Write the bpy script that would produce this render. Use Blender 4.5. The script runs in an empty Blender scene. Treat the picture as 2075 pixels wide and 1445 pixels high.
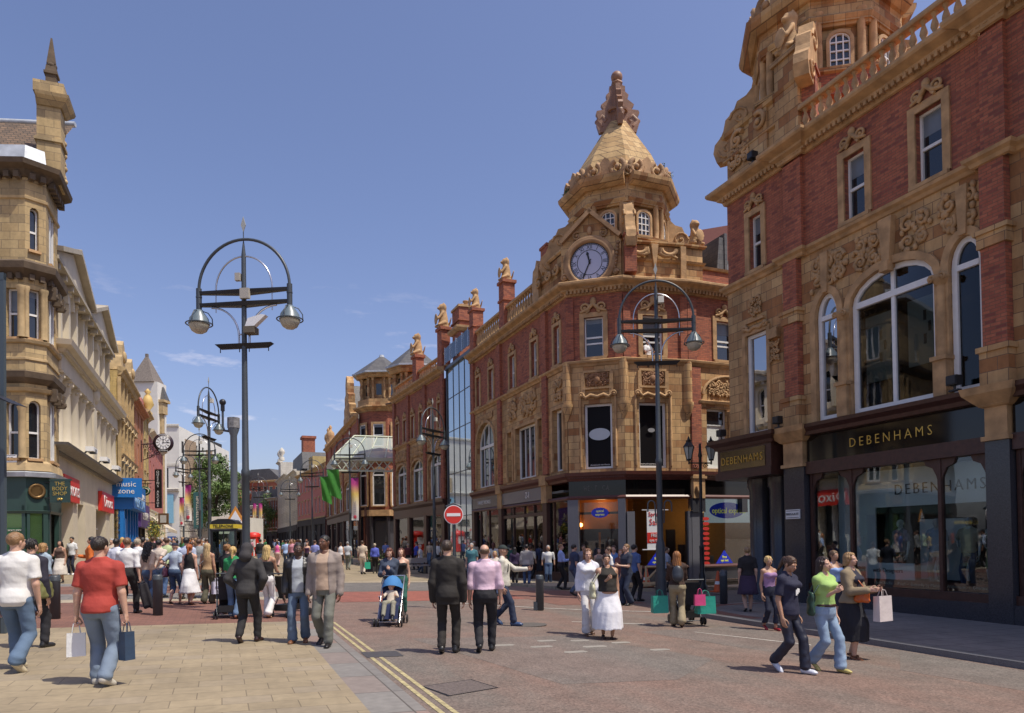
import bpy, math, random
import numpy as np
from mathutils import Vector, Matrix
from mathutils.geometry import tessellate_polygon
R = math.radians
C = bpy.context.scene.collection
scene = bpy.context.scene
# ------------------------------------------------------------------ camera
CZ = 1.79
F_PX, CX, PY0 = 1450.0, 1037.5, 1073.0
ROLL, PITCH = R(0.85), R(0.9)
cam_data = bpy.data.cameras.new('camera')
cam = bpy.data.objects.new('camera', cam_data)
C.objects.link(cam)
cam_data.sensor_width = 36.0
cam_data.lens = 36.0 * F_PX / 2075.0
cam_data.shift_y = (PY0 - 722.5) / 2075.0
cam_data.clip_start = 0.1
cam_data.clip_end = 6000
cam.matrix_world = Matrix.Translation((0, 0, CZ)) @ Matrix.Rotation(R(90) + PITCH, 4, 'X') @ Matrix.Rotation(-ROLL, 4, 'Z')
scene.camera = cam
# ------------------------------------------------------------------ sun and sky
KX, KY = 0.45, 0.24                       # ground shadow of a 1 m post is (-KX, +KY)
to_sun = Vector((KX, -KY, 1.0)).normalized()
SUN_EL = math.asin(to_sun.z)
world = bpy.data.worlds.new('World')
scene.world = world
world.use_nodes = True
wt = world.node_tree
for n in list(wt.nodes):
 wt.nodes.remove(n)
w_out = wt.nodes.new('ShaderNodeOutputWorld')
w_bg = wt.nodes.new('ShaderNodeBackground')
w_sky = wt.nodes.new('ShaderNodeTexSky')
w_sky.sky_type = 'NISHITA'
w_sky.sun_disc = False
w_sky.sun_elevation = SUN_EL
w_sky.sun_rotation = math.atan2(to_sun.x, to_sun.y)
w_sky.air_density = 1.0
w_sky.dust_density = 2.0
w_sky.ozone_density = 3.0
w_bg.inputs['Strength'].default_value = 0.15
# faint high clouds low over the street, made of noise in sky directions
w_geo = wt.nodes.new('ShaderNodeTexCoord')
w_map = wt.nodes.new('ShaderNodeMapping')
w_map.inputs['Scale'].default_value = (7.0, 7.0, 26.0)
w_noise = wt.nodes.new('ShaderNodeTexNoise')
w_noise.inputs['Scale'].default_value = 1.25
w_noise.inputs['Detail'].default_value = 7
w_noise.inputs['Roughness'].default_value = 0.6
w_ramp = wt.nodes.new('ShaderNodeValToRGB')
w_ramp.color_ramp.elements[0].position = 0.60
w_ramp.color_ramp.elements[1].position = 0.82
w_sep = wt.nodes.new('ShaderNodeSeparateXYZ')
w_low = wt.nodes.new('ShaderNodeMapRange')
w_low.inputs['From Min'].default_value = 0.36
w_low.inputs['From Max'].default_value = 0.16
w_mul = wt.nodes.new('ShaderNodeMath'); w_mul.operation = 'MULTIPLY'
w_mul2 = wt.nodes.new('ShaderNodeMath'); w_mul2.operation = 'MULTIPLY'; w_mul2.inputs[1].default_value = 0.55
w_mix = wt.nodes.new('ShaderNodeMixRGB')
w_mix.inputs['Color2'].default_value = (11.0, 9.6, 8.8, 1)
L = wt.links.new
L(w_geo.outputs['Generated'], w_map.inputs['Vector'])
L(w_map.outputs['Vector'], w_noise.inputs['Vector'])
L(w_noise.outputs['Fac'], w_ramp.inputs['Fac'])
L(w_geo.outputs['Generated'], w_sep.inputs[0])
L(w_sep.outputs['Z'], w_low.inputs['Value'])
L(w_ramp.outputs['Color'], w_mul.inputs[0]); L(w_low.outputs[0], w_mul.inputs[1])
L(w_mul.outputs[0], w_mul2.inputs[0])
w_tint = wt.nodes.new('ShaderNodeMixRGB'); w_tint.blend_type = 'MULTIPLY'
w_tint.inputs['Fac'].default_value = 1.0
w_tint.inputs['Color2'].default_value = (1.07, 0.965, 1.07, 1)
L(w_sky.outputs[0], w_tint.inputs['Color1'])
L(w_mul2.outputs[0], w_mix.inputs['Fac'])
L(w_tint.outputs[0], w_mix.inputs['Color1'])
L(w_mix.outputs[0], w_bg.inputs['Color'])
L(w_bg.outputs[0], w_out.inputs['Surface'])
sun_data = bpy.data.lights.new('sun', 'SUN')
sun_data.energy = 4.6
sun_data.angle = R(0.53)
sun_data.color = (1.0, 0.93, 0.80)
sun = bpy.data.objects.new('sun', sun_data)
C.objects.link(sun)
sun.rotation_euler = (-to_sun).to_track_quat('-Z', 'Y').to_euler()
sun.location = (20, -10, 60)
scene.view_settings.view_transform = 'Standard'
scene.view_settings.look = 'None'
scene.view_settings.exposure = 0.0
scene.view_settings.gamma = 1.0
scene.cycles.max_bounces = 6
scene.cycles.transparent_max_bounces = 8
random.seed(11)
# ------------------------------------------------------------------ street frame: S runs along the street away from us, N points to its right
S = Vector((-0.3773, 0.9261, 0.0))
N = Vector((0.9261, 0.3773, 0.0))
ANG_R = math.atan2(-S.y, -S.x)            # frame of right-hand fronts: x = -S, y = N
ANG_L = math.atan2(S.y, S.x)              # frame of left-hand fronts:  x = +S, y = -N
ANG_X = math.atan2(N.y, N.x)              # frame of fronts facing us:  x = N,  y = S
def sn(s, n, z=0.0):
 return Vector((S.x * s + N.x * n, S.y * s + N.y * n, z))
def gz(x, y):
 return -0.029 * max(-45.0, min(45.0, x)) - 0.0024 * max(-20.0, min(200.0, y))
def on(x, y):
 return Vector((x, y, gz(x, y)))
SPLIT = set('junction_box rod string_course turret_band cornice poster_mark stall_riser display_wall brick_pilaster pilaster_base window_column carved_frieze keystone drum_scroll parapet_pedestal corbel_shaft window_hood shopfront_pier pier_capital shop_door picture column carved_bracket entablature shop_window shop_frame blue_pillar finial turret_window urn balustrade_post stone_trim brick_panel display_board room_lining parapet_block carved_panel granite_pier raking_cornice banner_hook stripe windscreen ceiling_lamp gable_scroll'.split())
# ------------------------------------------------------------------ mesh builder
class MB:
 def __init__(self):
  self.v = []; self.f = []; self.mi = []; self.sm = []; self.cur = 0
 def add(self, vs, fs, smooth=False):
  b = len(self.v)
  self.v.extend([tuple(p) for p in vs])
  for f in fs:
   self.f.append([b + i for i in f]); self.mi.append(self.cur); self.sm.append(smooth)
  return self
 def box(self, x0, x1, y0, y1, z0, z1):
  vs = [(x0,y0,z0),(x1,y0,z0),(x1,y1,z0),(x0,y1,z0),(x0,y0,z1),(x1,y0,z1),(x1,y1,z1),(x0,y1,z1)]
  return self.add(vs, [(0,3,2,1),(4,5,6,7),(0,1,5,4),(1,2,6,5),(2,3,7,6),(3,0,4,7)])
 def obox(self, c, ax, ay, az, hx, hy, hz):
  c = Vector(c); ax = Vector(ax).normalized()*hx; ay = Vector(ay).normalized()*hy; az = Vector(az).normalized()*hz
  vs = [c+sx*ax+sy*ay+sz*az for sz in (-1,1) for sx, sy in ((-1,-1),(1,-1),(1,1),(-1,1))]
  return self.add(vs, [(0,3,2,1),(4,5,6,7),(0,1,5,4),(1,2,6,5),(2,3,7,6),(3,0,4,7)])
 def prism(self, poly, y0, y1, plane='xz', smooth=False):
  """poly in the named plane, extruded along the third axis from y0 to y1"""
  n = len(poly)
  def P(a, b, c):
   return (a, c, b) if plane == 'xz' else ((a, b, c) if plane == 'xy' else (c, a, b))
  vs = [P(a, b, y0) for a, b in poly] + [P(a, b, y1) for a, b in poly]
  tris = tessellate_polygon([[Vector((a, b, 0)) for a, b in poly]])
  self.add(vs, [t[::-1] for t in tris] + [[i + n for i in t] for t in tris])
  b = len(self.v) - 2 * n
  for i in range(n):
   j = (i + 1) % n
   self.f.append([b+i, b+j, b+n+j, b+n+i]); self.mi.append(self.cur); self.sm.append(smooth)
  return self
 def frus(self, c, r0, r1, z0, z1, n=8, rot=None, sq=(1, 1), smooth=False):
  rot = math.pi / n if rot is None else rot
  vs = []
  for r, z in ((r0, z0), (r1, z1)):
   for i in range(n):
    a = rot + 2 * math.pi * i / n
    vs.append((c[0] + r * sq[0] * math.cos(a), c[1] + r * sq[1] * math.sin(a), z))
  fs = [(i, (i+1) % n, n + (i+1) % n, n + i) for i in range(n)]
  self.add(vs, fs, smooth)
  return self.add(vs, [tuple(range(n))[::-1], tuple(range(n, 2*n))])
 def lathe(self, prof, c=(0, 0, 0), n=16, smooth=True, axis='z'):
  vs = []
  for r, z in prof:
   for i in range(n):
    a = 2 * math.pi * i / n
    x, y = r * math.cos(a), r * math.sin(a)
    if axis == 'z': vs.append((c[0]+x, c[1]+y, c[2]+z))
    elif axis == 'y': vs.append((c[0]+x, c[1]+z, c[2]+y))
    else: vs.append((c[0]+z, c[1]+x, c[2]+y))
  m = len(prof); fs = []
  for k in range(m-1):
   for i in range(n):
    j = (i+1) % n
    fs.append((k*n+i, k*n+j, (k+1)*n+j, (k+1)*n+i))
  self.add(vs, fs, smooth)
  self.add(vs[:n], [tuple(range(n))[::-1]]); self.add(vs[-n:], [tuple(range(n))])
  return self
 def tube(self, pts, r, n=8, smooth=True, closed=False):
  pts = [Vector(p) for p in pts]; m = len(pts)
  rs = r if isinstance(r, (list, tuple)) else [r]*m
  vs = []; up = Vector((0, 0, 1)); prev = None
  for i, p in enumerate(pts):
   t = (pts[(i+1) % m] - pts[i-1]) if closed else (pts[min(i+1, m-1)] - pts[max(i-1, 0)])
   t = t.normalized() if t.length > 1e-9 else Vector((0, 0, 1))
   if prev is None:
    a = t.cross(up)
    if a.length < 1e-3: a = t.cross(Vector((1, 0, 0)))
    a.normalize()
   else:
    a = prev - t * prev.dot(t); a.normalize()
   prev = a; b = t.cross(a)
   for k in range(n):
    w = 2*math.pi*k/n
    vs.append(p + (a*math.cos(w) + b*math.sin(w))*rs[i])
  fs = []
  for i in range(m if closed else m-1):
   for k in range(n):
    j = (k+1) % n; i2 = (i+1) % m
    fs.append((i*n+k, i*n+j, i2*n+j, i2*n+k))
  self.add(vs, fs, smooth)
  if not closed:
   self.add(vs[:n], [tuple(range(n))[::-1]]); self.add(vs[-n:], [tuple(range(n))])
  return self
 def ball(self, c, rx, ry=None, rz=None, n=12, m=8, smooth=True):
  ry = rx if ry is None else ry; rz = rx if rz is None else rz
  vs = [(c[0], c[1], c[2]-rz)]
  for k in range(1, m):
   a = -math.pi/2 + math.pi*k/m
   for i in range(n):
    w = 2*math.pi*i/n
    vs.append((c[0]+rx*math.cos(a)*math.cos(w), c[1]+ry*math.cos(a)*math.sin(w), c[2]+rz*math.sin(a)))
  vs.append((c[0], c[1], c[2]+rz)); fs = []
  for i in range(n):
   fs.append((0, 1+(i+1) % n, 1+i)); fs.append((len(vs)-1, 1+(m-2)*n+i, 1+(m-2)*n+(i+1) % n))
  for k in range(m-2):
   for i in range(n):
    j = (i+1) % n
    fs.append((1+k*n+i, 1+k*n+j, 1+(k+1)*n+j, 1+(k+1)*n+i))
  return self.add(vs, fs, smooth)
 def sheet(self, outer, holes, y, reveal):
  """wall front in the xz plane at y with openings; each opening has reveal-deep jambs"""
  loops = [outer] + holes
  pts = [p for l in loops for p in l]
  tris = tessellate_polygon([[Vector((a, b, 0)) for a, b in l] for l in loops])
  fixed = []
  for t in tris:
   a, b, c = (pts[i] for i in t)
   area = (b[0]-a[0])*(c[1]-a[1]) - (c[0]-a[0])*(b[1]-a[1])
   if abs(area) < 1e-10: continue
   fixed.append(t if area > 0 else t[::-1])
  self.add([(a, y, b) for a, b in pts], fixed)
  for l in holes:
   n = len(l)
   vs = [(a, y, b) for a, b in l] + [(a, y+reveal, b) for a, b in l]
   self.add(vs, [(i, (i+1) % n, n+(i+1) % n, n+i) for i in range(n)])
  return self
 def profile(self, prof, path, z0=0.0):
  """sweep profile [(out, z)] along a plan path [(x, y)], out = to the right of travel; mitred"""
  m = len(path); k = len(prof); offs = []
  for i in range(m):
   d0 = Vector((path[i][0]-path[i-1][0], path[i][1]-path[i-1][1])).normalized() if i > 0 else None
   d1 = Vector((path[i+1][0]-path[i][0], path[i+1][1]-path[i][1])).normalized() if i < m-1 else None
   if d0 is None: d0 = d1
   if d1 is None: d1 = d0
   n0 = Vector((d0.y, -d0.x)); n1 = Vector((d1.y, -d1.x))
   b = (n0+n1)
   b = b / max(1e-6, b.length_squared) * 2 if b.length > 1e-6 else n0
   offs.append(b)
  vs = []
  for i in range(m):
   for o, z in prof:
    vs.append((path[i][0]+offs[i].x*o, path[i][1]+offs[i].y*o, z0+z))
  fs = []
  for i in range(m-1):
   for j in range(k):
    j2 = (j+1) % k
    fs.append((i*k+j, i*k+j2, (i+1)*k+j2, (i+1)*k+j))
  fs.append(tuple(range(k))); fs.append(tuple(range((m-1)*k, m*k))[::-1])
  return self.add(vs, fs)
 def scroll(self, cx, cz, r, y, turns=1.6, sgn=1, a0=0.0, thick=None, n=16):
  thick = thick or r*0.2
  pts = []; rs = []
  for i in range(n+1):
   t = i/n; rr = r*(1-0.85*t); a = a0 + sgn*t*turns*2*math.pi
   pts.append((cx+rr*math.cos(a), y, cz+rr*math.sin(a))); rs.append(thick*(1-0.4*t))
  self.tube(pts, rs, 5)
  return self.ball((cx, y-thick*0.3, cz), thick*1.1, n=8, m=5)
 def build(self, name, mats, parent=None, xf=None):
  if name in SPLIT:
   gs = self.clusters()
   if len(gs) > 1:
    os_ = []
    for fi in gs:
     m = MB(); use = sorted({i for k in fi for i in self.f[k]}); mp = {i: j for j, i in enumerate(use)}
     m.v = [self.v[i] for i in use]; m.f = [[mp[i] for i in self.f[k]] for k in fi]; m.mi = [self.mi[k] for k in fi]; m.sm = [self.sm[k] for k in fi]
     os_.append(m.build_one(name, mats, parent, xf))
    return os_[0]
  return self.build_one(name, mats, parent, xf)
 def clusters(self):
  """faces grouped into pieces that touch"""
  P = {}
  def fd(a):
   while P.setdefault(a, a) != a: P[a] = P[P[a]]; a = P[a]
   return a
  for f in self.f:
   for i in f[1:]: P[fd(i)] = fd(f[0])
  V = np.array(self.v); cs = {}
  for k, f in enumerate(self.f): cs.setdefault(fd(f[0]), []).append(k)
  bb = [[V[list({i for k in fi for i in self.f[k]})].min(0)-.02, V[list({i for k in fi for i in self.f[k]})].max(0)+.02, fi] for fi in cs.values()]
  ch = True
  while ch:
   ch = False; out = []
   for b in bb:
    for o in out:
     if (b[0] <= o[1]).all() and (o[0] <= b[1]).all(): o[0] = np.minimum(o[0], b[0]); o[1] = np.maximum(o[1], b[1]); o[2] += b[2]; ch = True; break
    else: out.append(b)
   bb = out
  return [b[2] for b in bb]
 def build_one(self, name, mats, parent=None, xf=None):
  me = bpy.data.meshes.new(name)
  me.from_pydata(self.v, [], self.f)
  mats = mats if isinstance(mats, (list, tuple)) else [mats]
  for m in mats: me.materials.append(m)
  me.polygons.foreach_set('use_smooth', self.sm)
  if len(mats) > 1: me.polygons.foreach_set('material_index', self.mi)
  me.update()
  o = bpy.data.objects.new(name, me)
  C.objects.link(o)
  if parent is not None: o.parent = parent
  if xf is not None:
   o.location = xf[:3]; o.rotation_euler = (0, 0, xf[3])
  return o
def tag(o, label=None, cat=None, group=None, kind=None):
 if label: o['label'] = label
 if cat: o['category'] = cat
 if group: o['group'] = group
 if kind: o['kind'] = kind
 return o
def thing(name, label, cat, loc=(0, 0, 0), rz=0.0, group=None):
 o = bpy.data.objects.new(name, None)
 o.empty_display_size = 0.3
 C.objects.link(o); o.location = loc; o.rotation_euler = (0, 0, rz)
 return tag(o, label, cat, group)
def dup(src, loc, rz, label, group=None, scale=None):
 kids = {}
 for o in bpy.data.objects:
  if o.parent is not None: kids.setdefault(o.parent.name, []).append(o)
 def cp(o, par):
  c = o.copy(); C.objects.link(c); c.parent = par
  for k in kids.get(o.name, []): cp(k, c)
  return c
 r = cp(src, None)
 r.location = loc; r.rotation_euler = (0, 0, rz)
 if scale: r.scale = (scale,)*3
 return tag(r, label, None, group)
def text(name, s, size, m, parent, loc, rot=(R(90), 0, 0), ext=0.008, sx=1.0, align='CENTER', space=1.0, thin=False):
 cu = bpy.data.curves.new(name, 'FONT'); cu.body = s; cu.size = size; cu.extrude = ext
 cu.align_x = align; cu.align_y = 'CENTER'; cu.space_character = space; cu.resolution_u = 2; cu.offset = -0.014*size if thin else 0
 t = bpy.data.objects.new('tmp_text', cu); C.objects.link(t)
 dg = bpy.context.evaluated_depsgraph_get()
 me = bpy.data.meshes.new_from_object(t.evaluated_get(dg))
 bpy.data.objects.remove(t); me.materials.clear(); me.materials.append(m)
 o = bpy.data.objects.new(name, me); C.objects.link(o)
 o.parent = parent; o.location = loc; o.rotation_euler = rot; o.scale = (sx, 1, 1)
 return o
# ------------------------------------------------------------------ materials
def new_mat(name):
 m = bpy.data.materials.new(name); m.use_nodes = True
 nt = m.node_tree
 return m, nt, nt.nodes['Principled BSDF']
def mat(name, col, rough=0.6, metal=0.0, noise=0.0, nscale=6.0, bump=0.0, bscale=40.0, spec=0.5, emit=None, es=0.0):
 m, nt, p = new_mat(name)
 p.inputs['Base Color'].default_value = (*col, 1)
 p.inputs['Roughness'].default_value = rough
 p.inputs['Metallic'].default_value = metal
 p.inputs['Specular IOR Level'].default_value = spec
 if emit:
  p.inputs['Emission Color'].default_value = (*emit, 1); p.inputs['Emission Strength'].default_value = es
 tc = nt.nodes.new('ShaderNodeTexCoord')
 if noise > 0:
  nz = nt.nodes.new('ShaderNodeTexNoise'); nz.inputs['Scale'].default_value = nscale; nz.inputs['Detail'].default_value = 5
  nt.links.new(tc.outputs['Object'], nz.inputs['Vector'])
  mr = nt.nodes.new('ShaderNodeMapRange'); mr.inputs['From Min'].default_value = 0.25; mr.inputs['From Max'].default_value = 0.75
  mr.inputs['To Min'].default_value = 1-noise; mr.inputs['To Max'].default_value = 1+noise
  nt.links.new(nz.outputs['Fac'], mr.inputs['Value'])
  mx = nt.nodes.new('ShaderNodeVectorMath'); mx.operation = 'MULTIPLY'; mx.inputs[0].default_value = col
  nt.links.new(mr.outputs[0], mx.inputs[1]); nt.links.new(mx.outputs[0], p.inputs['Base Color'])
 if bump > 0:
  nb = nt.nodes.new('ShaderNodeTexNoise'); nb.inputs['Scale'].default_value = bscale; nb.inputs['Detail'].default_value = 3
  nt.links.new(tc.outputs['Object'], nb.inputs['Vector'])
  b = nt.nodes.new('ShaderNodeBump'); b.inputs['Strength'].default_value = bump; b.inputs['Distance'].default_value = 0.02
  nt.links.new(nb.outputs['Fac'], b.inputs['Height']); nt.links.new(b.outputs[0], p.inputs['Normal'])
 return m
def masonry(name, c1, c2, mortar, bw, bh, mw, rough=0.85, var=0.22, dirt=0.25, plan=False, off=0.5, bump=0.3, bias=0.0, c3=None, streak=True):
 m, nt, p = new_mat(name); N_, K = nt.nodes, nt.links.new
 tc = N_.new('ShaderNodeTexCoord')
 sep = N_.new('ShaderNodeSeparateXYZ'); K(tc.outputs['Object'], sep.inputs[0])
 comb = N_.new('ShaderNodeCombineXYZ')
 if plan:
  K(sep.outputs['X'], comb.inputs['X']); K(sep.outputs['Y'], comb.inputs['Y'])
 else:
  ad = N_.new('ShaderNodeMath'); ad.operation = 'ADD'
  K(sep.outputs['X'], ad.inputs[0]); K(sep.outputs['Y'], ad.inputs[1])
  K(ad.outputs[0], comb.inputs['X']); K(sep.outputs['Z'], comb.inputs['Y'])
 br = N_.new('ShaderNodeTexBrick')
 br.inputs['Scale'].default_value = 1.0; br.inputs['Brick Width'].default_value = bw; br.inputs['Row Height'].default_value = bh
 br.inputs['Mortar Size'].default_value = mw; br.inputs['Mortar Smooth'].default_value = 0.3
 br.inputs['Color1'].default_value = (*c1, 1); br.inputs['Color2'].default_value = (*c2, 1); br.inputs['Mortar'].default_value = (*mortar, 1)
 br.inputs['Bias'].default_value = bias; br.offset = off
 K(comb.outputs[0], br.inputs['Vector'])
 n1 = N_.new('ShaderNodeTexNoise'); n1.inputs['Scale'].default_value = 0.55; n1.inputs['Detail'].default_value = 6; n1.inputs['Roughness'].default_value = 0.65
 n2 = N_.new('ShaderNodeTexNoise'); n2.inputs['Scale'].default_value = 9.0; n2.inputs['Detail'].default_value = 5
 K(tc.outputs['Object'], n2.inputs['Vector'])
 if streak and not plan:                       # weathering runs down the wall
  mp = N_.new('ShaderNodeMapping'); mp.inputs['Scale'].default_value = (2.4, 2.4, 0.5)
  K(tc.outputs['Object'], mp.inputs['Vector']); K(mp.outputs[0], n1.inputs['Vector'])
 else:
  K(tc.outputs['Object'], n1.inputs['Vector'])
 a = N_.new('ShaderNodeMapRange'); a.inputs['From Min'].default_value = 0.3; a.inputs['From Max'].default_value = 0.7
 a.inputs['To Min'].default_value = 1-dirt; a.inputs['To Max'].default_value = 1+dirt*0.6; K(n1.outputs['Fac'], a.inputs['Value'])
 b = N_.new('ShaderNodeMapRange'); b.inputs['From Min'].default_value = 0.3; b.inputs['From Max'].default_value = 0.7
 b.inputs['To Min'].default_value = 1-var*0.5; b.inputs['To Max'].default_value = 1+var*0.5; K(n2.outputs['Fac'], b.inputs['Value'])
 mu = N_.new('ShaderNodeMath'); mu.operation = 'MULTIPLY'; K(a.outputs[0], mu.inputs[0]); K(b.outputs[0], mu.inputs[1])
 src = br.outputs['Color']
 if c3 is not None:
  wn = N_.new('ShaderNodeTexBrick')
  wn.inputs['Scale'].default_value = 1.0; wn.inputs['Brick Width'].default_value = bw; wn.inputs['Row Height'].default_value = bh
  wn.inputs['Mortar Size'].default_value = 0.0; wn.offset = off
  wn.inputs['Color1'].default_value = (0, 0, 0, 1); wn.inputs['Color2'].default_value = (1, 1, 1, 1)
  of = N_.new('ShaderNodeVectorMath'); of.operation = 'ADD'; of.inputs[1].default_value = (bw*38, bh*52, 0)
  K(comb.outputs[0], of.inputs[0]); K(of.outputs[0], wn.inputs['Vector'])
  st = N_.new('ShaderNodeMapRange'); st.inputs['From Min'].default_value = 0.66; st.inputs['From Max'].default_value = 0.92; K(wn.outputs['Color'], st.inputs['Value'])
  mm = N_.new('ShaderNodeMixRGB'); mm.inputs['Color2'].default_value = (*c3, 1)
  inv = N_.new('ShaderNodeMath'); inv.operation = 'SUBTRACT'; inv.inputs[0].default_value = 1.0; K(br.outputs['Fac'], inv.inputs[1])
  f2 = N_.new('ShaderNodeMath'); f2.operation = 'MULTIPLY'; K(st.outputs[0], f2.inputs[0]); K(inv.outputs[0], f2.inputs[1])
  K(f2.outputs[0], mm.inputs['Fac']); K(br.outputs['Color'], mm.inputs['Color1']); src = mm.outputs[0]
 vm = N_.new('ShaderNodeVectorMath'); vm.operation = 'MULTIPLY'; K(src, vm.inputs[0]); K(mu.outputs[0], vm.inputs[1])
 K(vm.outputs[0], p.inputs['Base Color'])
 p.inputs['Roughness'].default_value = rough
 bp = N_.new('ShaderNodeBump'); bp.inputs['Strength'].default_value = bump; bp.inputs['Distance'].default_value = 0.01
 h = N_.new('ShaderNodeMath'); h.operation = 'MULTIPLY_ADD'; h.inputs[1].default_value = -1.0; K(br.outputs['Fac'], h.inputs[0]); K(n2.outputs['Fac'], h.inputs[2])
 K(h.outputs[0], bp.inputs['Height']); K(bp.outputs[0], p.inputs['Normal'])
 return m
def glass(name, tint=(0.8, 0.85, 0.85), clear=0.8, gc=0.95):
 m, nt, p = new_mat(name); N_, K = nt.nodes, nt.links.new
 tr = N_.new('ShaderNodeBsdfTransparent'); tr.inputs['Color'].default_value = (*tint, 1)
 gl = N_.new('ShaderNodeBsdfGlossy'); gl.inputs['Roughness'].default_value = 0.015; gl.inputs['Color'].default_value = (gc, gc, gc*1.04, 1)
 fr = N_.new('ShaderNodeFresnel'); fr.inputs['IOR'].default_value = 1.42
 mr = N_.new('ShaderNodeMapRange'); mr.inputs['To Min'].default_value = (1-clear)*0.1; mr.inputs['To Max'].default_value = 1.0
 K(fr.outputs[0], mr.inputs['Value'])
 # slight waviness, as old panes have
 tc = N_.new('ShaderNodeTexCoord'); nz = N_.new('ShaderNodeTexNoise'); nz.inputs['Scale'].default_value = 1.1
 K(tc.outputs['Object'], nz.inputs['Vector']); b = N_.new('ShaderNodeBump'); b.inputs['Strength'].default_value = 0.012; b.inputs['Distance'].default_value = 0.1
 K(nz.outputs['Fac'], b.inputs['Height']); K(b.outputs[0], gl.inputs['Normal'])
 mx = N_.new('ShaderNodeMixShader'); K(mr.outputs[0], mx.inputs[0]); K(tr.outputs[0], mx.inputs[1]); K(gl.outputs[0], mx.inputs[2])
 K(mx.outputs[0], N_['Material Output'].inputs['Surface'])
 return m
def ramp_mat(name, stops, z0, z1, rough=0.6):
 """printed banner: colours change with height on the cloth"""
 m, nt, p = new_mat(name); N_, K = nt.nodes, nt.links.new
 tc = N_.new('ShaderNodeTexCoord'); sep = N_.new('ShaderNodeSeparateXYZ'); K(tc.outputs['Object'], sep.inputs[0])
 mr = N_.new('ShaderNodeMapRange'); mr.inputs['From Min'].default_value = z0; mr.inputs['From Max'].default_value = z1; K(sep.outputs['Z'], mr.inputs['Value'])
 r = N_.new('ShaderNodeValToRGB')
 while len(r.color_ramp.elements) < len(stops): r.color_ramp.elements.new(0.5)
 for e, (pos, c) in zip(r.color_ramp.elements, stops): e.position = pos; e.color = (*c, 1)
 K(mr.outputs[0], r.inputs['Fac']); K(r.outputs['Color'], p.inputs['Base Color']); p.inputs['Roughness'].default_value = rough
 return m
M = {}
M['brick'] = masonry('red_brick', (0.42, 0.135, 0.070), (0.33, 0.096, 0.053), (0.20, 0.095, 0.055), 0.235, 0.078, 0.010, c3=(0.22, 0.065, 0.045), dirt=0.22)
M['terra'] = masonry('terracotta_blocks', (0.56, 0.365, 0.17), (0.45, 0.265, 0.115), (0.17, 0.105, 0.06), 0.46, 0.30, 0.010, c3=(0.33, 0.15, 0.055), dirt=0.42, var=0.15)
M['terra_plain'] = mat('carved_terracotta', (0.43, 0.265, 0.125), 0.8, noise=0.36, nscale=3.0, bump=0.4, bscale=14)
M['terra_brown'] = mat('brown_glazed_terracotta', (0.21, 0.095, 0.055), 0.45, noise=0.25, nscale=5, bump=0.2, bscale=12)
M['roof_tile_tan'] = masonry('tan_roof_tiles', (0.52, 0.36, 0.17), (0.44, 0.29, 0.13), (0.17, 0.11, 0.06), 0.42, 0.33, 0.016, c3=(0.36, 0.22, 0.09))
M['yorkstone'] = masonry('yellow_sandstone_blocks', (0.50, 0.37, 0.185), (0.42, 0.30, 0.145), (0.20, 0.15, 0.09), 0.62, 0.33, 0.010, c3=(0.33, 0.245, 0.13), dirt=0.28, var=0.2)
M['york_plain'] = mat('dressed_sandstone', (0.44, 0.32, 0.165), 0.85, noise=0.28, nscale=2.5, bump=0.3, bscale=10)
M['york_dark'] = mat('sooty_sandstone', (0.105, 0.075, 0.048), 0.9, noise=0.35, nscale=2.5, bump=0.4, bscale=10)
M['cream'] = mat('cream_painted_stone', (0.60, 0.53, 0.40), 0.75, noise=0.10, nscale=1.3, bump=0.15, bscale=10)
M['cream_dark'] = mat('grey_cream_stone', (0.38, 0.335, 0.26), 0.8, noise=0.15, nscale=2)
M['ochre'] = masonry('ochre_stone', (0.50, 0.37, 0.15), (0.44, 0.32, 0.13), (0.25, 0.18, 0.08), 0.6, 0.32, 0.008)
M['orange_brick'] = masonry('orange_brick', (0.48, 0.19, 0.085), (0.40, 0.15, 0.065), (0.3, 0.16, 0.09), 0.235, 0.078, 0.008)
M['pink_render'] = mat('pink_render', (0.45, 0.16, 0.13), 0.8, noise=0.12)
M['white_render'] = mat('white_render', (0.68, 0.66, 0.60), 0.8, noise=0.08, nscale=0.8)
M['white_stone'] = masonry('portland_stone', (0.60, 0.57, 0.49), (0.54, 0.51, 0.44), (0.35, 0.32, 0.27), 0.9, 0.45, 0.012)
M['slate'] = masonry('grey_slate', (0.115, 0.11, 0.105), (0.085, 0.083, 0.085), (0.05, 0.05, 0.05), 0.35, 0.22, 0.012, rough=0.6)
M['brown_tile'] = masonry('brown_clay_tiles', (0.20, 0.13, 0.08), (0.12, 0.085, 0.06), (0.05, 0.04, 0.03), 0.30, 0.16, 0.02)
M['lead'] = mat('lead_flashing', (0.42, 0.45, 0.48), 0.5, 0.2, noise=0.25, nscale=3)
M['white_paint'] = mat('white_window_paint', (0.74, 0.74, 0.72), 0.45, noise=0.06)
M['dark_glass'] = mat('dark_window_glass', (0.012, 0.015, 0.02), 0.03, spec=0.9)
M['blue_glass'] = mat('sky_reflecting_glass', (0.10, 0.15, 0.18), 0.02, metal=0.75, spec=1.0)
M['black_panel'] = mat('black_window_panel', (0.006, 0.005, 0.006), 0.5, spec=0.15)
M['blind'] = mat('white_blind', (0.66, 0.68, 0.64), 0.7, noise=0.06, nscale=2, bump=0.25, bscale=3)
M['sky_glass'] = mat('pale_reflective_glazing', (0.46, 0.54, 0.57), 0.03, metal=0.8)
M['glass'] = glass('shop_window_glass')
M['old_glass'] = glass('grimy_upper_glass', (0.55, 0.6, 0.6), 0.8, 0.42)  # gloss colour lowered so that reflections in the upper panes look darker
M['glass_thin'] = glass('canopy_glass', (0.85, 0.92, 0.88), 0.9)
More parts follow.
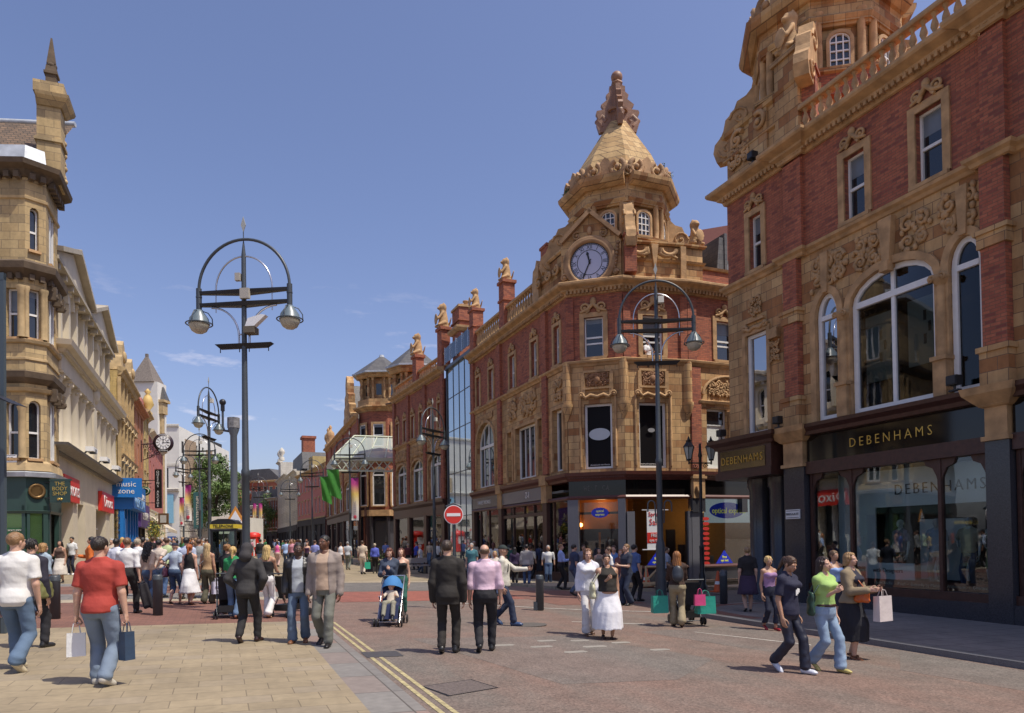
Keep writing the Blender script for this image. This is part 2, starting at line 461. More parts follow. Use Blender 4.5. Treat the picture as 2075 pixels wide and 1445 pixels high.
M['granite'] = mat('dark_polished_granite', (0.045, 0.045, 0.052), 0.18, noise=0.5, nscale=60)
M['granite_grey'] = mat('grey_granite', (0.135, 0.135, 0.15), 0.35, noise=0.45, nscale=70)
M['mahogany'] = mat('dark_mahogany_timber', (0.060, 0.024, 0.017), 0.4, noise=0.3, nscale=9)
M['fascia_black'] = mat('black_glass_fascia', (0.008, 0.007, 0.007), 0.06)
M['gold'] = mat('gold_lettering', (0.72, 0.50, 0.13), 0.3, 0.8)
M['net'] = mat('grey_window_blind', (0.16, 0.18, 0.20), 0.25, noise=0.2, nscale=1.5)
M['iron'] = mat('grey_painted_steel', (0.052, 0.062, 0.072), 0.42, noise=0.12, nscale=4)
M['iron_dark'] = mat('black_painted_iron', (0.016, 0.016, 0.018), 0.45)
M['steel'] = mat('bare_steel_tube', (0.55, 0.55, 0.57), 0.25, 0.9)
M['globe_top'] = mat('lamp_globe_hood', (0.13, 0.17, 0.19), 0.35)
M['globe'] = mat('frosted_lamp_glass', (0.42, 0.40, 0.32), 0.12, spec=0.8)
M['white'] = mat('white_enamel', (0.78, 0.78, 0.77), 0.4)
M['off_white'] = mat('off_white_plastic', (0.62, 0.60, 0.52), 0.5, noise=0.1)
M['black'] = mat('black_paint', (0.012, 0.012, 0.013), 0.45)
M['red_sign'] = mat('red_sign_face', (0.62, 0.035, 0.022), 0.4)
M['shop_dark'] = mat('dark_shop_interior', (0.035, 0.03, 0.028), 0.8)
M['shop_warm'] = mat('ochre_shop_wall', (0.42, 0.22, 0.06), 0.8)
# ================================================================== SCULPTING KIT: distance fields turned into one continuous surface
def surface_nets(Fv, org, h):
 """Fv: field on a grid (negative inside) -> vertices, quads"""
 I = Fv < 0
 nx, ny, nz = Fv.shape
 acc = np.zeros((nx-1, ny-1, nz-1, 3)); cnt = np.zeros((nx-1, ny-1, nz-1))
 idx = np.indices((nx, ny, nz)).astype(float)
 for ax in range(3):
  a = [slice(None)]*3; b = [slice(None)]*3
  a[ax] = slice(0, -1); b[ax] = slice(1, None)
  a = tuple(a); b = tuple(b)
  cr = I[a] != I[b]
  fa, fb = Fv[a], Fv[b]
  t = np.where(cr, fa/(fa-fb+1e-12), 0.0)
  w = np.where(np.array(cr), 1.0, 0.0)
  pos = [idx[k][a] for k in range(3)]; pos[ax] = pos[ax] + t
  o = [k for k in range(3) if k != ax]
  for d0 in (0, 1):
   for d1 in (0, 1):
    src = [slice(None)]*3
    src[o[0]] = slice(d0, w.shape[o[0]]-1+d0); src[o[1]] = slice(d1, w.shape[o[1]]-1+d1)
    src = tuple(src)
    ww = w[src]; cnt += ww
    for k in range(3): acc[..., k] += ww*pos[k][src]
 m = cnt > 0
 ids = -np.ones(m.shape, int); ids[m] = np.arange(m.sum())
 V = acc[m]/cnt[m][:, None]*h + np.array(org)
 Q = []
 for ax in range(3):
  a = [slice(None)]*3; b = [slice(None)]*3
  a[ax] = slice(0, -1); b[ax] = slice(1, None)
  cr = I[tuple(a)] != I[tuple(b)]; ins = I[tuple(a)]
  o = [k for k in range(3) if k != ax]
  sl = [slice(None)]*3; sl[o[0]] = slice(1, -1); sl[o[1]] = slice(1, -1)
  cr = cr.copy(); mask = np.zeros_like(cr); mask[tuple(sl)] = True
  e = np.argwhere(cr & mask)
  if len(e) == 0: continue
  def gid(d0, d1):
   q = e.copy(); q[:, o[0]] -= d0; q[:, o[1]] -= d1
   return ids[q[:, 0], q[:, 1], q[:, 2]]
  q = np.stack([gid(0, 0), gid(1, 0), gid(1, 1), gid(0, 1)], 1)
  fl = ins[e[:, 0], e[:, 1], e[:, 2]]
  if ax == 1: fl = ~fl
  q[~fl] = q[~fl][:, ::-1]
  Q.append(q)
 Q = np.concatenate(Q) if Q else np.zeros((0, 4), int)
 Q = Q[(Q >= 0).all(1)]
 return V, Q
class G:
 """a box of sample points"""
 def __init__(s, lo, hi, h):
  s.h = h; s.lo = np.array(lo, float)-2*h
  n = np.ceil((np.array(hi)-s.lo)/h).astype(int)+3
  s.X, s.Y, s.Z = np.meshgrid(*[s.lo[k]+np.arange(n[k])*h for k in range(3)], indexing='ij')
  s.F = np.full(s.X.shape, 9.0)
 def add(s, d, k=0.0):
  if k <= 0: s.F = np.minimum(s.F, d)
  else:
   h = np.clip(0.5+0.5*(s.F-d)/k, 0, 1); s.F = s.F*(1-h)+d*h-k*h*(1-h)
  return s
 def cut(s, d, k=0.0):
  if k <= 0: s.F = np.maximum(s.F, d)
  else:
   h = np.clip(0.5-0.5*(s.F-d)/k, 0, 1); s.F = s.F*(1-h)+d*h+k*h*(1-h)
  return s
 def cone(s, a, b, r1, r2, fl=None):
  """tapering limb from a to b"""
  a = np.array(a, float); b = np.array(b, float); ba = b-a; L2 = max(1e-9, ba@ba)
  px, py, pz = s.X-a[0], s.Y-a[1], s.Z-a[2]
  t = np.clip((px*ba[0]+py*ba[1]+pz*ba[2])/L2, 0, 1)
  dx, dy, dz = px-ba[0]*t, py-ba[1]*t, pz-ba[2]*t
  return np.sqrt(dx*dx+dy*dy+dz*dz)-(r1+(r2-r1)*t)
 def ell(s, c, r, rz=0.0):
  x, y = s.X-c[0], s.Y-c[1]
  if rz: x, y = x*math.cos(rz)+y*math.sin(rz), -x*math.sin(rz)+y*math.cos(rz)
  q = np.sqrt((x/r[0])**2+(y/r[1])**2+((s.Z-c[2])/r[2])**2)
  return (q-1)*min(r)
 def stack(s, rows, caps=True):
  """upright body through rows (z, cx, cy, rx, ry), rising z"""
  zz = [r[0] for r in rows]
  f = [np.interp(s.Z, zz, [r[k] for r in rows]) for k in range(1, 5)]
  q = np.sqrt(((s.X-f[0])/f[2])**2+((s.Y-f[1])/f[3])**2)
  d = (q-1)*np.minimum(f[2], f[3])
  return np.maximum(d, np.maximum(zz[0]-s.Z, s.Z-zz[-1])) if caps else d
 def mesh(s):
  return surface_nets(s.F, s.lo, s.h)
def sculpt(name, meshes, mats, parent=None, smooth=True):
 """join (V, Q, material index) pieces into one object"""
 vs = []; fs = []; mi = []; b = 0
 for V, Q, k in meshes:
  if len(V) == 0: continue
  vs.append(V); fs.append(Q+b); mi.append(np.full(len(Q), k)); b += len(V)
 me = bpy.data.meshes.new(name)
 if vs:
  V = np.concatenate(vs); Q = np.concatenate(fs); mi = np.concatenate(mi)
  me.vertices.add(len(V)); me.vertices.foreach_set('co', V.astype(np.float32).ravel())
  me.loops.add(len(Q)*4); me.loops.foreach_set('vertex_index', Q.astype(np.int32).ravel())
  me.polygons.add(len(Q)); me.polygons.foreach_set('loop_start', np.arange(0, len(Q)*4, 4, dtype=np.int32))
  me.polygons.foreach_set('loop_total', np.full(len(Q), 4, dtype=np.int32))
  for m in (mats if isinstance(mats, (list, tuple)) else [mats]): me.materials.append(m)
  me.polygons.foreach_set('material_index', mi.astype(np.int32))
  me.polygons.foreach_set('use_smooth', np.ones(len(Q), bool))
  me.update(calc_edges=True); me.validate()
 o = bpy.data.objects.new(name, me); C.objects.link(o)
 if parent is not None: o.parent = parent
 return o
def lion(name, m, h=1.0):
 """small seated heraldic lion holding a shield, facing -y"""
 g = G((-.4, -.45, 0), (.4, .4, 1.05), 0.035)
 g.add(g.stack([(0, 0, 0, .22, .24), (.12, 0, 0, .20, .22), (.45, 0, .02, .16, .17), (.72, 0, 0, .14, .13)]), .05)
 g.add(g.ell((0, -.04, .84), (.13, .14, .15)), .04); g.add(g.ell((0, -.17, .80), (.07, .08, .06)), .03)
 g.add(g.ell((0, .03, .82), (.18, .11, .19)), .03)
 for k in (-1, 1):
  g.add(g.cone((.13*k, -.05, .62), (.15*k, -.26, .34), .055, .045), .03)
  g.add(g.cone((.15*k, .02, .2), (.17*k, -.24, .1), .09, .06), .03); g.add(g.ell((.09*k, 0, .98), (.035, .03, .05)), .02)
 g.add(g.ell((.0, -.30, .34), (.17, .035, .24)), .02)
 g.add(g.cone((.1, .2, .08), (.24, .26, .4), .04, .03), .03)
 V, Q = g.mesh()
 return sculpt(name, [(V*h, Q, 0)], m)
# ================================================================== GROUND
def flag_mat(name, c1, c2, mortar, bw, bh, mw, ang, **k):
 return masonry(name, c1, c2, mortar, bw, bh, mw, plan=True, **k)
M['flags'] = flag_mat('yellow_stone_flags', (0.305, 0.245, 0.155), (0.262, 0.21, 0.134), (0.165, 0.13, 0.085), 0.52, 0.36, 0.007, 0, c3=(0.275, 0.225, 0.155), dirt=0.26, var=0.18, bump=0.15)
M['pavers'] = flag_mat('red_block_pavers', (0.21, 0.098, 0.07), (0.165, 0.08, 0.06), (0.10, 0.06, 0.045), 0.21, 0.105, 0.006, 0, dirt=0.2, var=0.2, bump=0.15)
M['kerbstone'] = flag_mat('grey_kerb_stones', (0.21, 0.197, 0.18), (0.17, 0.16, 0.15), (0.09, 0.08, 0.07), 0.62, 1.05, 0.012, 0, off=0.0, c3=(0.23, 0.165, 0.14), dirt=0.12, bump=0.15)
M['grey_flags'] = flag_mat('grey_concrete_flags', (0.20, 0.185, 0.17), (0.165, 0.155, 0.145), (0.08, 0.075, 0.07), 0.62, 0.62, 0.012, 0, dirt=0.2, bump=0.15)
M['pale_flags'] = flag_mat('pale_stone_flags', (0.37, 0.31, 0.225), (0.32, 0.27, 0.195), (0.2, 0.17, 0.12), 0.62, 0.62, 0.012, 0, dirt=0.15, bump=0.15)
def asphalt(name, c1, c2, lo, hi, sc=0.45):
 m, nt, p = new_mat(name); N_, K = nt.nodes, nt.links.new
 tc = N_.new('ShaderNodeTexCoord')
 mp = N_.new('ShaderNodeMapping'); mp.inputs['Scale'].default_value = (1, 0.35, 1); K(tc.outputs['Object'], mp.inputs[0])
 n1 = N_.new('ShaderNodeTexNoise'); n1.inputs['Scale'].default_value = sc; n1.inputs['Detail'].default_value = 8; n1.inputs['Roughness'].default_value = 0.62; K(mp.outputs[0], n1.inputs[0])
 r = N_.new('ShaderNodeMapRange'); r.inputs['From Min'].default_value = lo; r.inputs['From Max'].default_value = hi; K(n1.outputs['Fac'], r.inputs[0])
 mx = N_.new('ShaderNodeMixRGB'); mx.inputs[1].default_value = (*c1, 1); mx.inputs[2].default_value = (*c2, 1); K(r.outputs[0], mx.inputs[0])
 n2 = N_.new('ShaderNodeTexVoronoi'); n2.inputs['Scale'].default_value = 42; K(tc.outputs['Object'], n2.inputs['Vector'])
 r2 = N_.new('ShaderNodeMapRange'); r2.inputs['To Min'].default_value = 0.74; r2.inputs['To Max'].default_value = 1.3
 sp = N_.new('ShaderNodeSeparateXYZ'); K(n2.outputs['Color'], sp.inputs[0]); K(sp.outputs['X'], r2.inputs[0])
 n3 = N_.new('ShaderNodeTexNoise'); n3.inputs['Scale'].default_value = 2.2; n3.inputs['Detail'].default_value = 6; K(tc.outputs['Object'], n3.inputs[0])
 r3 = N_.new('ShaderNodeMapRange'); r3.inputs['From Min'].default_value = 0.3; r3.inputs['From Max'].default_value = 0.7; r3.inputs['To Min'].default_value = 0.86; r3.inputs['To Max'].default_value = 1.14; K(n3.outputs['Fac'], r3.inputs[0])
 ml = N_.new('ShaderNodeMath'); ml.operation = 'MULTIPLY'; K(r2.outputs[0], ml.inputs[0]); K(r3.outputs[0], ml.inputs[1])
 vm = N_.new('ShaderNodeVectorMath'); vm.operation = 'MULTIPLY'; K(mx.outputs[0], vm.inputs[0]); K(ml.outputs[0], vm.inputs[1])
 K(vm.outputs[0], p.inputs['Base Color']); p.inputs['Roughness'].default_value = 0.85
 b = N_.new('ShaderNodeBump'); b.inputs['Strength'].default_value = 0.35; b.inputs['Distance'].default_value = 0.008; K(n2.outputs['Distance'], b.inputs['Height']); K(b.outputs[0], p.inputs['Normal'])
 return m
M['asphalt'] = asphalt('worn_red_and_grey_asphalt', (0.142, 0.120, 0.101), (0.172, 0.112, 0.088), 0.36, 0.58)
M['asphalt_grey'] = asphalt('grey_asphalt', (0.118, 0.108, 0.098), (0.14, 0.128, 0.116), 0.4, 0.6)
M['asphalt_red'] = asphalt('bright_red_asphalt', (0.25, 0.082, 0.056), (0.21, 0.08, 0.06), 0.4, 0.6)
M['far_ground'] = mat('distant_paving', (0.26, 0.20, 0.14), 0.9, noise=0.15, nscale=0.3)
M['yellow_line'] = mat('worn_yellow_paint', (0.37, 0.315, 0.165), 0.75, noise=0.45, nscale=14, bump=0.2)
M['white_line'] = mat('worn_white_paint', (0.50, 0.48, 0.43), 0.7, noise=0.25, nscale=7)
M['patch'] = asphalt('patched_asphalt', (0.140, 0.121, 0.105), (0.152, 0.116, 0.098), 0.4, 0.6)
def street_sheet(name, poly, m, lift, kind='structure', step=0.0):
 """a flat sheet in street coordinates (s, n), laid on the sloping ground; drawn in its own frame so that joints follow the street"""
 mb = MB()
 P = [(n, s) for s, n in poly]                     # local x = n, y = s
 tris = tessellate_polygon([[Vector((a, b, 0)) for a, b in P]])
 vs = []
 for a, b in P:
  w = sn(b, a); vs.append((a, b, gz(w.x, w.y) + lift))
 def up(t):
  a, b, c = (P[i] for i in t)
  return t if (b[0]-a[0])*(c[1]-a[1])-(c[0]-a[0])*(b[1]-a[1]) > 0 else t[::-1]
 mb.add(vs, [up(t) for t in tris])
 if step > 0:
  k = len(P); low = [(v[0], v[1], v[2]-step) for v in vs]
  mb.add(vs+low, [(i, (i+1) % k, k+(i+1) % k, k+i) for i in range(k)])
 o = mb.build(name, m, None, (0, 0, 0, ANG_X))
 if kind: o['kind'] = kind
 return o
def rect(s0, s1, n0, n1):
 return [(s0, n0), (s1, n0), (s1, n1), (s0, n1)]
mb = MB()                                            # the one big ground sheet
xs = [-3000, -600, -200, -45, 0, 45, 200, 600, 3000]; ys = [-600, -20, 60, 200, 600, 3000]
vs = [(x, y, gz(x, y) - 0.02) for y in ys for x in xs]; k = len(xs)
mb.add(vs, [(j*k+i, j*k+i+1, (j+1)*k+i+1, (j+1)*k+i) for j in range(len(ys)-1) for i in range(k-1)])
mb.build('ground', M['far_ground'])['kind'] = 'structure'
street_sheet('road', rect(-8, 31, 1.9, 12.0) + [], M['asphalt'], 0.0)
street_sheet('side_road', rect(15.5, 23.2, 12.0, 60), M['asphalt_grey'], 0.0)
street_sheet('pavement', rect(-8, 16.2, -7, 1.42), M['flags'], 0.012)
street_sheet('kerb', rect(-8, 16.2, 1.42, 2.0), M['kerbstone'], 0.012)
street_sheet('pavement', rect(16.2, 22.2, -7, 2.0), M['pavers'], 0.012)
street_sheet('pavement', rect(22.2, 23.2, -7, 3.2), M['pale_flags'], 0.012)
street_sheet('pavement', rect(23.2, 25.4, -7, 3.2), M['grey_flags'], 0.012)
street_sheet('pavement', rect(25.4, 29.3, -7, 3.2), M['pavers'], 0.012)
street_sheet('pavement', rect(29.3, 31.0, -7, 3.2), M['grey_flags'], 0.012)
street_sheet('pavement', rect(31.0, 110, -7, 14.0), M['flags'], 0.012)
street_sheet('road_surface', rect(20.9, 25.0, 3.2, 9.0) , M['asphalt_red'], 0.004)
street_sheet('road_surface', rect(25.3, 30.2, 3.2, 9.0), M['asphalt_grey'], 0.004)
street_sheet('kerb', rect(30.2, 31.0, 3.2, 14.0), M['pale_flags'], 0.012)
street_sheet('road_surface', rect(18.6, 24.4, 9.0, 12.0), M['pavers'], 0.004)
# right-hand pavement with a real kerb, turning the corner into the side street
cor = [(-8, 11.25), (14.6, 11.0)] + [(14.6+2.4*math.sin(a), 13.4-2.4*math.cos(a)) for a in [R(x) for x in (20, 40, 60, 80)]] + [(17.1, 14.0), (17.3, 60), (-8, 60)]
street_sheet('kerb', cor, M['granite_grey'], 0.105, step=0.13)
cor2 = [(-8, 11.42), (14.4, 11.18)] + [(14.5+2.25*math.sin(a), 13.4-2.2*math.cos(a)) for a in [R(x) for x in (20, 40, 60, 80)]] + [(16.9, 14.0), (17.1, 60), (-8, 60)]
street_sheet('pavement', cor2, M['grey_flags'], 0.109)
cor3 = [(13.2, 11.3), (14.4, 11.22)] + [(14.5+2.2*math.sin(a), 13.4-2.15*math.cos(a)) for a in [R(x) for x in (20, 40, 60, 80)]] + [(16.85, 14.0), (17.0, 24), (13.2, 24)]
street_sheet('pavement', cor3, M['pavers'], 0.113)
pa = [(23.2, 60), (23.2, 16.5), (23.7, 14.2), (25.0, 12.2), (27.2, 11.2), (31.0, 10.8), (31.0, 60)]
street_sheet('pavement', pa, M['pale_flags'], 0.10, step=0.13)
# painted lines and patches
for i, (n0, n1) in enumerate(((2.09, 2.15), (2.23, 2.29))):
 for s0, s1 in ((-8, 6.9), (7.05, 11.05), (11.55, 15.9)):
  street_sheet('road_marking', rect(s0, s1, n0, n1), M['yellow_line'], 0.005)
street_sheet('drain_cover', rect(10.95, 11.5, 2.05, 2.62), mat('gully_iron', (0.06, 0.055, 0.055), 0.6, noise=0.3, nscale=30), 0.006)
curve = []
for i in range(13):
 t = i/12; curve.append((19.9 - 3.6*t - 0.5*math.sin(t*3.1), 6.4 + 4.2*t))
street_sheet('road_marking', curve + [(a-0.10, b-0.02) for a, b in curve[::-1]], M['white_line'], 0.009)
street_sheet('road_marking', [(12.3, 9.0), (12.2, 9.0), (10.0, 9.9), (10.06, 9.95)], M['white_line'], 0.005)
street_sheet('road_marking', [(13.8, 8.8), (13.7, 8.8), (14.6, 7.4), (14.68, 7.4)], M['white_line'], 0.005)
street_sheet('road_patch', [(8.2, 4.0), (12.9, 3.2), (12.4, 6.2), (9.3, 7.2), (8.0, 5.6)], M['patch'], 0.002)
street_sheet('road_patch', [(9.6, 8.6), (12.6, 7.9), (12.9, 10.6), (9.0, 10.9)], M['patch'], 0.002)
street_sheet('road_patch', [(4.4, 9.6), (7.6, 9.2), (9.0, 10.9), (4.0, 11.1)], M['patch'], 0.002)
ph = mat('worn_pale_patch', (0.26, 0.24, 0.21), 0.85, noise=0.15)
for s_, n_, w_ in ((11.6, 4.5, .5), (11.25, 5.1, .45), (11.9, 5.5, .4), (11.0, 6.0, .5), (10.55, 5.4, .45), (11.75, 6.1, .4), (11.3, 6.7, .4), (10.35, 6.9, .4)):
 w = w_*0.5
 street_sheet('road_patch', [(s_-.09, n_-w*.8), (s_-.02, n_-w), (s_+.1, n_-w*.7), (s_+.1, n_+w*.8), (s_, n_+w), (s_-.09, n_+w*.7)], ph, 0.005)
mh = mat('manhole_iron', (0.125, 0.10, 0.088), 0.65, noise=0.35, nscale=25, bump=0.5, bscale=60)
street_sheet('manhole_cover', [(8.0, 2.45), (8.6, 2.3), (8.82, 2.98), (8.25, 3.12)], mh, 0.006)
street_sheet('manhole_frame', [(7.97, 2.42), (8.62, 2.27), (8.85, 3.0), (8.24, 3.15)], M['black'], 0.0045)
mb = MB(); mb.lathe([(0.0, 0.0), (0.38, 0.0), (0.38, 0.004), (0.0, 0.004)], (0, 0, 0), 24, False)
o = mb.build('manhole_cover', mat('gravel_manhole', (0.10, 0.09, 0.08), 0.8, noise=0.5, nscale=50), None, (*on(0.35, 15.6), 0)); o['kind'] = 'structure'; o.location.z += 0.006
# ================================================================== FACADE KIT (local frame: x right, y into the building, z up)
def arch(x0, x1, z0, zs, rise, n=10):
 """outline of an opening: vertical sides to zs and an elliptical head"""
 if rise <= 0: return [(x0, z0), (x1, z0), (x1, zs), (x0, zs)]
 cx = (x0+x1)/2; hw = (x1-x0)/2
 pts = [(x0, z0), (x1, z0)]
 for i in range(n+1):
  a = math.pi*i/n
  pts.append((cx+hw*math.cos(a), zs+rise*math.sin(a)))
 return pts
def inset(x0, x1, z0, zs, rise, d):
 return (x0+d, x1-d, z0+d, zs, max(0, rise-d) if rise > 0 else 0) if rise > 0 else (x0+d, x1-d, z0+d, zs-d, 0)
def window(parent, x0, x1, z0, zs, rise=0.0, y=0.0, depth=0.18, kind='sash', fw=0.09, pane='dark_glass', surround=None, sw=0.16, sproud=0.05, sill=True, frame='white_paint', xf=None, bars=None, pane_mat=None, open_sash=0.0):
 """one window: frame (with bars) > pane, sill; and its stone surround as a part of the building"""
 fy0, fy1 = y+depth-0.05, y+depth+0.03
 f = MB()
 o = arch(x0, x1, z0, zs, rise); i_ = arch(*inset(x0, x1, z0, zs, rise, fw))
 loop = o + i_; n = len(o)
 for ya, flip in ((fy0, False),):
  vs = [(a, ya, b) for a, b in loop]
  f.add(vs, [(k, (k+1) % n, n+(k+1) % n, n+k) for k in range(n)])
 vs = [(a, fy0, b) for a, b in i_] + [(a, fy1, b) for a, b in i_]
 f.add(vs, [(k, (k+1) % n, n+(k+1) % n, n+k) for k in range(n)])
 b = 0.035
 top = zs + rise
 xi0, xi1 = x0+fw, x1-fw
 if kind == 'sash':
  mz = z0 + (zs-z0)*0.5
  f.box(xi0, xi1, fy0+0.005, fy1, mz-b, mz+b*1.2)
  if open_sash > 0:
   f.box(xi0, xi1, fy0+0.035, fy1+0.03, mz-open_sash-b, mz-open_sash+b)
 elif kind == 'transom':                       # a light over a tall pane
  f.box(xi0, xi1, fy0-0.02, fy1, zs-0.08, zs+0.05)
 elif kind == 'mullion':
  f.box(xi0, xi1, fy0-0.02, fy1, zs-0.10, zs+0.06)
  cx = (x0+x1)/2
  f.box(cx-0.05, cx+0.05, fy0+0.003, fy1, z0+fw, top-fw*0.6)
 for kx in (bars or ((), ()))[0]: f.box(kx-0.018, kx+0.018, fy0+0.006, fy1, z0+fw*.5, top-fw*.6)
 for kz in (bars or ((), ()))[1]: f.box(xi0, xi1, fy0+0.008, fy1, kz-0.018, kz+0.018)
 fo = f.build('window', M[frame], parent, xf)
 p = MB()
 if rise > 0:
  pl = arch(*inset(x0, x1, z0, zs, rise, fw*0.8))
 else:
  pl = [(x0+fw*.8, z0+fw*.8), (x1-fw*.8, z0+fw*.8), (x1-fw*.8, zs-fw*.8), (x0+fw*.8, zs-fw*.8)]
 p.prism(pl, fy1-0.02, fy1+0.01)
 p.build('pane', pane_mat or M[pane], fo)
 if kind == 'sash' and rise == 0:
  k = (int(x0*7.3+z0*3.1) % 4); q = MB(); q.box(x0+fw*.8, x1-fw*.8, fy1-0.024, fy1-0.021, zs-fw*.8-(zs-z0)*(.42, .3, .55, .12)[k], zs-fw*.8); q.build('blind', M['net'], fo)
 if surround:
  s = MB()
  if rise > 0:
   a = arch(x0-sw, x1+sw, z0, zs, rise+sw); c = arch(x0, x1, z0, zs, rise)
  else:
   a = [(x0-sw, z0), (x1+sw, z0), (x1+sw, zs+sw), (x0-sw, zs+sw)]; c = arch(x0, x1, z0, zs, 0)
  ring(s, a, c, y-sproud, y+0.02)
  s.build('window_surround', M[surround], parent, xf)
 if sill:
  s = MB(); s.box(x0-sw*0.8, x1+sw*0.8, y-0.12, y+depth-0.04, z0-0.10, z0+0.003)
  s.build('sill', M[surround or 'terra_plain'], fo)
 return fo
def ring(mb, a, c, y0, y1):
 """frame between outline a and inner outline c (same point count), open at the bottom edge"""
 n = len(a)
 va = [(p, y0, q) for p, q in a] + [(p, y0, q) for p, q in c] + [(p, y1, q) for p, q in a] + [(p, y1, q) for p, q in c]
 fs = []
 for k in range(1, n):
  k2 = (k+1) % n
  fs.append((k, k2, n+k2, n+k)); fs.append((k, 2*n+k, 2*n+k2, k2)); fs.append((n+k, n+k2, 3*n+k2, 3*n+k))
 mb.add(va, fs)
CORNICE = [(0, 0), (0.06, 0.02), (0.10, 0.14), (0.22, 0.20), (0.24, 0.26), (0.46, 0.36), (0.50, 0.42), (0.50, 0.50), (0.42, 0.55), (0.0, 0.60)]
STRING = [(0, 0), (0.06, 0.02), (0.10, 0.10), (0.18, 0.16), (0.20, 0.24), (0.12, 0.28), (0, 0.30)]
PLINTH = [(0, 0), (0.10, 0), (0.10, 0.2), (0.04, 0.26), (0, 0.28)]
def dentils(mb, x0, x1, y, z0, z1, step=0.16, d=0.12):
 n = max(1, int((x1-x0)/step))
 for i in range(n):
  a = x0 + (x1-x0)*(i+0.2)/n
  mb.box(a, a+step*0.55, y-d, y, z0, z1)
def path_dentils(mb, path, z0, z1, out, step=0.2, d=0.1):
 for (ax, ay), (bx, by) in zip(path[:-1], path[1:]):
  v = Vector((bx-ax, by-ay, 0)); ln = v.length; v.normalize(); nn = Vector((v.y, -v.x, 0))
  k = max(1, int(ln/step))
  for i in range(k):
   c = Vector((ax, ay, (z0+z1)/2)) + v*(ln*(i+0.5)/k) + nn*(out+d/2)
   mb.obox(c, v, nn, (0, 0, 1), step*0.27, d/2, (z1-z0)/2)
BAL = [(0.075, 0.0), (0.075, 0.05), (0.04, 0.09), (0.085, 0.24), (0.075, 0.34), (0.035, 0.52), (0.05, 0.58), (0.075, 0.62), (0.075, 0.66)]
def balustrade(parent, path, z, step=0.30, xf=None, mat_='terra_plain', h=0.66, inset_=0.25, name='balustrade'):
 """plinth, balusters and rail along a plan path"""
 r = MB()
 r.profile([(-inset_-0.14, 0), (-inset_+0.14, 0), (-inset_+0.14, 0.16), (-inset_-0.14, 0.16)], path, z)
 r.profile([(-inset_-0.15, 0), (-inset_+0.15, 0), (-inset_+0.17, 0.05), (-inset_+0.15, 0.14), (-inset_-0.15, 0.14)], path, z+0.16+h)
 b = r.build(name, M[mat_], parent, xf)
 for (ax, ay), (bx, by) in zip(path[:-1], path[1:]):
  v = Vector((bx-ax, by-ay, 0)); ln = v.length; v.normalize(); nn = Vector((v.y, -v.x, 0))
  k = max(1, int(ln/step))
  for i in range(k):
   c = Vector((ax, ay, z+0.16)) + v*(ln*(i+0.5)/k) - nn*inset_
   bb = MB(); bb.lathe([(q*1.15, w*h/0.66) for q, w in BAL], c, 8)
   bb.build('baluster', M[mat_], b)
 return b
def carving(mb, x0, x1, z0, z1, y, seed=0, density=1.0):
 """foliage-and-scroll relief filling a panel"""
 rnd = random.Random(seed); w, h = x1-x0, z1-z0
 r = min(w, h)*0.28
 nx = max(1, int(w/(r*1.35)*density)); nz = max(1, int(h/(r*1.5)))
 for i in range(nx):
  for j in range(nz):
   cx = x0 + w*(i+0.5)/nx; cz = z0 + h*(j+0.5)/nz
   mb.scroll(cx, cz, r*rnd.uniform(0.75, 1.0), y, rnd.uniform(1.1, 1.7), 1 if (i+j) % 2 else -1, rnd.uniform(0, 6.28), r*0.26, 10)
   for q in range(5):
    mb.ball((cx+rnd.uniform(-r, r), y, cz+rnd.uniform(-r, r)), r*0.3, r*0.28, r*0.4, 6, 4)
 return mb
def keyscroll(mb, cx, z, w, y, m=0.9):
 """the pair of scrolls and central boss set over an upper window"""
 mb.scroll(cx-w*0.30, z+w*0.16, w*0.19, y, 1.4, 1, -1.2, w*0.05, 14)
 mb.scroll(cx+w*0.30, z+w*0.16, w*0.19, y, 1.4, -1, math.pi+1.2, w*0.05, 14)
 mb.tube([(cx-w*0.46, y, z+0.02), (cx-w*0.18, y, z+w*0.10), (cx, y, z+w*0.30), (cx+w*0.18, y, z+w*0.10), (cx+w*0.46, y, z+0.02)], [w*0.04, w*0.07, w*0.10, w*0.07, w*0.04], 6)
 mb.ball((cx, y, z+w*0.36), w*0.12, w*0.09, w*0.15, 8, 6)
def brick_label(o, l): o['label'] = l; return o
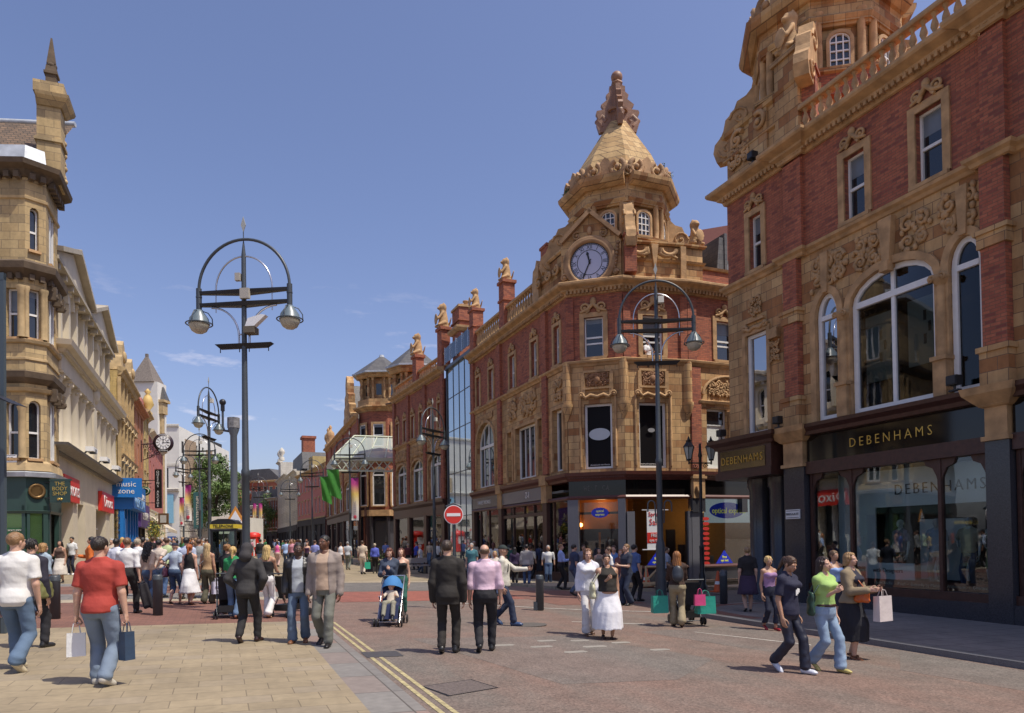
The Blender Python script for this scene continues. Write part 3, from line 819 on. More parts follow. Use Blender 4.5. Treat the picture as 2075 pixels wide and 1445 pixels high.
# ================================================================== CORNER TOWER (shared by the two terracotta corner buildings)
def oct_path(c, r, rot, n=8):
 return [(c[0]+r*math.cos(rot+2*math.pi*i/n), c[1]+r*math.sin(rot+2*math.pi*i/n)) for i in range(n, -1, -1)][::-1]
def corner_tower(b, c, zb, rot, full=True):
 """octagonal lantern with volutes, crest and tiled spire; c in the building's frame, zb = top of the drum"""
 cx, cy = c; V8 = [rot+math.pi/4*i for i in range(8)]
 t = MB(); t.frus(c, 2.45, 2.45, zb-0.5, zb+0.15, 8, rot); t.build('tower_base', M['brick'], b)
 t = MB(); t.profile([(0, 0), (0.14, 0.03), (0.16, 0.14), (0, 0.2)], oct_path(c, 2.42, rot), zb+0.12)
 t.frus(c, 2.06, 2.06, zb+0.1, zb+2.0, 8, rot)
 body = t.build('tower_body', M['terra'], b)
 # windows on each face, with their carved arches
 ap = 2.06*math.cos(math.pi/8)
 for i in range(8):
  a = rot+math.pi/8+math.pi/4*i
  xf = (cx+(ap+0.02)*math.cos(a), cy+(ap+0.02)*math.sin(a), 0, a+math.pi/2)
  window(b, -0.30, 0.30, zb+0.42, zb+1.25, 0.24, y=-0.12, depth=0.06, kind='plain', fw=0.035, surround='terra_plain', sw=0.10, sproud=0.04, xf=xf,
    bars=((-0.1, 0.1), (zb+0.68, zb+0.95, zb+1.22)), sill=True)
  f = MB(); f.lathe([(0.13, 0), (0.15, 0.05), (0.11, 0.10), (0.13, 0.5), (0.115, 1.65), (0.16, 1.72), (0.14, 1.78), (0.19, 1.86), (0.19, 1.92)], (-0.62, -0.10, zb+0.22), 12)
  f.build('column', M['terra_plain'], b, xf)
  f = MB(); f.lathe([(0.13, 0), (0.15, 0.05), (0.11, 0.10), (0.13, 0.5), (0.115, 1.65), (0.16, 1.72), (0.14, 1.78), (0.19, 1.86), (0.19, 1.92)], (0.62, -0.10, zb+0.22), 12)
  f.build('column', M['terra_plain'], b, xf)
  if i % 2 == 0:
   # volute buttress on the vertex: a thick scroll slab standing out from the wall
   av = rot+math.pi/4*i
   g = MB(); th = 0.21
   e_ = .78 if i == 0 else 1.14
   prof = [(1.95, zb+1.75)]+[(1.95+d_*e_, zb+z_) for d_, z_ in ((.3, 1.85), (.5, 1.62), (.78, 1.52), (.9, 1.2), (1.15, .98), (1.22, .62), (1.3, .42), (1.5, .2), (1.55, -.1), (1.45, -.45))]+[(1.9, zb-0.5)]
   g.prism(prof, -th, th)
   for sgn in (-1, 1):
    g.scroll(1.95+.7*e_, zb+0.95, 0.36, sgn*(th+0.01), 1.3, 1, 0, 0.055, 14)
    g.scroll(1.95+1.1*e_, zb-0.05, 0.34, sgn*(th+0.01), 1.3, -1, 0, 0.05, 14)
   g.build('volute', M['terra_plain'], b, (cx, cy, 0, av))
   p = MB(); p.box(2.5, 2.98, -0.25, 0.25, zb-1.5, zb+0.02); p.box(2.45, 3.04, -0.30, 0.30, zb+0.02, zb+0.12)
   p.build('pedestal', M['brick'], b, (cx, cy, 0, av))
 e = MB()
 e.profile([(-0.4, 0), (0.10, 0), (0.14, 0.10), (0.20, 0.14), (0.26, 0.24), (0.20, 0.34), (0.12, 0.42), (0.14, 0.62), (0.22, 0.70), (0.24, 0.86), (-0.4, 0.86)], oct_path(c, 2.10, rot), zb+1.72)
 e.profile([(-0.4, 0), (0.30, 0), (0.52, 0.14), (0.60, 0.28), (0.62, 0.42), (0.4, 0.46), (-0.4, 0.46)], oct_path(c, 2.14, rot), zb+2.48)
 e.frus(c, 2.3, 2.3, zb+1.8, zb+2.9, 8, rot)
 e.build('entablature', M['terra'], b)
 # crest of C-scrolls round the eaves
 for i in range(8):
  a = rot+math.pi/8+math.pi/4*i
  xf = (cx+2.28*math.cos(a), cy+2.28*math.sin(a), 0, a+math.pi/2)
  g = MB(); z = zb+2.92
  for sx in (-0.52, 0.52):
   pts = [(sx+0.30*math.cos(q), 0, z+0.33+0.30*math.sin(q)) for q in [math.pi*0.62*(1 if sx < 0 else 1)+k*math.pi*1.75/12 for k in range(13)]]
   g.tube(pts, 0.125, 6); g.ball((sx, -0.04, z+0.33), 0.13, n=8, m=6)
  g.prism([(-0.20, z), (0.20, z), (0.15, z+0.35), (0.26, z+0.5), (0.15, z+0.70), (0, z+0.82), (-0.15, z+0.70), (-0.26, z+0.5), (-0.15, z+0.35)], -0.10, 0.10)
  g.box(-0.86, 0.86, -0.09, 0.09, z-0.04, z+0.12)
  g.scroll(-0.86, z+0.25, 0.24, 0.0, 1.2, -1, 1.2, 0.09, 10)
  g.build('crest', M['terra_dirty'], b, xf)
 r = MB(); r.frus(c, 2.5, 1.78, zb+2.85, zb+4.35, 8, rot); r.frus(c, 1.78, 0.46, zb+4.35, zb+6.4, 8, rot); r.build('spire_roof', M['roof_tile_tan'], b)
 f = MB(); z = zb+6.3
 f.frus(c, 0.42, 0.26, z, z+2.0, 4, rot)
 for i in range(4):
  a = rot+math.pi/2*i
  def P(d, zz): return (cx+d*math.cos(a), cy+d*math.sin(a), zz)
  pr = [(0.1, z-0.15), (0.86, z-0.3), (0.98, z+0.1), (0.90, z+0.4), (1.0, z+0.6), (0.96, z+0.72), (0.62, z+0.78), (0.76, z+1.0), (0.52, z+1.2), (0.46, z+1.25), (0.52, z+1.45), (0.36, z+1.6), (0.36, z+1.85), (0.1, z+1.95)]
  n = len(pr); ax = Vector((-math.sin(a), math.cos(a), 0))*0.11
  vs = [Vector(P(d, q))-ax for d, q in pr]+[Vector(P(d, q))+ax for d, q in pr]
  tr = tessellate_polygon([[Vector((d, q, 0)) for d, q in pr]])
  f.add(vs, [k[::-1] for k in tr]+[[j+n for j in k] for k in tr]+[(j, (j+1) % n, n+(j+1) % n, n+j) for j in range(n)])
  f.tube([P(0.7, z+0.0), P(0.92, z+0.25), P(0.7, z+0.5), P(0.5, z+0.32), P(0.62, z+0.2)], 0.15, 6)
  f.tube([P(0.2, z+0.72), P(0.42, z+0.78), P(0.46, z+0.98), P(0.3, z+1.0)], 0.11, 6)
 f.profile([(0, 0), (0.08, 0.02), (0.10, 0.10), (0, 0.12)], oct_path(c, 0.42, rot), z+0.62)
 f.frus(c, 0.20, 0.29, z+1.85, z+2.02, 6, rot); f.frus(c, 0.29, 0.22, z+2.02, z+2.12, 6, rot)
 f.ball((cx, cy, z+2.33), 0.27, n=14, m=10)
 f.build('finial', M['terra_brown_light'], b)
M['terra_dirty'] = mat('sooty_terracotta', (0.34, 0.205, 0.105), 0.8, noise=0.45, nscale=2.2, bump=0.4, bscale=12)
M['terra_brown_light'] = mat('weathered_brown_terracotta', (0.25, 0.13, 0.075), 0.5, noise=0.3, nscale=2.5, bump=0.3, bscale=12)
def lettering(parent, s, size, x, z, y=-0.02, m='gold', sx=0.8, space=1.25, name='lettering'):
 return text(name, s, size, M[m], parent, (x, y, z), sx=sx, space=space, thin=True)
# ================================================================== RIGHT: red and tan department store with arched windows, in shade
D = thing('department_store', 'large shaded red brick and terracotta store with arched windows over a dark shopfront', 'building', sn(0, 16.2), ANG_R)
XL, XR = -19.75, 5.0
holes2 = []; wins2 = [(-18.66, -18.10)] + [(-14.80, -14.10), (-12.58, -11.86)] + [(-8.6, -7.9), (-6.4, -5.7), (-2.4, -1.7), (-0.2, .5)]
for a, c_ in wins2: holes2.append(arch(a, c_, 10.5, 12.30, 0))
w = MB(); w.sheet([(XL, 10.2), (XR, 10.2), (XR, 13.3), (XL, 13.3)], holes2, 0.0, 0.22)
for u in (-17.0, -10.87, -4.7, 1.5):
 w.box(u+0.0, u+0.72 if u == -17.0 else u+0.55, -0.14, 0.02, 10.36, 13.1)
w.add([(XL, 0, 10.2), (XL, 9, 10.2), (XL, 9, 13.3), (XL, 0, 13.3)], [(0, 1, 2, 3)])
w.add([(XL, 0, 13.3), (XR, 0, 13.3), (XR, 9, 13.3), (XL, 9, 13.3)], [(0, 1, 2, 3)])
w.build('upper_wall', M['brick'], D)
for i, (a, c_) in enumerate(wins2):
 window(D, a, c_, 10.5, 12.30, depth=0.2, surround='terra_plain', sw=0.20, sproud=0.05, fw=0.06)
 k = MB(); k.cur = 0; keyscroll(k, (a+c_)/2, 12.52, 0.95, -0.08); k.build('window_crest', M['terra_plain'], D)
# first floor: blocks of tan terracotta
arches = []
def bay(o):
 return [(o-15.83, o-15.03, 0.66), (o-14.60, o-12.08, 0.72), (o-11.72, o-10.92, 0.66)]
A1 = bay(0) + bay(6.15) + bay(12.3)
holes1 = [arch(a, c_, 5.12, 8.08, r) for a, c_, r in A1] + [arch(-18.84, -17.86, 5.12, 8.40, 0)]
w = MB(); w.sheet([(XL, 5.0), (XR, 5.0), (XR, 10.2), (XL, 10.2)], holes1, -0.05, 0.36)
w.add([(XL, -0.05, 5.0), (XL, 9, 5.0), (XL, 9, 10.2), (XL, -0.05, 10.2)], [(0, 1, 2, 3)])
w.build('first_floor_wall', M['terra'], D)
w = MB(); w.box(XL, XL+.15, 2.6, 9, -.5, 5.0); w.box(XL, -17.1, 2.5, 2.6, -.5, 3.8); w.box(XL, XL+.15, 0.3, 9, 3.8, 5.0); w.build('side_wall', M['granite'], D)
w = MB()
for u in (-16.95, -10.85, -4.7): w.box(u, u+0.55, -0.26, 0.0, 5.95, 8.2); w.box(u, u+0.55, -0.26, 0.0, 8.55, 10.1)
w.build('brick_pilaster', M['brick'], D)
w = MB()
for u in (-16.95, -10.85, -4.7):
 w.box(u-0.05, u+0.60, -0.32, 0.0, 5.1, 5.85); w.box(u-0.10, u+0.65, -0.37, 0.0, 5.85, 5.97); w.box(u-0.06, u+0.61, -0.31, 0.0, 8.2, 8.55); w.box(u-0.12, u+0.67, -0.36, 0, 8.5, 8.6)
w.build('pilaster_base', M['terra'], D)
for a, c_, r in A1:
 window(D, a, c_, 5.12, 8.08, r, y=-0.05, depth=0.09, kind='mullion' if c_-a > 2 else 'transom', fw=0.13, surround='terra_plain', sw=0.20, sproud=0.10, sill=False, pane_mat=M['old_glass'])
window(D, -18.84, -17.86, 5.12, 8.40, 0, y=-0.05, depth=0.10, kind='plain', fw=0.11, surround='terra_plain', sw=0.14, sproud=0.08, sill=False, pane_mat=M['old_glass'])
w = MB()
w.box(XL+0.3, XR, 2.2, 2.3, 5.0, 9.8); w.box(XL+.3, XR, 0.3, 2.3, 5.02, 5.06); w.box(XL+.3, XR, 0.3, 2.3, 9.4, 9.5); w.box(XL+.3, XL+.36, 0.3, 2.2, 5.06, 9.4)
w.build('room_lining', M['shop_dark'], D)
for x0, x1, z0, z1 in ((-14.45, -13.5, 5.95, 7.75), (-13.15, -12.1, 6.1, 7.8)):
 p = MB(); p.box(x0, x1, 0.28, 0.31, z0, z1); p.build('hanging_poster', M['blind'], D)
 p = MB()
 for k in range(3): p.box(x0+0.45+0.13*(k % 2), x0+0.52+0.13*(k % 2), 0.265, 0.28, z0+0.5+0.3*k, z0+0.75+0.3*k)
 p.build('poster_mark', M['iron'], D)
p = MB(); p.box(-18.8, -17.9, 0.16, 0.2, 5.1, 8.3); p.build('window_screen', M['blind'], D)
for o in (0, 6.15, 12.3):
 c = MB()                                           # half-columns, capitals and carved spandrels
 for u in (o-14.81, o-11.90):
  c.box(u-0.17, u+0.17, -0.28, -0.02, 5.1, 5.95); c.box(u-0.21, u+0.21, -0.33, -0.02, 5.95, 6.05)
  c.lathe([(0.13, 0), (0.12, 1.3), (0.11, 1.72)], (u, -0.14, 6.05), 10); c.lathe([(0.12, 0), (0.20, 0.14), (0.22, 0.2), (0.16, 0.26)], (u, -0.14, 7.76), 10)
  c.scroll(u-0.14, 7.92, 0.11, -0.3, 1.2, 1, 0, 0.04, 8); c.scroll(u+0.14, 7.92, 0.11, -0.3, 1.2, -1, 3.1, 0.04, 8)
 c.build('window_column', M['terra_plain'], D)
 c = MB()
 carving(c, o-15.95, o-14.75, 8.95, 9.85, -0.09, 3, 1.0); carving(c, o-14.45, o-13.6, 8.95, 9.85, -0.09, 5)
 carving(c, o-13.0, o-12.2, 8.95, 9.85, -0.09, 7); carving(c, o-11.95, o-10.95, 8.95, 9.85, -0.09, 8)
 c.build('carved_frieze', M['terra_plain'], D)
 c = MB(); c.prism([(o-13.55, 10.0), (o-13.45, 8.7), (o-13.25, 8.7), (o-13.15, 10.0)], -0.24, 0.0); c.box(o-13.48, o-13.22, -0.32, -0.1, 8.6, 8.85)
 for u in (o-15.42, o-11.32): c.prism([(u-0.14, 9.9), (u-0.09, 8.75), (u+0.09, 8.75), (u+0.14, 9.9)], -0.20, 0.0)
 c.build('keystone', M['terra_plain'], D)
c = MB(); carving(c, -18.65, -18.1, 9.0, 9.6, -0.10, 9); c.box(-18.8, -17.95, -0.16, -0.04, 8.78, 8.86)
c.scroll(-18.85, 8.62, 0.13, -0.14, 1.2, 1, 0, .05, 8); c.scroll(-17.9, 8.62, 0.13, -0.14, 1.2, -1, 0, .05, 8)
c.tube([(-18.8, -.14, 8.62), (-18.6, -.14, 8.52), (-18.37, -.14, 8.6), (-18.1, -.14, 8.52), (-17.95, -.14, 8.62)], 0.06, 6)
c.box(-17.72, -17.3, -0.22, -0.04, 8.0, 8.3); carving(c, -17.7, -17.3, 7.3, 7.9, -0.12, 4)
c.build('carved_panel', M['terra_plain'], D)
c = MB(); c.profile(STRING, [(XL-0.02, 3.0), (XL-0.02, -0.05), (-17.05, -0.05), (-17.05, -0.2), (-16.2, -0.2), (-16.2, -0.05), (-10.95, -0.05), (-10.95, -0.24), (-10.2, -0.24), (-10.2, -0.05), (XR, -0.05)], 10.08)
c.build('string_course', M['terra_plain'], D)
cp = [(XL-0.02, 8.0), (XL-0.02, -0.02), (-17.05, -0.02), (-17.05, -0.16), (-16.2, -0.16), (-16.2, -0.02), (-10.9, -0.02), (-10.9, -0.16), (-10.3, -0.16), (-10.3, -0.02), (XR, -0.02)]
c = MB(); c.profile(CORNICE, cp, 13.15)
path_dentils(c, [(XL, 0), (XR, 0)], 13.24, 13.38, 0.16, 0.17, 0.10)
c.build('cornice', M['terra_plain'], D)
balustrade(D, [(-16.3, -0.1), (-8.0, -0.1)], 13.78, 0.29, h=0.56, inset_=0.1)
# drum of the corner tower
c = MB()
dp = [(XL+0.05, 7.0), (XL+0.05, 0.0), (-16.35, 0.0), (-16.35, 0.6)]
c.profile([(-0.3, 0), (0, 0), (0, 1.9), (-0.3, 1.9)], [(XL+0.05, 8.0), (XL+0.05, 0.0), (-16.35, 0.0), (-16.35, 4.0)], 13.7)
c.profile([(0, 0), (0.1, 0.04), (0.12, 0.12), (0, 0.18)], dp, 14.6); c.profile([(0, 0), (0.12, 0.04), (0.16, 0.14), (0, 0.22)], dp, 15.42)
c.box(-17.3, -16.35, -0.10, 0.4, 13.7, 16.4); c.box(-17.4, -16.25, -0.18, 0.5, 16.4, 16.55)
c.box(-18.5, -17.7, -0.08, 0.1, 13.7, 15.6)
c.build('drum', M['terra'], D)
c = MB(); c.scroll(-19.1, 15.1, 0.32, -0.08, 1.2, 1, 0.5, 0.09); c.scroll(-18.0, 15.1, 0.32, -0.14, 1.2, -1, 2.0, 0.09); carving(c, -19.5, -18.6, 14.2, 14.9, -0.06, 2)
c.build('drum_scroll', M['terra_plain'], D)
corner_tower(D, (-17.9, 2.6), 15.7, R(22.5)+0.2)
ln = lion('lion_statue', M['terra_plain'], 1.35)
ln.parent = D; ln.location = (-16.85, 0.15, 16.55); ln.name = 'lion_statue'
# shopfront
c = MB()
c.profile([(0, 0), (0.25, 0), (0.28, 0.10), (0.40, 0.20), (0.42, 0.30), (0, 0.36)], [(XL+0.0, 4), (XL+0.0, -0.12), (XR, -0.12)], 4.74)
c.box(-16.25, -10.87, -0.20, 0.1, 3.62, 3.98); c.box(-10.3, -4.2, -0.20, 0.1, 3.62, 3.98); c.box(-4.2, XR, -0.2, 0.1, 0, 4.6)
c.box(-16.25, -4, -0.16, 0.12, 0.22, 0.42)
for u in (-16.17, -14.75, -12.12, -10.92, -10.25, -8.9, -6.3, -4.7):
 c.box(u-0.045, u+0.045, -0.08, 0.06, 0.42, 3.62)
 for sg in (-1, 1):
  if (u == -16.17 and sg < 0) or (u == -10.92 and sg > 0) or (u == -10.25 and sg < 0): continue
  c.prism([(u+sg*0.04, 3.62), (u+sg*0.42, 3.62), (u+sg*0.36, 3.48), (u+sg*0.18, 3.40), (u+sg*0.09, 3.22), (u+sg*0.04, 3.05)], -0.06, 0.02)
path_dentils(c, [(-16.2, -0.3), (XR, -0.3)], 4.86, 4.93, 0.0, 0.13, 0.06)
c.build('shopfront_timber', M['mahogany'], D)
c = MB(); c.box(-16.23, -10.88, -0.14, 0.1, 3.98, 4.74); c.box(-10.3, XR, -0.14, 0.1, 3.98, 4.74); c.build('fascia', M['fascia_black'], D)
c = MB(); c.box(-16.15, -10.9, -0.01, 0.0, 0.42, 3.62); c.box(-10.3, -4.7, -0.01, 0.0, 0.42, 3.62); c.build('shop_window', M['glass'], D)
c = MB(); c.box(-16.25, -4, -0.24, 0.1, -0.5, 0.22); c.build('stall_riser', M['granite'], D)
for u0, u1 in ((-17.07, -16.26), (-10.86, -10.32), (-4.7, -4.1)):
 c = MB(); c.box(u0, u1, -0.26, 0.2, -0.5, 3.86); c.build('granite_pier', M['granite'], D)
 c = MB(); c.box(u0+0.02, u1-0.02, -0.28, 0.2, 3.88, 4.62); c.box(u0-0.04, u1+0.04, -0.34, 0.2, 3.86, 3.96)
 c.profile([(0, 0), (0.06, 0.03), (0.16, 0.14), (0.30, 0.30), (0.34, 0.46), (0, 0.50)], [(u0, 0.2), (u0, -0.28), (u1, -0.28), (u1, 0.2)], 4.60)
 path_dentils(c, [(u0, -0.30), (u1, -0.30)], 4.66, 4.74, 0.02, 0.1, 0.06)
 c.build('pier_capital', M['terra_plain'], D)
lettering(D, 'DEBENHAMS', 0.36, -13.45, 4.33, y=-0.155, sx=0.9, space=1.5)
# display behind the glass
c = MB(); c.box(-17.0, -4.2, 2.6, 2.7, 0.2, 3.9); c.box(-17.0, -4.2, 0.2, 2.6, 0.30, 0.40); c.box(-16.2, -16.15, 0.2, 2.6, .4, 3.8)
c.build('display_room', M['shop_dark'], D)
pale_board = mat('pale_display_board', (0.74, 0.78, 0.78), 0.6)
c = MB(); c.box(-16.1, -14.8, 0.9, 0.94, 0.9, 3.6); c.box(-14.7, -10.95, 0.5, 0.54, 2.55, 3.55); c.box(-13.75, -12.4, 1.3, 1.34, 0.6, 2.2); c.box(-14.6, -13.1, 0.25, 0.27, 0.62, 1.05)
c.build('display_board', pale_board, D)
lettering(D, 'DEBENHAMS', 0.40, -12.6, 2.98, y=0.48, m='black', sx=0.9, space=1.3)
lettering(D, 'with Designers', 0.17, -13.9, 0.85, y=0.24, m='iron_dark', sx=0.9, space=1.0)
c = MB(); c.box(-16.1, -10.95, 0.20, 0.24, 0.42, 0.62); c.build('window_ledge', mat('dark_red_ledge', (0.10, 0.03, 0.02), 0.6), D)
lettering(D, 'John Rocha  -  Pearl  -  Butterfly by Matthew Williamson  -  Gharani', 0.11, -12.7, 0.52, y=0.19, m='off_white', sx=1.0, space=1.0)
# corner entrance: projecting sign box on two granite columns
c = MB()
c.box(-19.95, -17.3, -0.55, 2.2, 3.72, 3.95); c.box(-19.9, -17.35, -0.48, 2.2, 3.95, 4.72)
c.profile([(0, 0), (0.05, 0), (0.10, 0.10), (0.24, 0.22), (0.26, 0.34), (0, 0.38)], [(-19.9, 3.0), (-19.9, -0.48), (-17.3, -0.48), (-17.3, 0.2)], 4.72)
path_dentils(c, [(-19.9, -0.56), (-17.3, -0.56)], 4.86, 4.93, 0.0, 0.13, 0.05)
c.build('entrance_canopy', M['mahogany'], D)
c = MB(); c.box(-19.75, -17.6, -0.50, -0.4, 4.02, 4.66); c.build('canopy_sign', mat('brass_mirror_sign', (0.16, 0.13, 0.085), 0.12, 0.9), D)
lettering(D, 'DEBENHAMS', 0.36, -18.68, 4.32, y=-0.515, sx=0.88, space=1.15)
for u in (-19.05, -18.1):
 c = MB(); c.lathe([(0.42, 0), (0.42, 0.12), (0.34, 0.16), (0.34, 3.75), (0.40, 3.9), (0.40, 4.2)], (u, 0.55, -0.45), 24); c.build('granite_column', M['granite'], D)
c = MB(); c.box(-17.1, -16.9, 0.2, 6.0, -0.5, 3.9); c.box(-17.2, -17.1, 1.6, 3.0, -0.4, 2.6); c.build('entrance_wall', M['granite'], D)
c = MB(); c.box(-17.23, -17.2, 1.75, 2.85, 0.6, 1.9); c.build('poster', mat('dark_red_poster', (0.16, 0.02, 0.025), 0.5), D)
c = MB(); c.box(-16.98, -16.42, -0.30, -0.27, 2.32, 2.60); c.build('street_sign', M['white'], D)
c = MB(); c.box(-16.95, -16.45, -0.306, -0.30, 2.35, 2.365); c.box(-16.95, -16.45, -0.306, -0.30, 2.555, 2.57); c.build('sign_border', M['black'], D)
lettering(D, 'BRIGGATE', 0.105, -16.7, 2.46, y=-0.306, m='black', sx=1.0, space=1.05)
c = MB(); c.box(XL+0.1, XR, 9, 9.2, -0.5, 13.3); c.box(XR-0.1, XR, 0.1, 9, -0.5, 13.3); c.box(XL+3, XL+3.1, 6, 9, -.5, 5.2); c.build('back_wall', M['brick'], D)
def floodlight(loc, rz, parent=None, label=None):
 mb = MB(); mb.box(-0.13, 0.13, -0.12, 0.10, 0.12, 0.34); mb.box(-0.11, 0.11, -0.14, -0.12, 0.14, 0.32)
 mb.tube([(0, 0, 0), (0, 0, 0.14)], 0.03, 6); mb.box(-0.12, 0.12, -0.05, 0.08, -0.02, 0.02)
 o = mb.build('floodlight', M['iron_dark']); o.location = loc; o.rotation_euler = (0, 0, rz)
 return tag(o, label, 'floodlight', 'small black floodlights on the ledges')
def Dp(u, y, z): return sn(-u, 16.2+y, z)
floodlight(Dp(-17.15, -0.35, 5.13), ANG_R, label='black floodlight on the dark ledge left of the narrow arched window of the store')
floodlight(Dp(-11.45, -0.38, 5.13), ANG_R, label='black floodlight on the dark ledge under the right arched window of the store')
floodlight(Dp(-18.1, -0.30, 13.78), ANG_R, label='black floodlight up on the cornice at the corner of the store')
floodlight(Dp(-19.9, -0.30, 5.13), ANG_R, label='black floodlight above the left end of the entrance sign box')
# ================================================================== CLOCK TOWER BUILDING on the far corner of the side street
A = thing('clock_tower_building', 'sunlit brick and terracotta corner building with octagonal clock tower and tiled spire', 'building', (0, 0, 0), 0)
FS = (*sn(0, 14.0)[:2], 0, ANG_R)
P1 = sn(27.74, 14.0); P2 = Vector((4.83, 30.26, 0)); P3 = Vector((7.69, 30.85, 0)); P4 = P3 + N*14; P0 = sn(40.35, 14.0)
def face(a, b): return (a.x, a.y, 0, math.atan2(b.y-a.y, b.x-a.x)), (b-a).length
F1, L1 = face(P1, P2); F2, L2 = face(P2, P3); F3, L3 = face(P3, P4)
U0, U1 = -40.35, -27.74
PATH = [tuple(P0+N*0)[:2], tuple(P1)[:2], tuple(P2)[:2], tuple(P3)[:2], tuple(P4)[:2]]
# street front: second floor brick
s2 = [(-39.55, -38.95), (-37.45, -36.75), (-34.35, -33.6), (-31.55, -30.85), (-29.0, -28.4)]
w = MB(); w.sheet([(U0, 9.2), (U1, 9.2), (U1, 12.4), (U0, 12.4)], [arch(a, c_, 9.6, 11.35, 0) for a, c_ in s2], 0, 0.22)
for u in (-40.3, -35.95, -30.15): w.box(u, u+0.5, -0.14, 0.02, 4.8, 12.3)
w.build('upper_wall', M['brick'], A, FS)
for a, c_ in s2:
 window(A, a, c_, 9.6, 11.35, depth=0.2, surround='terra_plain', sw=0.16, fw=0.06, xf=FS)
 k = MB(); keyscroll(k, (a+c_)/2, 11.55, 0.85, -0.06); k.build('window_crest', M['terra_plain'], A, FS)
h1 = [(-39.55, -36.55, 4.85, 7.2, 1.3), (-34.65, -34.0, 4.85, 7.4, 0), (-33.55, -31.0, 4.85, 7.45, 0), (-30.75, -30.25, 4.85, 7.5, 0), (-29.15, -28.15, 4.85, 7.6, 0)]
w = MB(); w.sheet([(U0, 4.7), (U1, 4.7), (U1, 9.2), (U0, 9.2)], [arch(a, c_, z, t, r) for a, c_, z, t, r in h1], -0.03, 0.34)
w.build('first_floor_wall', M['terra'], A, FS)
for a, c_, z, t, r in h1:
 window(A, a, c_, z, t, r, y=-0.03, depth=0.24, kind='mullion' if c_-a > 2 else 'plain', fw=0.10, surround='terra_plain', sw=0.15, sproud=0.08, sill=False, xf=FS, pane_mat=M['blue_glass'] if r else None, bars=((a+0.7, c_-0.7), ()) if c_-a > 2 else None)
w = MB()
for u0, u1 in ((-39.3, -36.8), (-34.4, -33.4), (-32.8, -31.0), (-29.0, -28.2)):
 carving(w, u0, u1, 7.95 if u0 > -36 else 8.6, 8.95, -0.08, int(-u0))
w.build('carved_frieze', M['terra_plain'], A, FS)
# canted faces
def canted(F, Ln, sw0, sw1, ww0, ww1):
 w = MB(); w.sheet([(0, 9.35), (Ln, 9.35), (Ln, 12.35), (0, 12.35)], [arch(sw0, sw1, 9.62, 11.35, 0)], 0, 0.2)
 w.box(0.0, 0.32, -0.09, 0.0, 9.5, 12.2); w.box(Ln-0.32, Ln, -0.09, 0.0, 9.5, 12.2)
 w.build('upper_wall', M['brick'], A, F)
 window(A, sw0, sw1, 9.62, 11.35, depth=0.16, surround='terra_plain', sw=0.2, sproud=0.06, fw=0.06, xf=F, open_sash=0.25)
 k = MB(); keyscroll(k, (sw0+sw1)/2, 11.55, 1.25, -0.07); k.build('window_crest', M['terra_plain'], A, F)
 w = MB(); w.sheet([(0, 4.6), (Ln, 4.6), (Ln, 9.35), (0, 9.35)], [arch(ww0, ww1, 4.82, 7.62, 0)], -0.02, 0.3)
 w.build('first_floor_wall', M['terra'], A, F)
 w = MB()
 for u in (0.0, Ln):                              # corner shafts on carved corbels
  w.lathe([(0.03, -0.62), (0.16, -0.35), (0.24, -0.10), (0.26, 0.0), (0.26, 0.1)], (u, 0.0, 7.55), 8)
  w.lathe([(0.20, 0), (0.20, 1.85)], (u, 0.0, 7.6), 8)
 w.build('corbel_shaft', M['terra'], A, F)
 w = MB()
 w.tube([(ww0-0.16, -0.05, 4.9), (ww0-0.16, -0.05, 7.9), (ww0-0.02, -0.06, 8.02)], 0.06, 6); w.tube([(ww1+0.16, -0.05, 4.9), (ww1+0.16, -0.05, 7.9), (ww1+0.02, -0.06, 8.02)], 0.06, 6)
 cx = (ww0+ww1)/2
 w.tube([(cx-0.62, -0.12, 7.98), (cx-0.5, -0.14, 7.86), (cx-0.28, -0.12, 7.98), (cx, -0.14, 7.88), (cx+0.28, -0.12, 7.98), (cx+0.5, -0.14, 7.86), (cx+0.62, -0.12, 7.98)], 0.075, 6)
 w.scroll(cx-0.72, 7.98, 0.14, -0.12, 1.2, 1, 0, .05, 10); w.scroll(cx+0.72, 7.98, 0.14, -0.12, 1.2, -1, 3, .05, 10)
 w.box(cx-0.62, cx+0.62, -0.15, 0, 8.22, 8.30)
 for sg in (-1, 1): w.prism([(cx+sg*0.62-0.07, 8.95), (cx+sg*0.62+0.07, 8.95), (cx+sg*0.60+0.09, 8.0), (cx+sg*0.60-0.09, 8.0)], -0.14, 0)
 w.box(cx-0.62, cx+0.62, -0.10, 0, 8.95, 9.05)
 w.build('window_hood', M['terra_plain'], A, F)
 w = MB(); w.box(cx-0.42, cx+0.42, -0.05, 0.0, 8.36, 8.92); w.cur = 0; carving(w, cx-0.42, cx+0.42, 8.36, 8.92, -0.07, 21, 1.3); w.ball((cx, -0.08, 8.62), 0.14, 0.08, 0.17)
 w.build('coat_of_arms_panel', mat('brown_carved_panel', (0.26, 0.13, 0.06), 0.7, noise=0.3, nscale=6), A, F)
 fo = window(A, ww0, ww1, 4.82, 7.62, y=-0.02, depth=0.24, kind='plain', fw=0.10, sill=False, xf=F, pane='black_panel')
canted(F1, L1, 0.78, 1.60, 0.72, 1.92)
canted(F2, L2, 0.88, 1.80, 0.66, 1.92)
def oval(name, F, cx, cz, rx, rz, m, y):
 o = MB(); o.prism([(cx+rx*math.cos(2*math.pi*i/28), cz+rz*math.sin(2*math.pi*i/28)) for i in range(28)], y-0.012, y)
 return o.build(name, m, A, F)
oval('oval_sign', F1, 1.34, 6.32, 0.46, 0.26, mat('silver_oval', (0.45, 0.46, 0.47), 0.3, 0.3), 0.17)
oval('oval_sign', F2, 1.28, 6.45, 0.16, 0.09, mat('silver_oval_small', (0.4, 0.41, 0.42), 0.3, 0.3), 0.17)
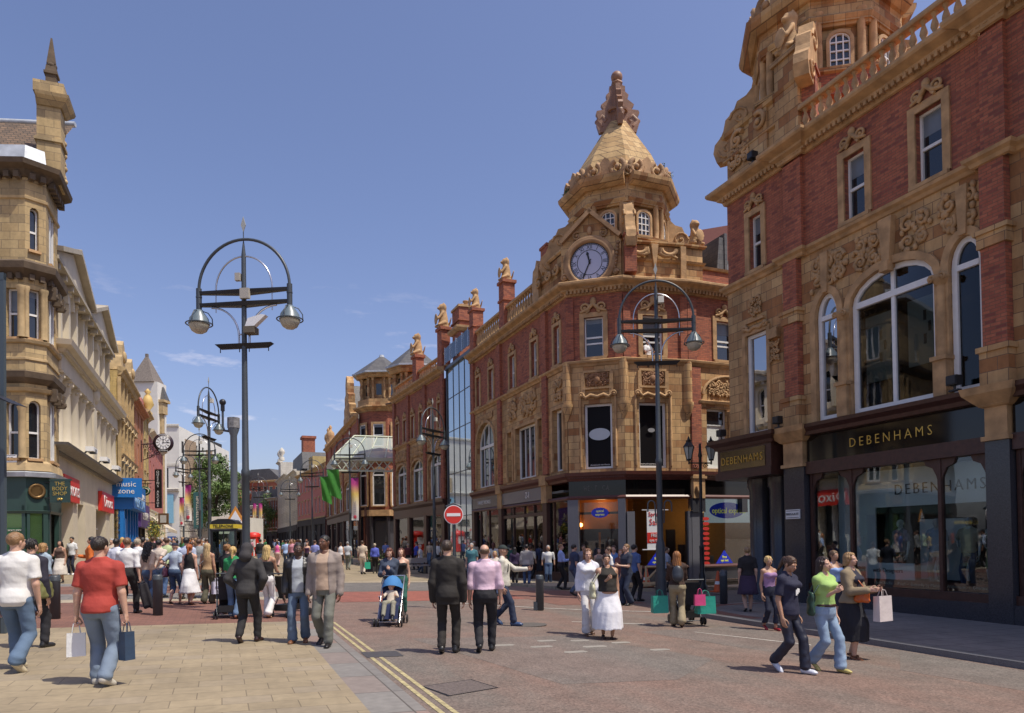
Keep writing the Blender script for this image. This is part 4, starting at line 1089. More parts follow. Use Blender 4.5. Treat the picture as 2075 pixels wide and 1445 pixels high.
for F, cx in ((F1, 1.35), (F2, 1.1)):
 t = text('small_lettering', 'physical and mind fitness', 0.085, M['white'], A, (0, 0, 0), ext=0.003)
 a = F[3]; t.rotation_euler = (R(90), 0, a)
 t.location = Vector((F[0], F[1], 5.0)) + Vector((math.cos(a), math.sin(a), 0))*cx + Vector((-math.sin(a), math.cos(a), 0))*0.165
# side-street front
s3 = [(1.55, 2.45), (4.6, 5.5), (7.6, 8.5)]
w = MB(); w.sheet([(0, 9.35), (L3, 9.35), (L3, 12.35), (0, 12.35)], [arch(a, c_, 9.62, 11.35, 0) for a, c_ in s3], 0, 0.2)
w.box(0, 0.45, -0.10, 0, 9.5, 12.2); w.build('upper_wall', M['brick'], A, F3)
for a, c_ in s3:
 window(A, a, c_, 9.62, 11.35, depth=0.16, surround='terra_plain', sw=0.2, sproud=0.06, fw=0.06, xf=F3, open_sash=0.2)
 k = MB(); keyscroll(k, (a+c_)/2, 11.55, 1.1, -0.06); k.build('window_crest', M['terra_plain'], A, F3)
h3 = [(0.95, 2.05), (2.45, 3.6), (4.4, 5.6)]
w = MB(); w.sheet([(0, 4.6), (L3, 4.6), (L3, 9.35), (0, 9.35)], [arch(a, c_, 4.82, 7.45, 0) for a, c_ in h3], -0.02, 0.3)
w.build('first_floor_wall', M['terra'], A, F3)
w = MB(); w.box(0.12, 0.62, -0.10, 0, 4.8, 9.2); w.build('brick_pilaster', M['brick'], A, F3)
for i, (a, c_) in enumerate(h3):
 window(A, a, c_, 4.82, 7.45, y=-0.02, depth=0.22, kind='plain', fw=0.09, sill=False, xf=F3, pane='blind', bars=((), (6.75,)))
p = MB(); p.box(1.04, 1.96, 0.16, 0.19, 6.80, 7.36); p.build('dark_upper_light', M['dark_glass'], A, F3)
w = MB(); w.profile([(0, 0), (0.12, 0.03), (0.16, 0.14), (0, 0.2)], [(0.5, 0), (6.5, 0)], 7.62)
ar = arch(0.75, 3.6, 8.0, 8.05, 0.85, 12)
w.tube([(a, -0.06, b) for a, b in ar[2:]], 0.07, 6); carving(w, 1.1, 3.3, 8.02, 8.65, -0.07, 31)
for u in (2.22,): w.lathe([(0.13, 0), (0.12, 1.6), (0.11, 2.2), (0.18, 2.35), (0.2, 2.5)], (u, -0.08, 4.85), 10)
for u in (2.12, 2.32): w.scroll(u, 7.12, 0.09, -0.2, 1.2, 1 if u < 2.2 else -1, 0, 0.035, 8)
w.build('carved_tympanum', M['terra_plain'], A, F3)
# cornices round the whole corner
w = MB(); w.profile(STRING, [(p[0], p[1]) for p in PATH], 9.22); w.build('string_course', M['terra_plain'], A)
w = MB(); w.profile(CORNICE, [(p[0], p[1]) for p in PATH], 12.32)
path_dentils(w, PATH, 12.38, 12.54, 0.10, 0.17, 0.13); w.build('cornice', M['terra_plain'], A)
balustrade(A, [(P0.x, P0.y), tuple(sn(30.6, 14.0))[:2]], 12.95, 0.32, h=0.9, inset_=0.12)
w = MB()
for u in (-40.3, -35.4): w.box(u, u+0.7, -0.14, 0.5, 12.92, 15.5); w.box(u-0.06, u+0.76, -0.2, 0.56, 14.45, 14.57); w.box(u-0.08, u+0.78, -0.22, 0.58, 15.4, 15.55)
w.build('parapet_pedestal', M['brick'], A, FS)
for u in (-39.95, -35.05):
 l = lion('lion_statue', M['terra_plain'], 1.25); l.parent = A
 q = sn(-u, 14.15); l.location = (q.x, q.y, 15.55); l.rotation_euler = (0, 0, ANG_R)
# parapet drum with its scrolls
DP = [tuple(sn(30.6, 14.05))[:2], tuple(sn(27.8, 14.05))[:2], tuple(P2+Vector((0, 0.05, 0)))[:2], tuple(P3+Vector((-0.1, 0.05, 0)))[:2], tuple(P3+N*0.9)[:2], tuple(P3+N*0.9+S*2)[:2]]
w = MB(); w.profile([(-0.35, 0), (0, 0), (0, 1.55), (-0.35, 1.55)], DP, 12.9)
w.profile([(0, 0), (0.08, 0.03), (0.12, 0.12), (0, 0.16)], DP, 13.68); w.profile([(-0.3, 0), (0.06, 0), (0.14, 0.08), (0.14, 0.15), (-0.3, 0.17)], DP, 14.40)
w.frus((5.15, 32.9), 2.5, 2.5, 12.9, 14.45, 8, R(-90)); w.build('drum', M['terra'], A)
w = MB()
for cx, sg in ((0.75, 1), (2.1, -1)):
 w.tube([(cx+0.34*math.cos(q)*sg, -0.12, 14.22+0.26*math.sin(q)) for q in [math.pi+k*math.pi/8 for k in range(9)]], 0.10, 6)
 w.tube([(cx+sg*0.34, -0.12, 14.22), (cx+sg*0.42, -.12, 14.0), (cx+sg*0.2, -.12, 13.9), (cx-sg*0.1, -.12, 13.94), (cx-sg*0.4, -.12, 13.84)], [0.1, .1, .09, .08, .05], 6)
w.prism([(1.3, 14.4), (1.62, 14.4), (1.58, 14.0), (1.52, 13.5), (1.46, 13.3), (1.40, 13.5), (1.34, 14.0)], -0.16, 0)
w.box(0.0, 0.24, -0.10, 0, 12.95, 14.4); w.box(L2-0.25, L2, -0.10, 0, 12.95, 14.4)
w.build('drum_scroll', M['terra_plain'], A, F2)
w = MB()
for u in (-30.3, -29.2, -28.4): w.scroll(u, 13.8, 0.28, -0.14, 1.3, 1, u, .08);
w.prism([(-31.0, 12.95), (-30.4, 12.95), (-30.4, 14.6), (-30.6, 15.0), (-30.75, 14.7), (-31.0, 14.6), (-31.15, 13.8)], -0.1, 0.3)
w.build('drum_scroll', M['terra_plain'], A, FS)
w = MB(); w.box(-30.2, -29.5, -0.05, 0.6, 14.5, 15.3); w.box(-30.25, -29.45, -0.1, 0.65, 15.3, 15.42); w.build('chimney_pedestal', M['brick'], A, FS)
corner_tower(A, (5.15, 32.75), 14.5, R(-90))
l = lion('lion_statue', M['terra_plain'], 1.25); l.parent = A; l.location = tuple(P3+N*0.75+S*0.3)[:2]+(14.57,); l.rotation_euler = (0, 0, ANG_X)
# clock in its gabled frame on the left canted face
cxk, czk = 1.10, 13.66
w = MB()
gb = [(cxk-1.25, 12.95), (cxk+1.35, 12.95), (cxk+1.35, 14.45), (cxk+1.12, 14.8), (cxk+0.05, 15.75), (cxk-1.0, 14.8), (cxk-1.25, 14.45)]
w.prism(gb, -0.16, 0.35)
w.build('clock_gable', M['terra'], A, F1)
w = MB()
for a_, b_ in (((cxk-1.2, 14.6), (cxk+0.05, 15.77)), ((cxk+0.05, 15.77), (cxk+1.3, 14.6))):
 v = Vector((b_[0]-a_[0], 0, b_[1]-a_[1])); m_ = Vector(((a_[0]+b_[0])/2, -0.05, (a_[1]+b_[1])/2+0.05))
 w.obox(m_, v, (0, 1, 0), v.cross(Vector((0, 1, 0))), v.length/2+0.05, 0.34, 0.085)
w.build('gable_coping', M['terra_dirty'], A, F1)
w = MB()
w.lathe([(0.82, 0.02), (0.86, -0.16), (0.95, -0.20), (1.02, -0.14), (1.08, -0.17), (1.14, -0.10), (1.15, 0.1)], (cxk, -0.16, czk), 40, axis='y')
for i in range(9): w.ball((cxk+1.22-0.02*i, -0.22, 14.35-0.15*i), 0.085, n=7, m=5)
w.scroll(cxk-1.1, 13.1, 0.18, -0.24, 1.3, 1, 0, 0.07); w.scroll(cxk+1.12, 13.1, 0.12, -0.24, 1.3, 1, 0, 0.07)
w.scroll(cxk-0.55, 14.85, 0.2, -0.2, 1.3, 1, 1, 0.05); w.scroll(cxk+0.6, 14.85, 0.2, -0.2, 1.3, -1, 2, 0.05); w.ball((cxk+0.02, -0.22, 15.0), 0.11, 0.1, 0.2)
w.build('clock_surround', M['terra_dirty'], A, F1)
w = MB(); w.lathe([(0.0, 0.0), (0.84, 0.0), (0.84, -0.03), (0.0, -0.03)], (cxk, -0.17, czk), 40, False, 'y')
dial = w.build('clock_dial', mat('white_clock_dial', (0.46, 0.48, 0.62), 0.35), A, F1)  # bluish shade on the white face is put into the dial colour
w = MB()
for rr, th in ((0.82, 0.018), (0.77, 0.010), (0.535, 0.014)):
 w.tube([(cxk+rr*math.cos(2*math.pi*i/48), -0.205, czk+rr*math.sin(2*math.pi*i/48)) for i in range(48)], th, 5, closed=True)
for i in range(60):
 a = 2*math.pi*i/60; w.obox((cxk+0.795*math.cos(a), -0.205, czk+0.795*math.sin(a)), (math.cos(a), 0, math.sin(a)), (0, 1, 0), (-math.sin(a), 0, math.cos(a)), 0.022, 0.006, 0.009)
w.build('minute_ring', M['black'], dial)
NUM = ['XII', 'I', 'II', 'III', 'IV', 'V', 'VI', 'VII', 'VIII', 'IX', 'X', 'XI']
for i, s_ in enumerate(NUM):
 a = math.pi/2-2*math.pi*i/12
 t = text('numeral', s_, 0.25, M['black'], dial, (cxk+0.655*math.cos(a), -0.202, czk+0.655*math.sin(a)), ext=0.006, sx=0.85)
 t.rotation_euler = (R(90), -(a-math.pi/2), 0)
def hand(parent, cx, y, cz, ang, ln, wd):
 """ang: degrees clockwise from twelve"""
 a = R(90-ang); d = Vector((math.cos(a), 0, math.sin(a))); q = Vector((-d.z, 0, d.x))
 h = MB(); c = Vector((cx, y, cz))
 h.add([c-d*ln*0.18-q*wd, c-d*ln*0.18+q*wd, c+d*ln*0.62+q*wd*1.2, c+d*ln*0.75+q*wd*2.2, c+d*ln, c+d*ln*0.75-q*wd*2.2, c+d*ln*0.62-q*wd*1.2], [(0, 1, 2, 6), (2, 3, 4, 5, 6)])
 h.lathe([(0.05, 0), (0.05, -0.02), (0.0, -0.02)], (cx, y, cz), 12, axis='y')
 return h.build('clock_hand', M['black'], parent)
hand(dial, cxk, -0.225, czk, 347, 0.50, 0.030)
hand(dial, cxk, -0.235, czk, 204, 0.78, 0.022)
# ground floor: dark fascia, granite piers, opticians
w = MB(); FP = [(P0.x, P0.y), (P1.x, P1.y), (P2.x, P2.y), (P3.x, P3.y), (P4.x, P4.y)]
w.profile([(-0.3, 0), (0.10, 0), (0.14, 0.10), (0.26, 0.22), (0.28, 0.36), (-0.3, 0.42)], FP, 4.30)
w.profile([(-0.3, 0), (0.12, 0), (0.14, 0.08), (0.08, 0.16), (-0.3, 0.16)], FP, 3.50)
path_dentils(w, FP[1:], 4.42, 4.47, 0.16, 0.11, 0.05)
w.profile([(-0.1, 0), (0.10, 0), (0.14, 0.06), (0.10, 0.14), (-0.1, 0.14)], [(P2.x, P2.y), (P3.x, P3.y), (P4.x, P4.y)], 0.50)
w.build('shopfront_timber', mat('red_brown_timber', (0.105, 0.032, 0.022), 0.4, noise=0.2), A)
w = MB(); w.profile([(-0.3, 0), (0.06, 0), (0.06, 0.64), (-0.3, 0.64)], FP[1:], 3.66); w.build('fascia', M['fascia_black'], A)
t = text('lettering', 'HE  T  CA', 0.3, mat('dim_lettering', (0.10, 0.09, 0.08), 0.3), A, (0, 0, 0), ext=0.004, space=1.4)
a = F1[3]; t.location = Vector((F1[0], F1[1], 3.98))+Vector((math.cos(a), math.sin(a), 0))*1.2-Vector((-math.sin(a), math.cos(a), 0))*0.065; t.rotation_euler = (R(90), 0, a); t.scale = (0.62, 1, 1)
w = MB()
for u in (-40.3, -35.9, -30.2): w.box(u, u+0.45, -0.16, 0.1, -0.2, 3.5)
w.box(-40.3, -35.5, -0.10, 0.06, 3.66, 4.3); w.box(-35.5, -30, -0.08, 0.06, 2.95, 3.1)
for u in (-39.0, -37.6, -34.0, -32.6, -31.4, -29.2): w.box(u-0.03, u+0.03, -0.06, 0.03, 0.3, 3.5)
w.box(-40.3, -28, -0.12, 0.1, -0.2, 0.35)
w.build('shopfront_pier', M['mahogany'], A, FS)
w = MB()
for u in (-35.95, -30.25): w.box(u, u+0.55, -0.2, 0.1, 3.5, 4.7); w.box(u-0.06, u+0.61, -0.28, 0.1, 4.3, 4.75)
w.build('pier_capital', M['terra_plain'], A, FS)
w = MB(); w.box(-35.4, -30.3, -0.12, -0.08, 3.68, 4.28); w.build('fascia_sign', mat('grey_fascia', (0.16, 0.17, 0.18), 0.25), A, FS)
w = MB(); w.box(-40.2, -36.0, -0.12, -0.08, 3.68, 4.28); w.build('fascia_sign', mat('dark_grey_fascia', (0.08, 0.085, 0.09), 0.25), A, FS)
def lab(F, s_, size, u, y, z, m, sx=0.85, par=None):
 a = F[3]; t = text('lettering', s_, size, M[m] if isinstance(m, str) else m, par or A, (0, 0, 0), ext=0.006, sx=sx)
 t.location = Vector((F[0], F[1], z))+Vector((math.cos(a), math.sin(a), 0))*u+Vector((-math.sin(a), math.cos(a), 0))*y; t.rotation_euler = (R(90), 0, a); return t
lab(FS, 'HARVEY NICHOLS', 0.30, -38.2, -0.13, 3.98, 'white'); lab(FS, 'Z-1', 0.42, -32.0, -0.13, 3.98, 'white')
w = MB(); w.box(-40.2, -27.9, 0.0, 0.012, 0.35, 3.5); w.build('shop_window', M['glass'], A, FS)
w = MB(); w.box(-40.2, -28.5, 1.6, 1.7, 0, 4.2); w.box(-40.2, -28.5, 0.1, 1.6, 0.2, 0.3); w.box(-40.2, -28.5, 0.1, 1.6, 3.9, 4.0); w.build('display_room', mat('grey_display', (0.16, 0.17, 0.165), 0.7), A, FS)
# opticians' lit interior
warm = mat('ochre_wall', (0.40, 0.20, 0.05), 0.8, noise=0.1)
orange = mat('orange_wall', (0.60, 0.20, 0.05), 0.8)
IN = [P1+Vector((0.5, 3.5, 0)), P3+S*3.4, P3+S*3.4+N*8]
w = MB(); w.add([(IN[0].x, IN[0].y, -0.3), (IN[1].x, IN[1].y, -0.3), (IN[2].x, IN[2].y, -0.3), (IN[2].x, IN[2].y, 4.3), (IN[1].x, IN[1].y, 4.3), (IN[0].x, IN[0].y, 4.3)], [(0, 1, 4, 5), (1, 2, 3, 4)])
w.add([(P1.x, P1.y, 3.62), (P3.x, P3.y, 3.62), (P4.x, P4.y, 3.62), (IN[2].x, IN[2].y, 3.62), (IN[0].x, IN[0].y, 3.62)], [(0, 1, 2, 3, 4)])
w.build('shop_interior', warm, A)
w = MB(); w.box(0.1, 2.3, 1.5, 1.6, -0.1, 3.6); w.build('inner_wall', orange, A, F1)
w = MB(); w.box(0.25, 1.1, 0.85, 0.9, -0.1, 2.1); w.box(1.2, 2.05, 0.85, 0.9, -0.1, 2.1); w.box(0.15, 2.2, 0.8, 0.95, 2.1, 2.25); w.box(0.15, 2.2, 0.8, 0.95, 2.9, 3.0); w.build('shop_door', M['mahogany'], A, F1)
w = MB(); w.box(0.5, 1.0, 1.6, 1.65, 0.7, 1.5); w.box(1.4, 1.9, 1.9, 1.95, 1.5, 2.2); w.box(0.2, 0.7, 2.1, 2.15, 0.8, 2.2); w.box(2.4, 3.1, 3.0, 3.1, 0.4, 2.3); w.build('picture', M['mahogany'], A, F3)
for F, u0, u1 in ((F1, -0.05, 0.42), (F1, L1-0.32, L1), (F2, 0.0, 0.34), (F2, L2-0.15, L2), (F3, 0.0, 0.55)):
 w = MB(); w.box(u0, u1, -0.14, 0.2, -0.45, 2.95 if F is not F1 else 3.5); w.build('granite_pier', M['granite_grey'], A, F)
w = MB(); w.box(L2-0.3, L2, -0.22, 0.1, 2.9, 3.5); w.box(-0.02, 0.65, -0.22, 0.1, 2.9, 3.5); w.build('pier_capital', M['granite'], A, F3)
w = MB(); w.box(0.02, 0.62, -0.26, 0.1, 3.5, 4.62); w.prism([(0.12, 4.0), (0.52, 4.0), (0.44, 3.8), (0.32, 3.55), (0.20, 3.8)], -0.36, -0.2); w.box(-0.05, 0.68, -0.32, 0.1, 4.35, 4.45); w.build('pier_capital', M['terra_plain'], A, F3)
w = MB(); w.box(0.3, L2-0.1, -0.02, -0.008, 0.6, 3.5); w.build('shop_window', M['glass'], A, F2)
w = MB(); w.box(0.5, 9, -0.02, -0.008, 0.6, 3.5); w.build('shop_window', M['glass'], A, F3)
w = MB(); w.box(0.3, L2-0.1, -0.05, 0.2, -0.45, 0.5); w.build('stall_riser', M['granite'], A, F2)
w = MB(); w.box(0.5, 9, -0.05, 0.2, -0.45, 0.5); w.build('stall_riser', M['granite'], A, F3)
w = MB(); w.box(0.42, 2.0, 0.5, 0.52, 0.1, 3.4); w.build('shop_window', M['glass'], A, F1)
blue = mat('bright_blue_sign', (0.015, 0.03, 0.42), 0.4, emit=(.01, .03, .45), es=.2)
yel = mat('yellow_lettering', (0.72, 0.72, 0.05), 0.5, emit=(.7, .7, .05), es=.3)
oval('oval_sign', F1, 1.25, 2.95, 0.38, 0.22, blue, 0.45)
lab(F1, 'optical', 0.15, 1.25, 0.43, 3.02, yel); lab(F1, 'express', 0.15, 1.25, 0.43, 2.87, yel)
w = MB(); w.box(0.95, 3.6, 0.25, 0.3, 2.45, 3.55); w.build('sign_board', mat('pale_sign_board', (0.55, 0.60, 0.62), 0.5, emit=(.55, .62, .66), es=.35), A, F3)
oval('oval_sign', F3, 2.15, 3.0, 0.95, 0.36, blue, 0.24)
lab(F3, 'optical express', 0.36, 2.25, 0.22, 2.98, yel, 0.85)
red = mat('red_oval_tag', (0.55, 0.03, 0.02), 0.5)
for k in range(11): oval('oval_tag', F3, 0.80, 2.62-0.215*k, 0.17, 0.075, red, -0.022)
w = MB(); w.box(1.02, 1.24, 0.05, 0.08, 0.66, 1.0); w.build('price_card', M['white'], A, F3)
for F, cx in ((F2, 1.35), (F3, 1.75)):
 w = MB(); w.prism([(cx-0.46, 0.66), (cx+0.46, 0.66), (cx, 1.24)], -0.035, -0.022); w.build('triangle_sign', blue, A, F)
 lab(F, 'free', 0.17, cx, -0.042, 0.94, yel); lab(F, 'eye test', 0.15, cx, -0.042, 0.79, yel)
w = MB(); w.box(0.92, 1.62, -0.04, -0.022, 1.35, 3.0); w.box(0.7, 1.9, -0.05, -0.022, 3.0, 3.03); w.box(0.7, 1.9, -0.05, -0.022, 1.31, 1.35); w.build('sale_banner', M['white'], A, F2)
w = MB(); w.box(0.92, 1.62, -0.05, -0.04, 1.6, 2.05); w.build('banner_panel', M['red_sign'], A, F2)
lab(F2, 'Spring', 0.27, 1.27, -0.05, 2.82, M['red_sign']); lab(F2, 'Sale', 0.38, 1.27, -0.05, 2.48, M['red_sign']); lab(F2, 'FREE', 0.22, 1.27, -0.06, 1.92, 'white'); lab(F2, 'eye test', 0.19, 1.27, -0.06, 1.72, 'white')
# interior lamps seen glowing through the shop windows
bulb = mat('lit_shop_lamp', (1, 0.7, 0.3), 0.5, emit=(1.0, 0.50, 0.14), es=9.0)
for F, u, y, z in ((F3, 2.3, 2.3, 2.25), (F1, 0.25, 1.2, 2.45), (F2, 0.45, 2.2, 3.1)):
 w = MB(); w.ball((u, y, z), 0.09, n=10, m=6); w.build('ceiling_lamp', bulb, A, F)
for F, u, y, z, e in ((F3, 2.3, 2.0, 2.6, 22), (F1, 1.2, 1.1, 3.2, 9)):
 ld = bpy.data.lights.new('shop_lamp', 'POINT'); ld.energy = e; ld.color = (1, 0.62, 0.28); ld.shadow_soft_size = 0.25
 lo = bpy.data.objects.new('shop_lamp', ld); C.objects.link(lo); a = F[3]
 lo.location = Vector((F[0], F[1], z))+Vector((math.cos(a), math.sin(a), 0))*u+Vector((-math.sin(a), math.cos(a), 0))*y
# roof behind the side street front
w = MB(); w.add([(0.9, 0.1, 12.9), (L3, 0.1, 12.9), (L3, 0.1, 13.6), (0.9, 0.1, 13.6)], [(0, 1, 2, 3)]); w.build('parapet', M['brick'], A, F3)
w = MB(); w.profile([(-0.3, 0), (0.08, 0), (0.12, 0.1), (-0.3, 0.15)], [(0.9, 0.1), (L3, 0.1)], 13.6); w.build('parapet_coping', M['terra_plain'], A, F3)
w = MB(); w.add([(0.9, 0.3, 13.7), (L3, 0.3, 13.7), (L3, 3.0, 15.4), (0.9, 3.0, 15.4)], [(0, 1, 2, 3)]); w.box(0.9, L3, 2.9, 3.1, 15.35, 15.5); w.build('roof', M['slate'], A, F3)
w = MB(); w.prism([(1.95, 13.7), (2.4, 13.7), (2.4, 15.3), (2.1, 15.3)], 0.35, 2.2); w.box(2.36, 2.5, 0.3, 2.2, 13.7, 15.5); w.build('dormer', M['slate'], A, F3)
w = MB(); w.add([(P0.x, P0.y, 12.9), (P1.x, P1.y, 12.9), (P2.x, P2.y, 12.9), (P3.x, P3.y, 12.9), (P4.x, P4.y, 12.9), ((P4+S*12).x, (P4+S*12).y, 12.9)], [(0, 1, 2, 3, 4, 5)])
w.build('flat_roof', M['slate'], A)
w = MB(); q = P4+S*12; w.add([(P4.x, P4.y, -.5), (q.x, q.y, -.5), (q.x, q.y, 12.9), (P4.x, P4.y, 12.9), (P0.x, P0.y, -.5), (P0.x, P0.y, 12.9)], [(0, 1, 2, 3), (1, 4, 5, 2)]); w.build('back_wall', M['brick'], A)
# dark block behind
bb = thing('office_block', 'plain dark red brick block rising behind the side street roofs', 'building', (15.2, 47.0, 0), ANG_X)
w = MB(); w.prism([(-3.2, 0), (12, 0), (12, 26), (-3.2, 21.6)], 0, 8); w.build('wall', mat('dark_red_brick_plain', (0.16, 0.055, 0.045), 0.85, noise=0.1), bb)
# weeds growing from the masonry
def weed(loc, r, seed, label):
 rnd = random.Random(seed); mb = MB()
 for k in range(26):
  a = rnd.uniform(0, 6.28); e = rnd.uniform(0.3, 1.4); ln = r*rnd.uniform(0.5, 1.0)
  p1 = Vector((math.cos(a)*math.cos(e), math.sin(a)*math.cos(e), math.sin(e)))*ln
  mb.cur = 0; mb.tube([(0, 0, 0), p1*0.6, p1], 0.008, 4)
  mb.cur = 1
  for j in range(9):
   c = p1*rnd.uniform(0.45, 1.05)+Vector([rnd.uniform(-1, 1)*r*0.12 for _ in range(3)])
   d = Vector([rnd.uniform(-1, 1) for _ in range(3)]).normalized()*0.05; q = Vector([rnd.uniform(-1, 1) for _ in range(3)]).normalized()*0.025
   mb.add([c-d, c+q, c+d, c-q], [(0, 1, 2, 3)])
 o = mb.build('wild_shrub', [M['mahogany'], M['leaf']]); o.location = loc
 return tag(o, label, 'shrub')
M['leaf'] = mat('shrub_leaf', (0.075, 0.13, 0.035), 0.6, noise=0.3, nscale=5)
weed((6.9, 31.6, 17.75), 0.75, 1, 'wild shrub growing out of the tower eaves right of the spire')
weed((2.75, 32.4, 17.5), 0.35, 2, 'small tuft of weed on the left edge of the tower eaves')
# ================================================================== glass link, and the buildings beyond it
GL = thing('glass_link', 'tall narrow glass curtain wall between the two terracotta fronts', 'building', (0, 0, 0), 0)
w = MB(); w.box(-45.5, -40.4, 0.05, 0.10, -0.2, 13.2); w.build('glazing', M['sky_glass'], GL, FS)
w = MB()
for u in (-45.4, -44.2, -43.0, -41.9, -40.8): w.box(u-0.02, u+0.02, 0.02, 0.06, -0.2, 13.2)
for z in (3.4, 6.2, 9.0, 11.2): w.box(-45.5, -40.4, 0.025, 0.06, z-0.02, z+0.02)
w.box(-45.6, -40.4, -0.1, 0.4, 13.15, 13.35)
w.box(-45.6, -45.48, -0.02, 0.3, -0.2, 13.2)
w.build('glazing_frame', M['iron'], GL, FS)
w = MB(); w.box(-45.6, -40.4, -0.10, -0.07, 13.6, 14.6); w.build('glass_balustrade', M['glass_thin'], GL, FS)
w = MB()
for u in (-45.5, -44.3, -43.1, -41.9, -40.7): w.box(u-0.025, u+0.025, -0.12, -0.05, 13.55, 14.7)
w.build('balustrade_post', M['steel'], GL, FS)
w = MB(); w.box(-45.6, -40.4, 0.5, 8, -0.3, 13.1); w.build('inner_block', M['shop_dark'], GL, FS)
ch = thing('chimney_stack', 'square red brick chimney stack with two pots above the glass link', 'chimney', (*sn(44.6, 15.0)[:2], 12.9), ANG_R)
w = MB(); w.box(-0.75, 0.75, -0.6, 0.6, 0, 3.2); w.box(-0.85, 0.85, -0.7, 0.7, 3.2, 3.3); w.box(-0.75, .75, -.6, .6, 3.3, 4.1); w.build('stack', M['brick'], ch)
w = MB(); w.profile([(0, 0), (0.1, 0.02), (0.26, 0.2), (0.28, 0.34), (0, 0.42)], [(-0.75, 0.6), (-0.75, -0.6), (0.75, -0.6), (0.75, 0.6)], 2.5); w.box(-0.82, 0.82, -.67, .67, 4.1, 4.25); w.build('stack_cap', M['terra_plain'], ch)
for u in (-0.35, 0.35): w = MB(); w.lathe([(0.16, 0), (0.14, 0.25), (0.22, 0.3), (0.2, 0.38)], (u, 0, 4.25), 10); w.build('chimney_pot', M['terra_plain'], ch)
def terr_front(bd, F, Ln, ztop, n2, n1, seed, zf=4.6, zs=9.2, z2=(9.6, 11.3), shopm='mahogany'):
 """a bay-by-bay brick and terracotta street front"""
 w2 = [(Ln*(i+0.5)/n2-0.38, Ln*(i+0.5)/n2+0.38) for i in range(n2)]
 w = MB(); w.sheet([(0, zs), (Ln, zs), (Ln, ztop-0.6), (0, ztop-0.6)], [arch(a, c_, z2[0], z2[1], 0) for a, c_ in w2], 0, 0.2)
 for i in range(0, n2+1, 2): u = min(max(Ln*i/n2-0.25, 0), Ln-0.5); w.box(u, u+0.5, -0.14, 0, zf, ztop-0.5)
 w.build('upper_wall', M['brick'], bd, F)
 for a, c_ in w2:
  window(bd, a, c_, z2[0], z2[1], depth=0.2, surround='terra_plain', sw=0.16, fw=0.07, xf=F)
  k = MB(); keyscroll(k, (a+c_)/2, z2[1]+0.2, 0.9, -0.06); k.build('window_crest', M['terra_plain'], bd, F)
 wd = Ln/n1
 h = [(wd*i+wd*0.14, wd*(i+1)-wd*0.14) for i in range(n1)]
 w = MB(); w.sheet([(0, zf), (Ln, zf), (Ln, zs), (0, zs)], [arch(a, c_, zf+0.2, zf+2.6, 0.7) for a, c_ in h], -0.02, 0.3); w.build('first_floor_wall', M['terra'], bd, F)
 for a, c_ in h: window(bd, a, c_, zf+0.2, zf+2.6, 0.7, y=-0.02, depth=0.22, kind='mullion', fw=0.11, surround='terra_plain', sw=0.15, sproud=0.07, sill=False, xf=F, pane='blue_glass')
 w = MB()
 for a, c_ in h: carving(w, a, c_, zf+3.55, zs-0.3, -0.07, seed+int(a*3))
 w.build('carved_frieze', M['terra_plain'], bd, F)
 w = MB(); w.profile(STRING, [(0, 0), (Ln, 0)], zs); w.profile(CORNICE, [(-0.05, 0), (Ln, 0)], ztop-0.6); path_dentils(w, [(0, 0), (Ln, 0)], ztop-0.54, ztop-0.4, 0.1, 0.2, 0.1); w.build('cornice', M['terra_plain'], bd, F)
 w = MB(); w.profile([(-0.3, 0), (0.1, 0), (0.26, 0.2), (0.28, 0.36), (-0.3, 0.42)], [(0, 0), (Ln, 0)], zf-0.3); w.box(0, Ln, -0.1, 0.2, zf-0.95, zf-0.3)
 for i in range(n1+1): u = min(max(wd*i-0.25, 0), Ln-0.5); w.box(u, u+0.5, -0.15, 0.1, -0.2, zf-0.9)
 w.build('shopfront', M[shopm], bd, F)
 w = MB(); w.box(0.1, Ln-0.1, 0.02, 0.04, 0.2, zf-0.95); w.build('shop_window', M['glass'], bd, F)
 w = MB(); w.box(0, Ln, 1.3, 1.4, -0.1, zf); w.build('display_room', mat('grey_display_wall', (0.14, 0.13, 0.12), 0.8), bd, F)
B = thing('terracotta_shops', 'red brick and terracotta shops with lion statues on the parapet beyond the glass link', 'building', (0, 0, 0), 0)
b0 = Vector((-4.4, 47.9, 0)); b1 = Vector((-9.5, 58.3, 0))
FB, LB = face(b1, b0)
terr_front(B, FB, LB, 13.6, 6, 3, 5)
w = MB(); w.box(0, LB, 0.4, 9, -0.3, 13.0); w.build('inner_block', M['brick'], B, FB)
balustrade(B, [(b1.x, b1.y), (b0.x, b0.y)], 13.6, 0.45, h=0.6, inset_=0.15)
for u in (LB-0.6, LB-6.0):
 w = MB(); w.box(u-0.35, u+0.5, -0.12, 0.5, 13.55, 16.2 if u > 6 else 15.6); w.box(u-0.45, u+0.6, -0.22, 0.6, 16.1 if u > 6 else 15.5, 16.3 if u > 6 else 15.7); w.build('parapet_pedestal', M['brick'], B, FB)
 l = lion('lion_statue', M['terra_plain'], 1.7); l.parent = B; a = FB[3]
 q = Vector((FB[0], FB[1], 0))+Vector((math.cos(a), math.sin(a), 0))*u+Vector((-math.sin(a), math.cos(a), 0))*0.2
 l.location = (q.x, q.y, 16.3 if u > 6 else 15.7); l.rotation_euler = (0, 0, a)
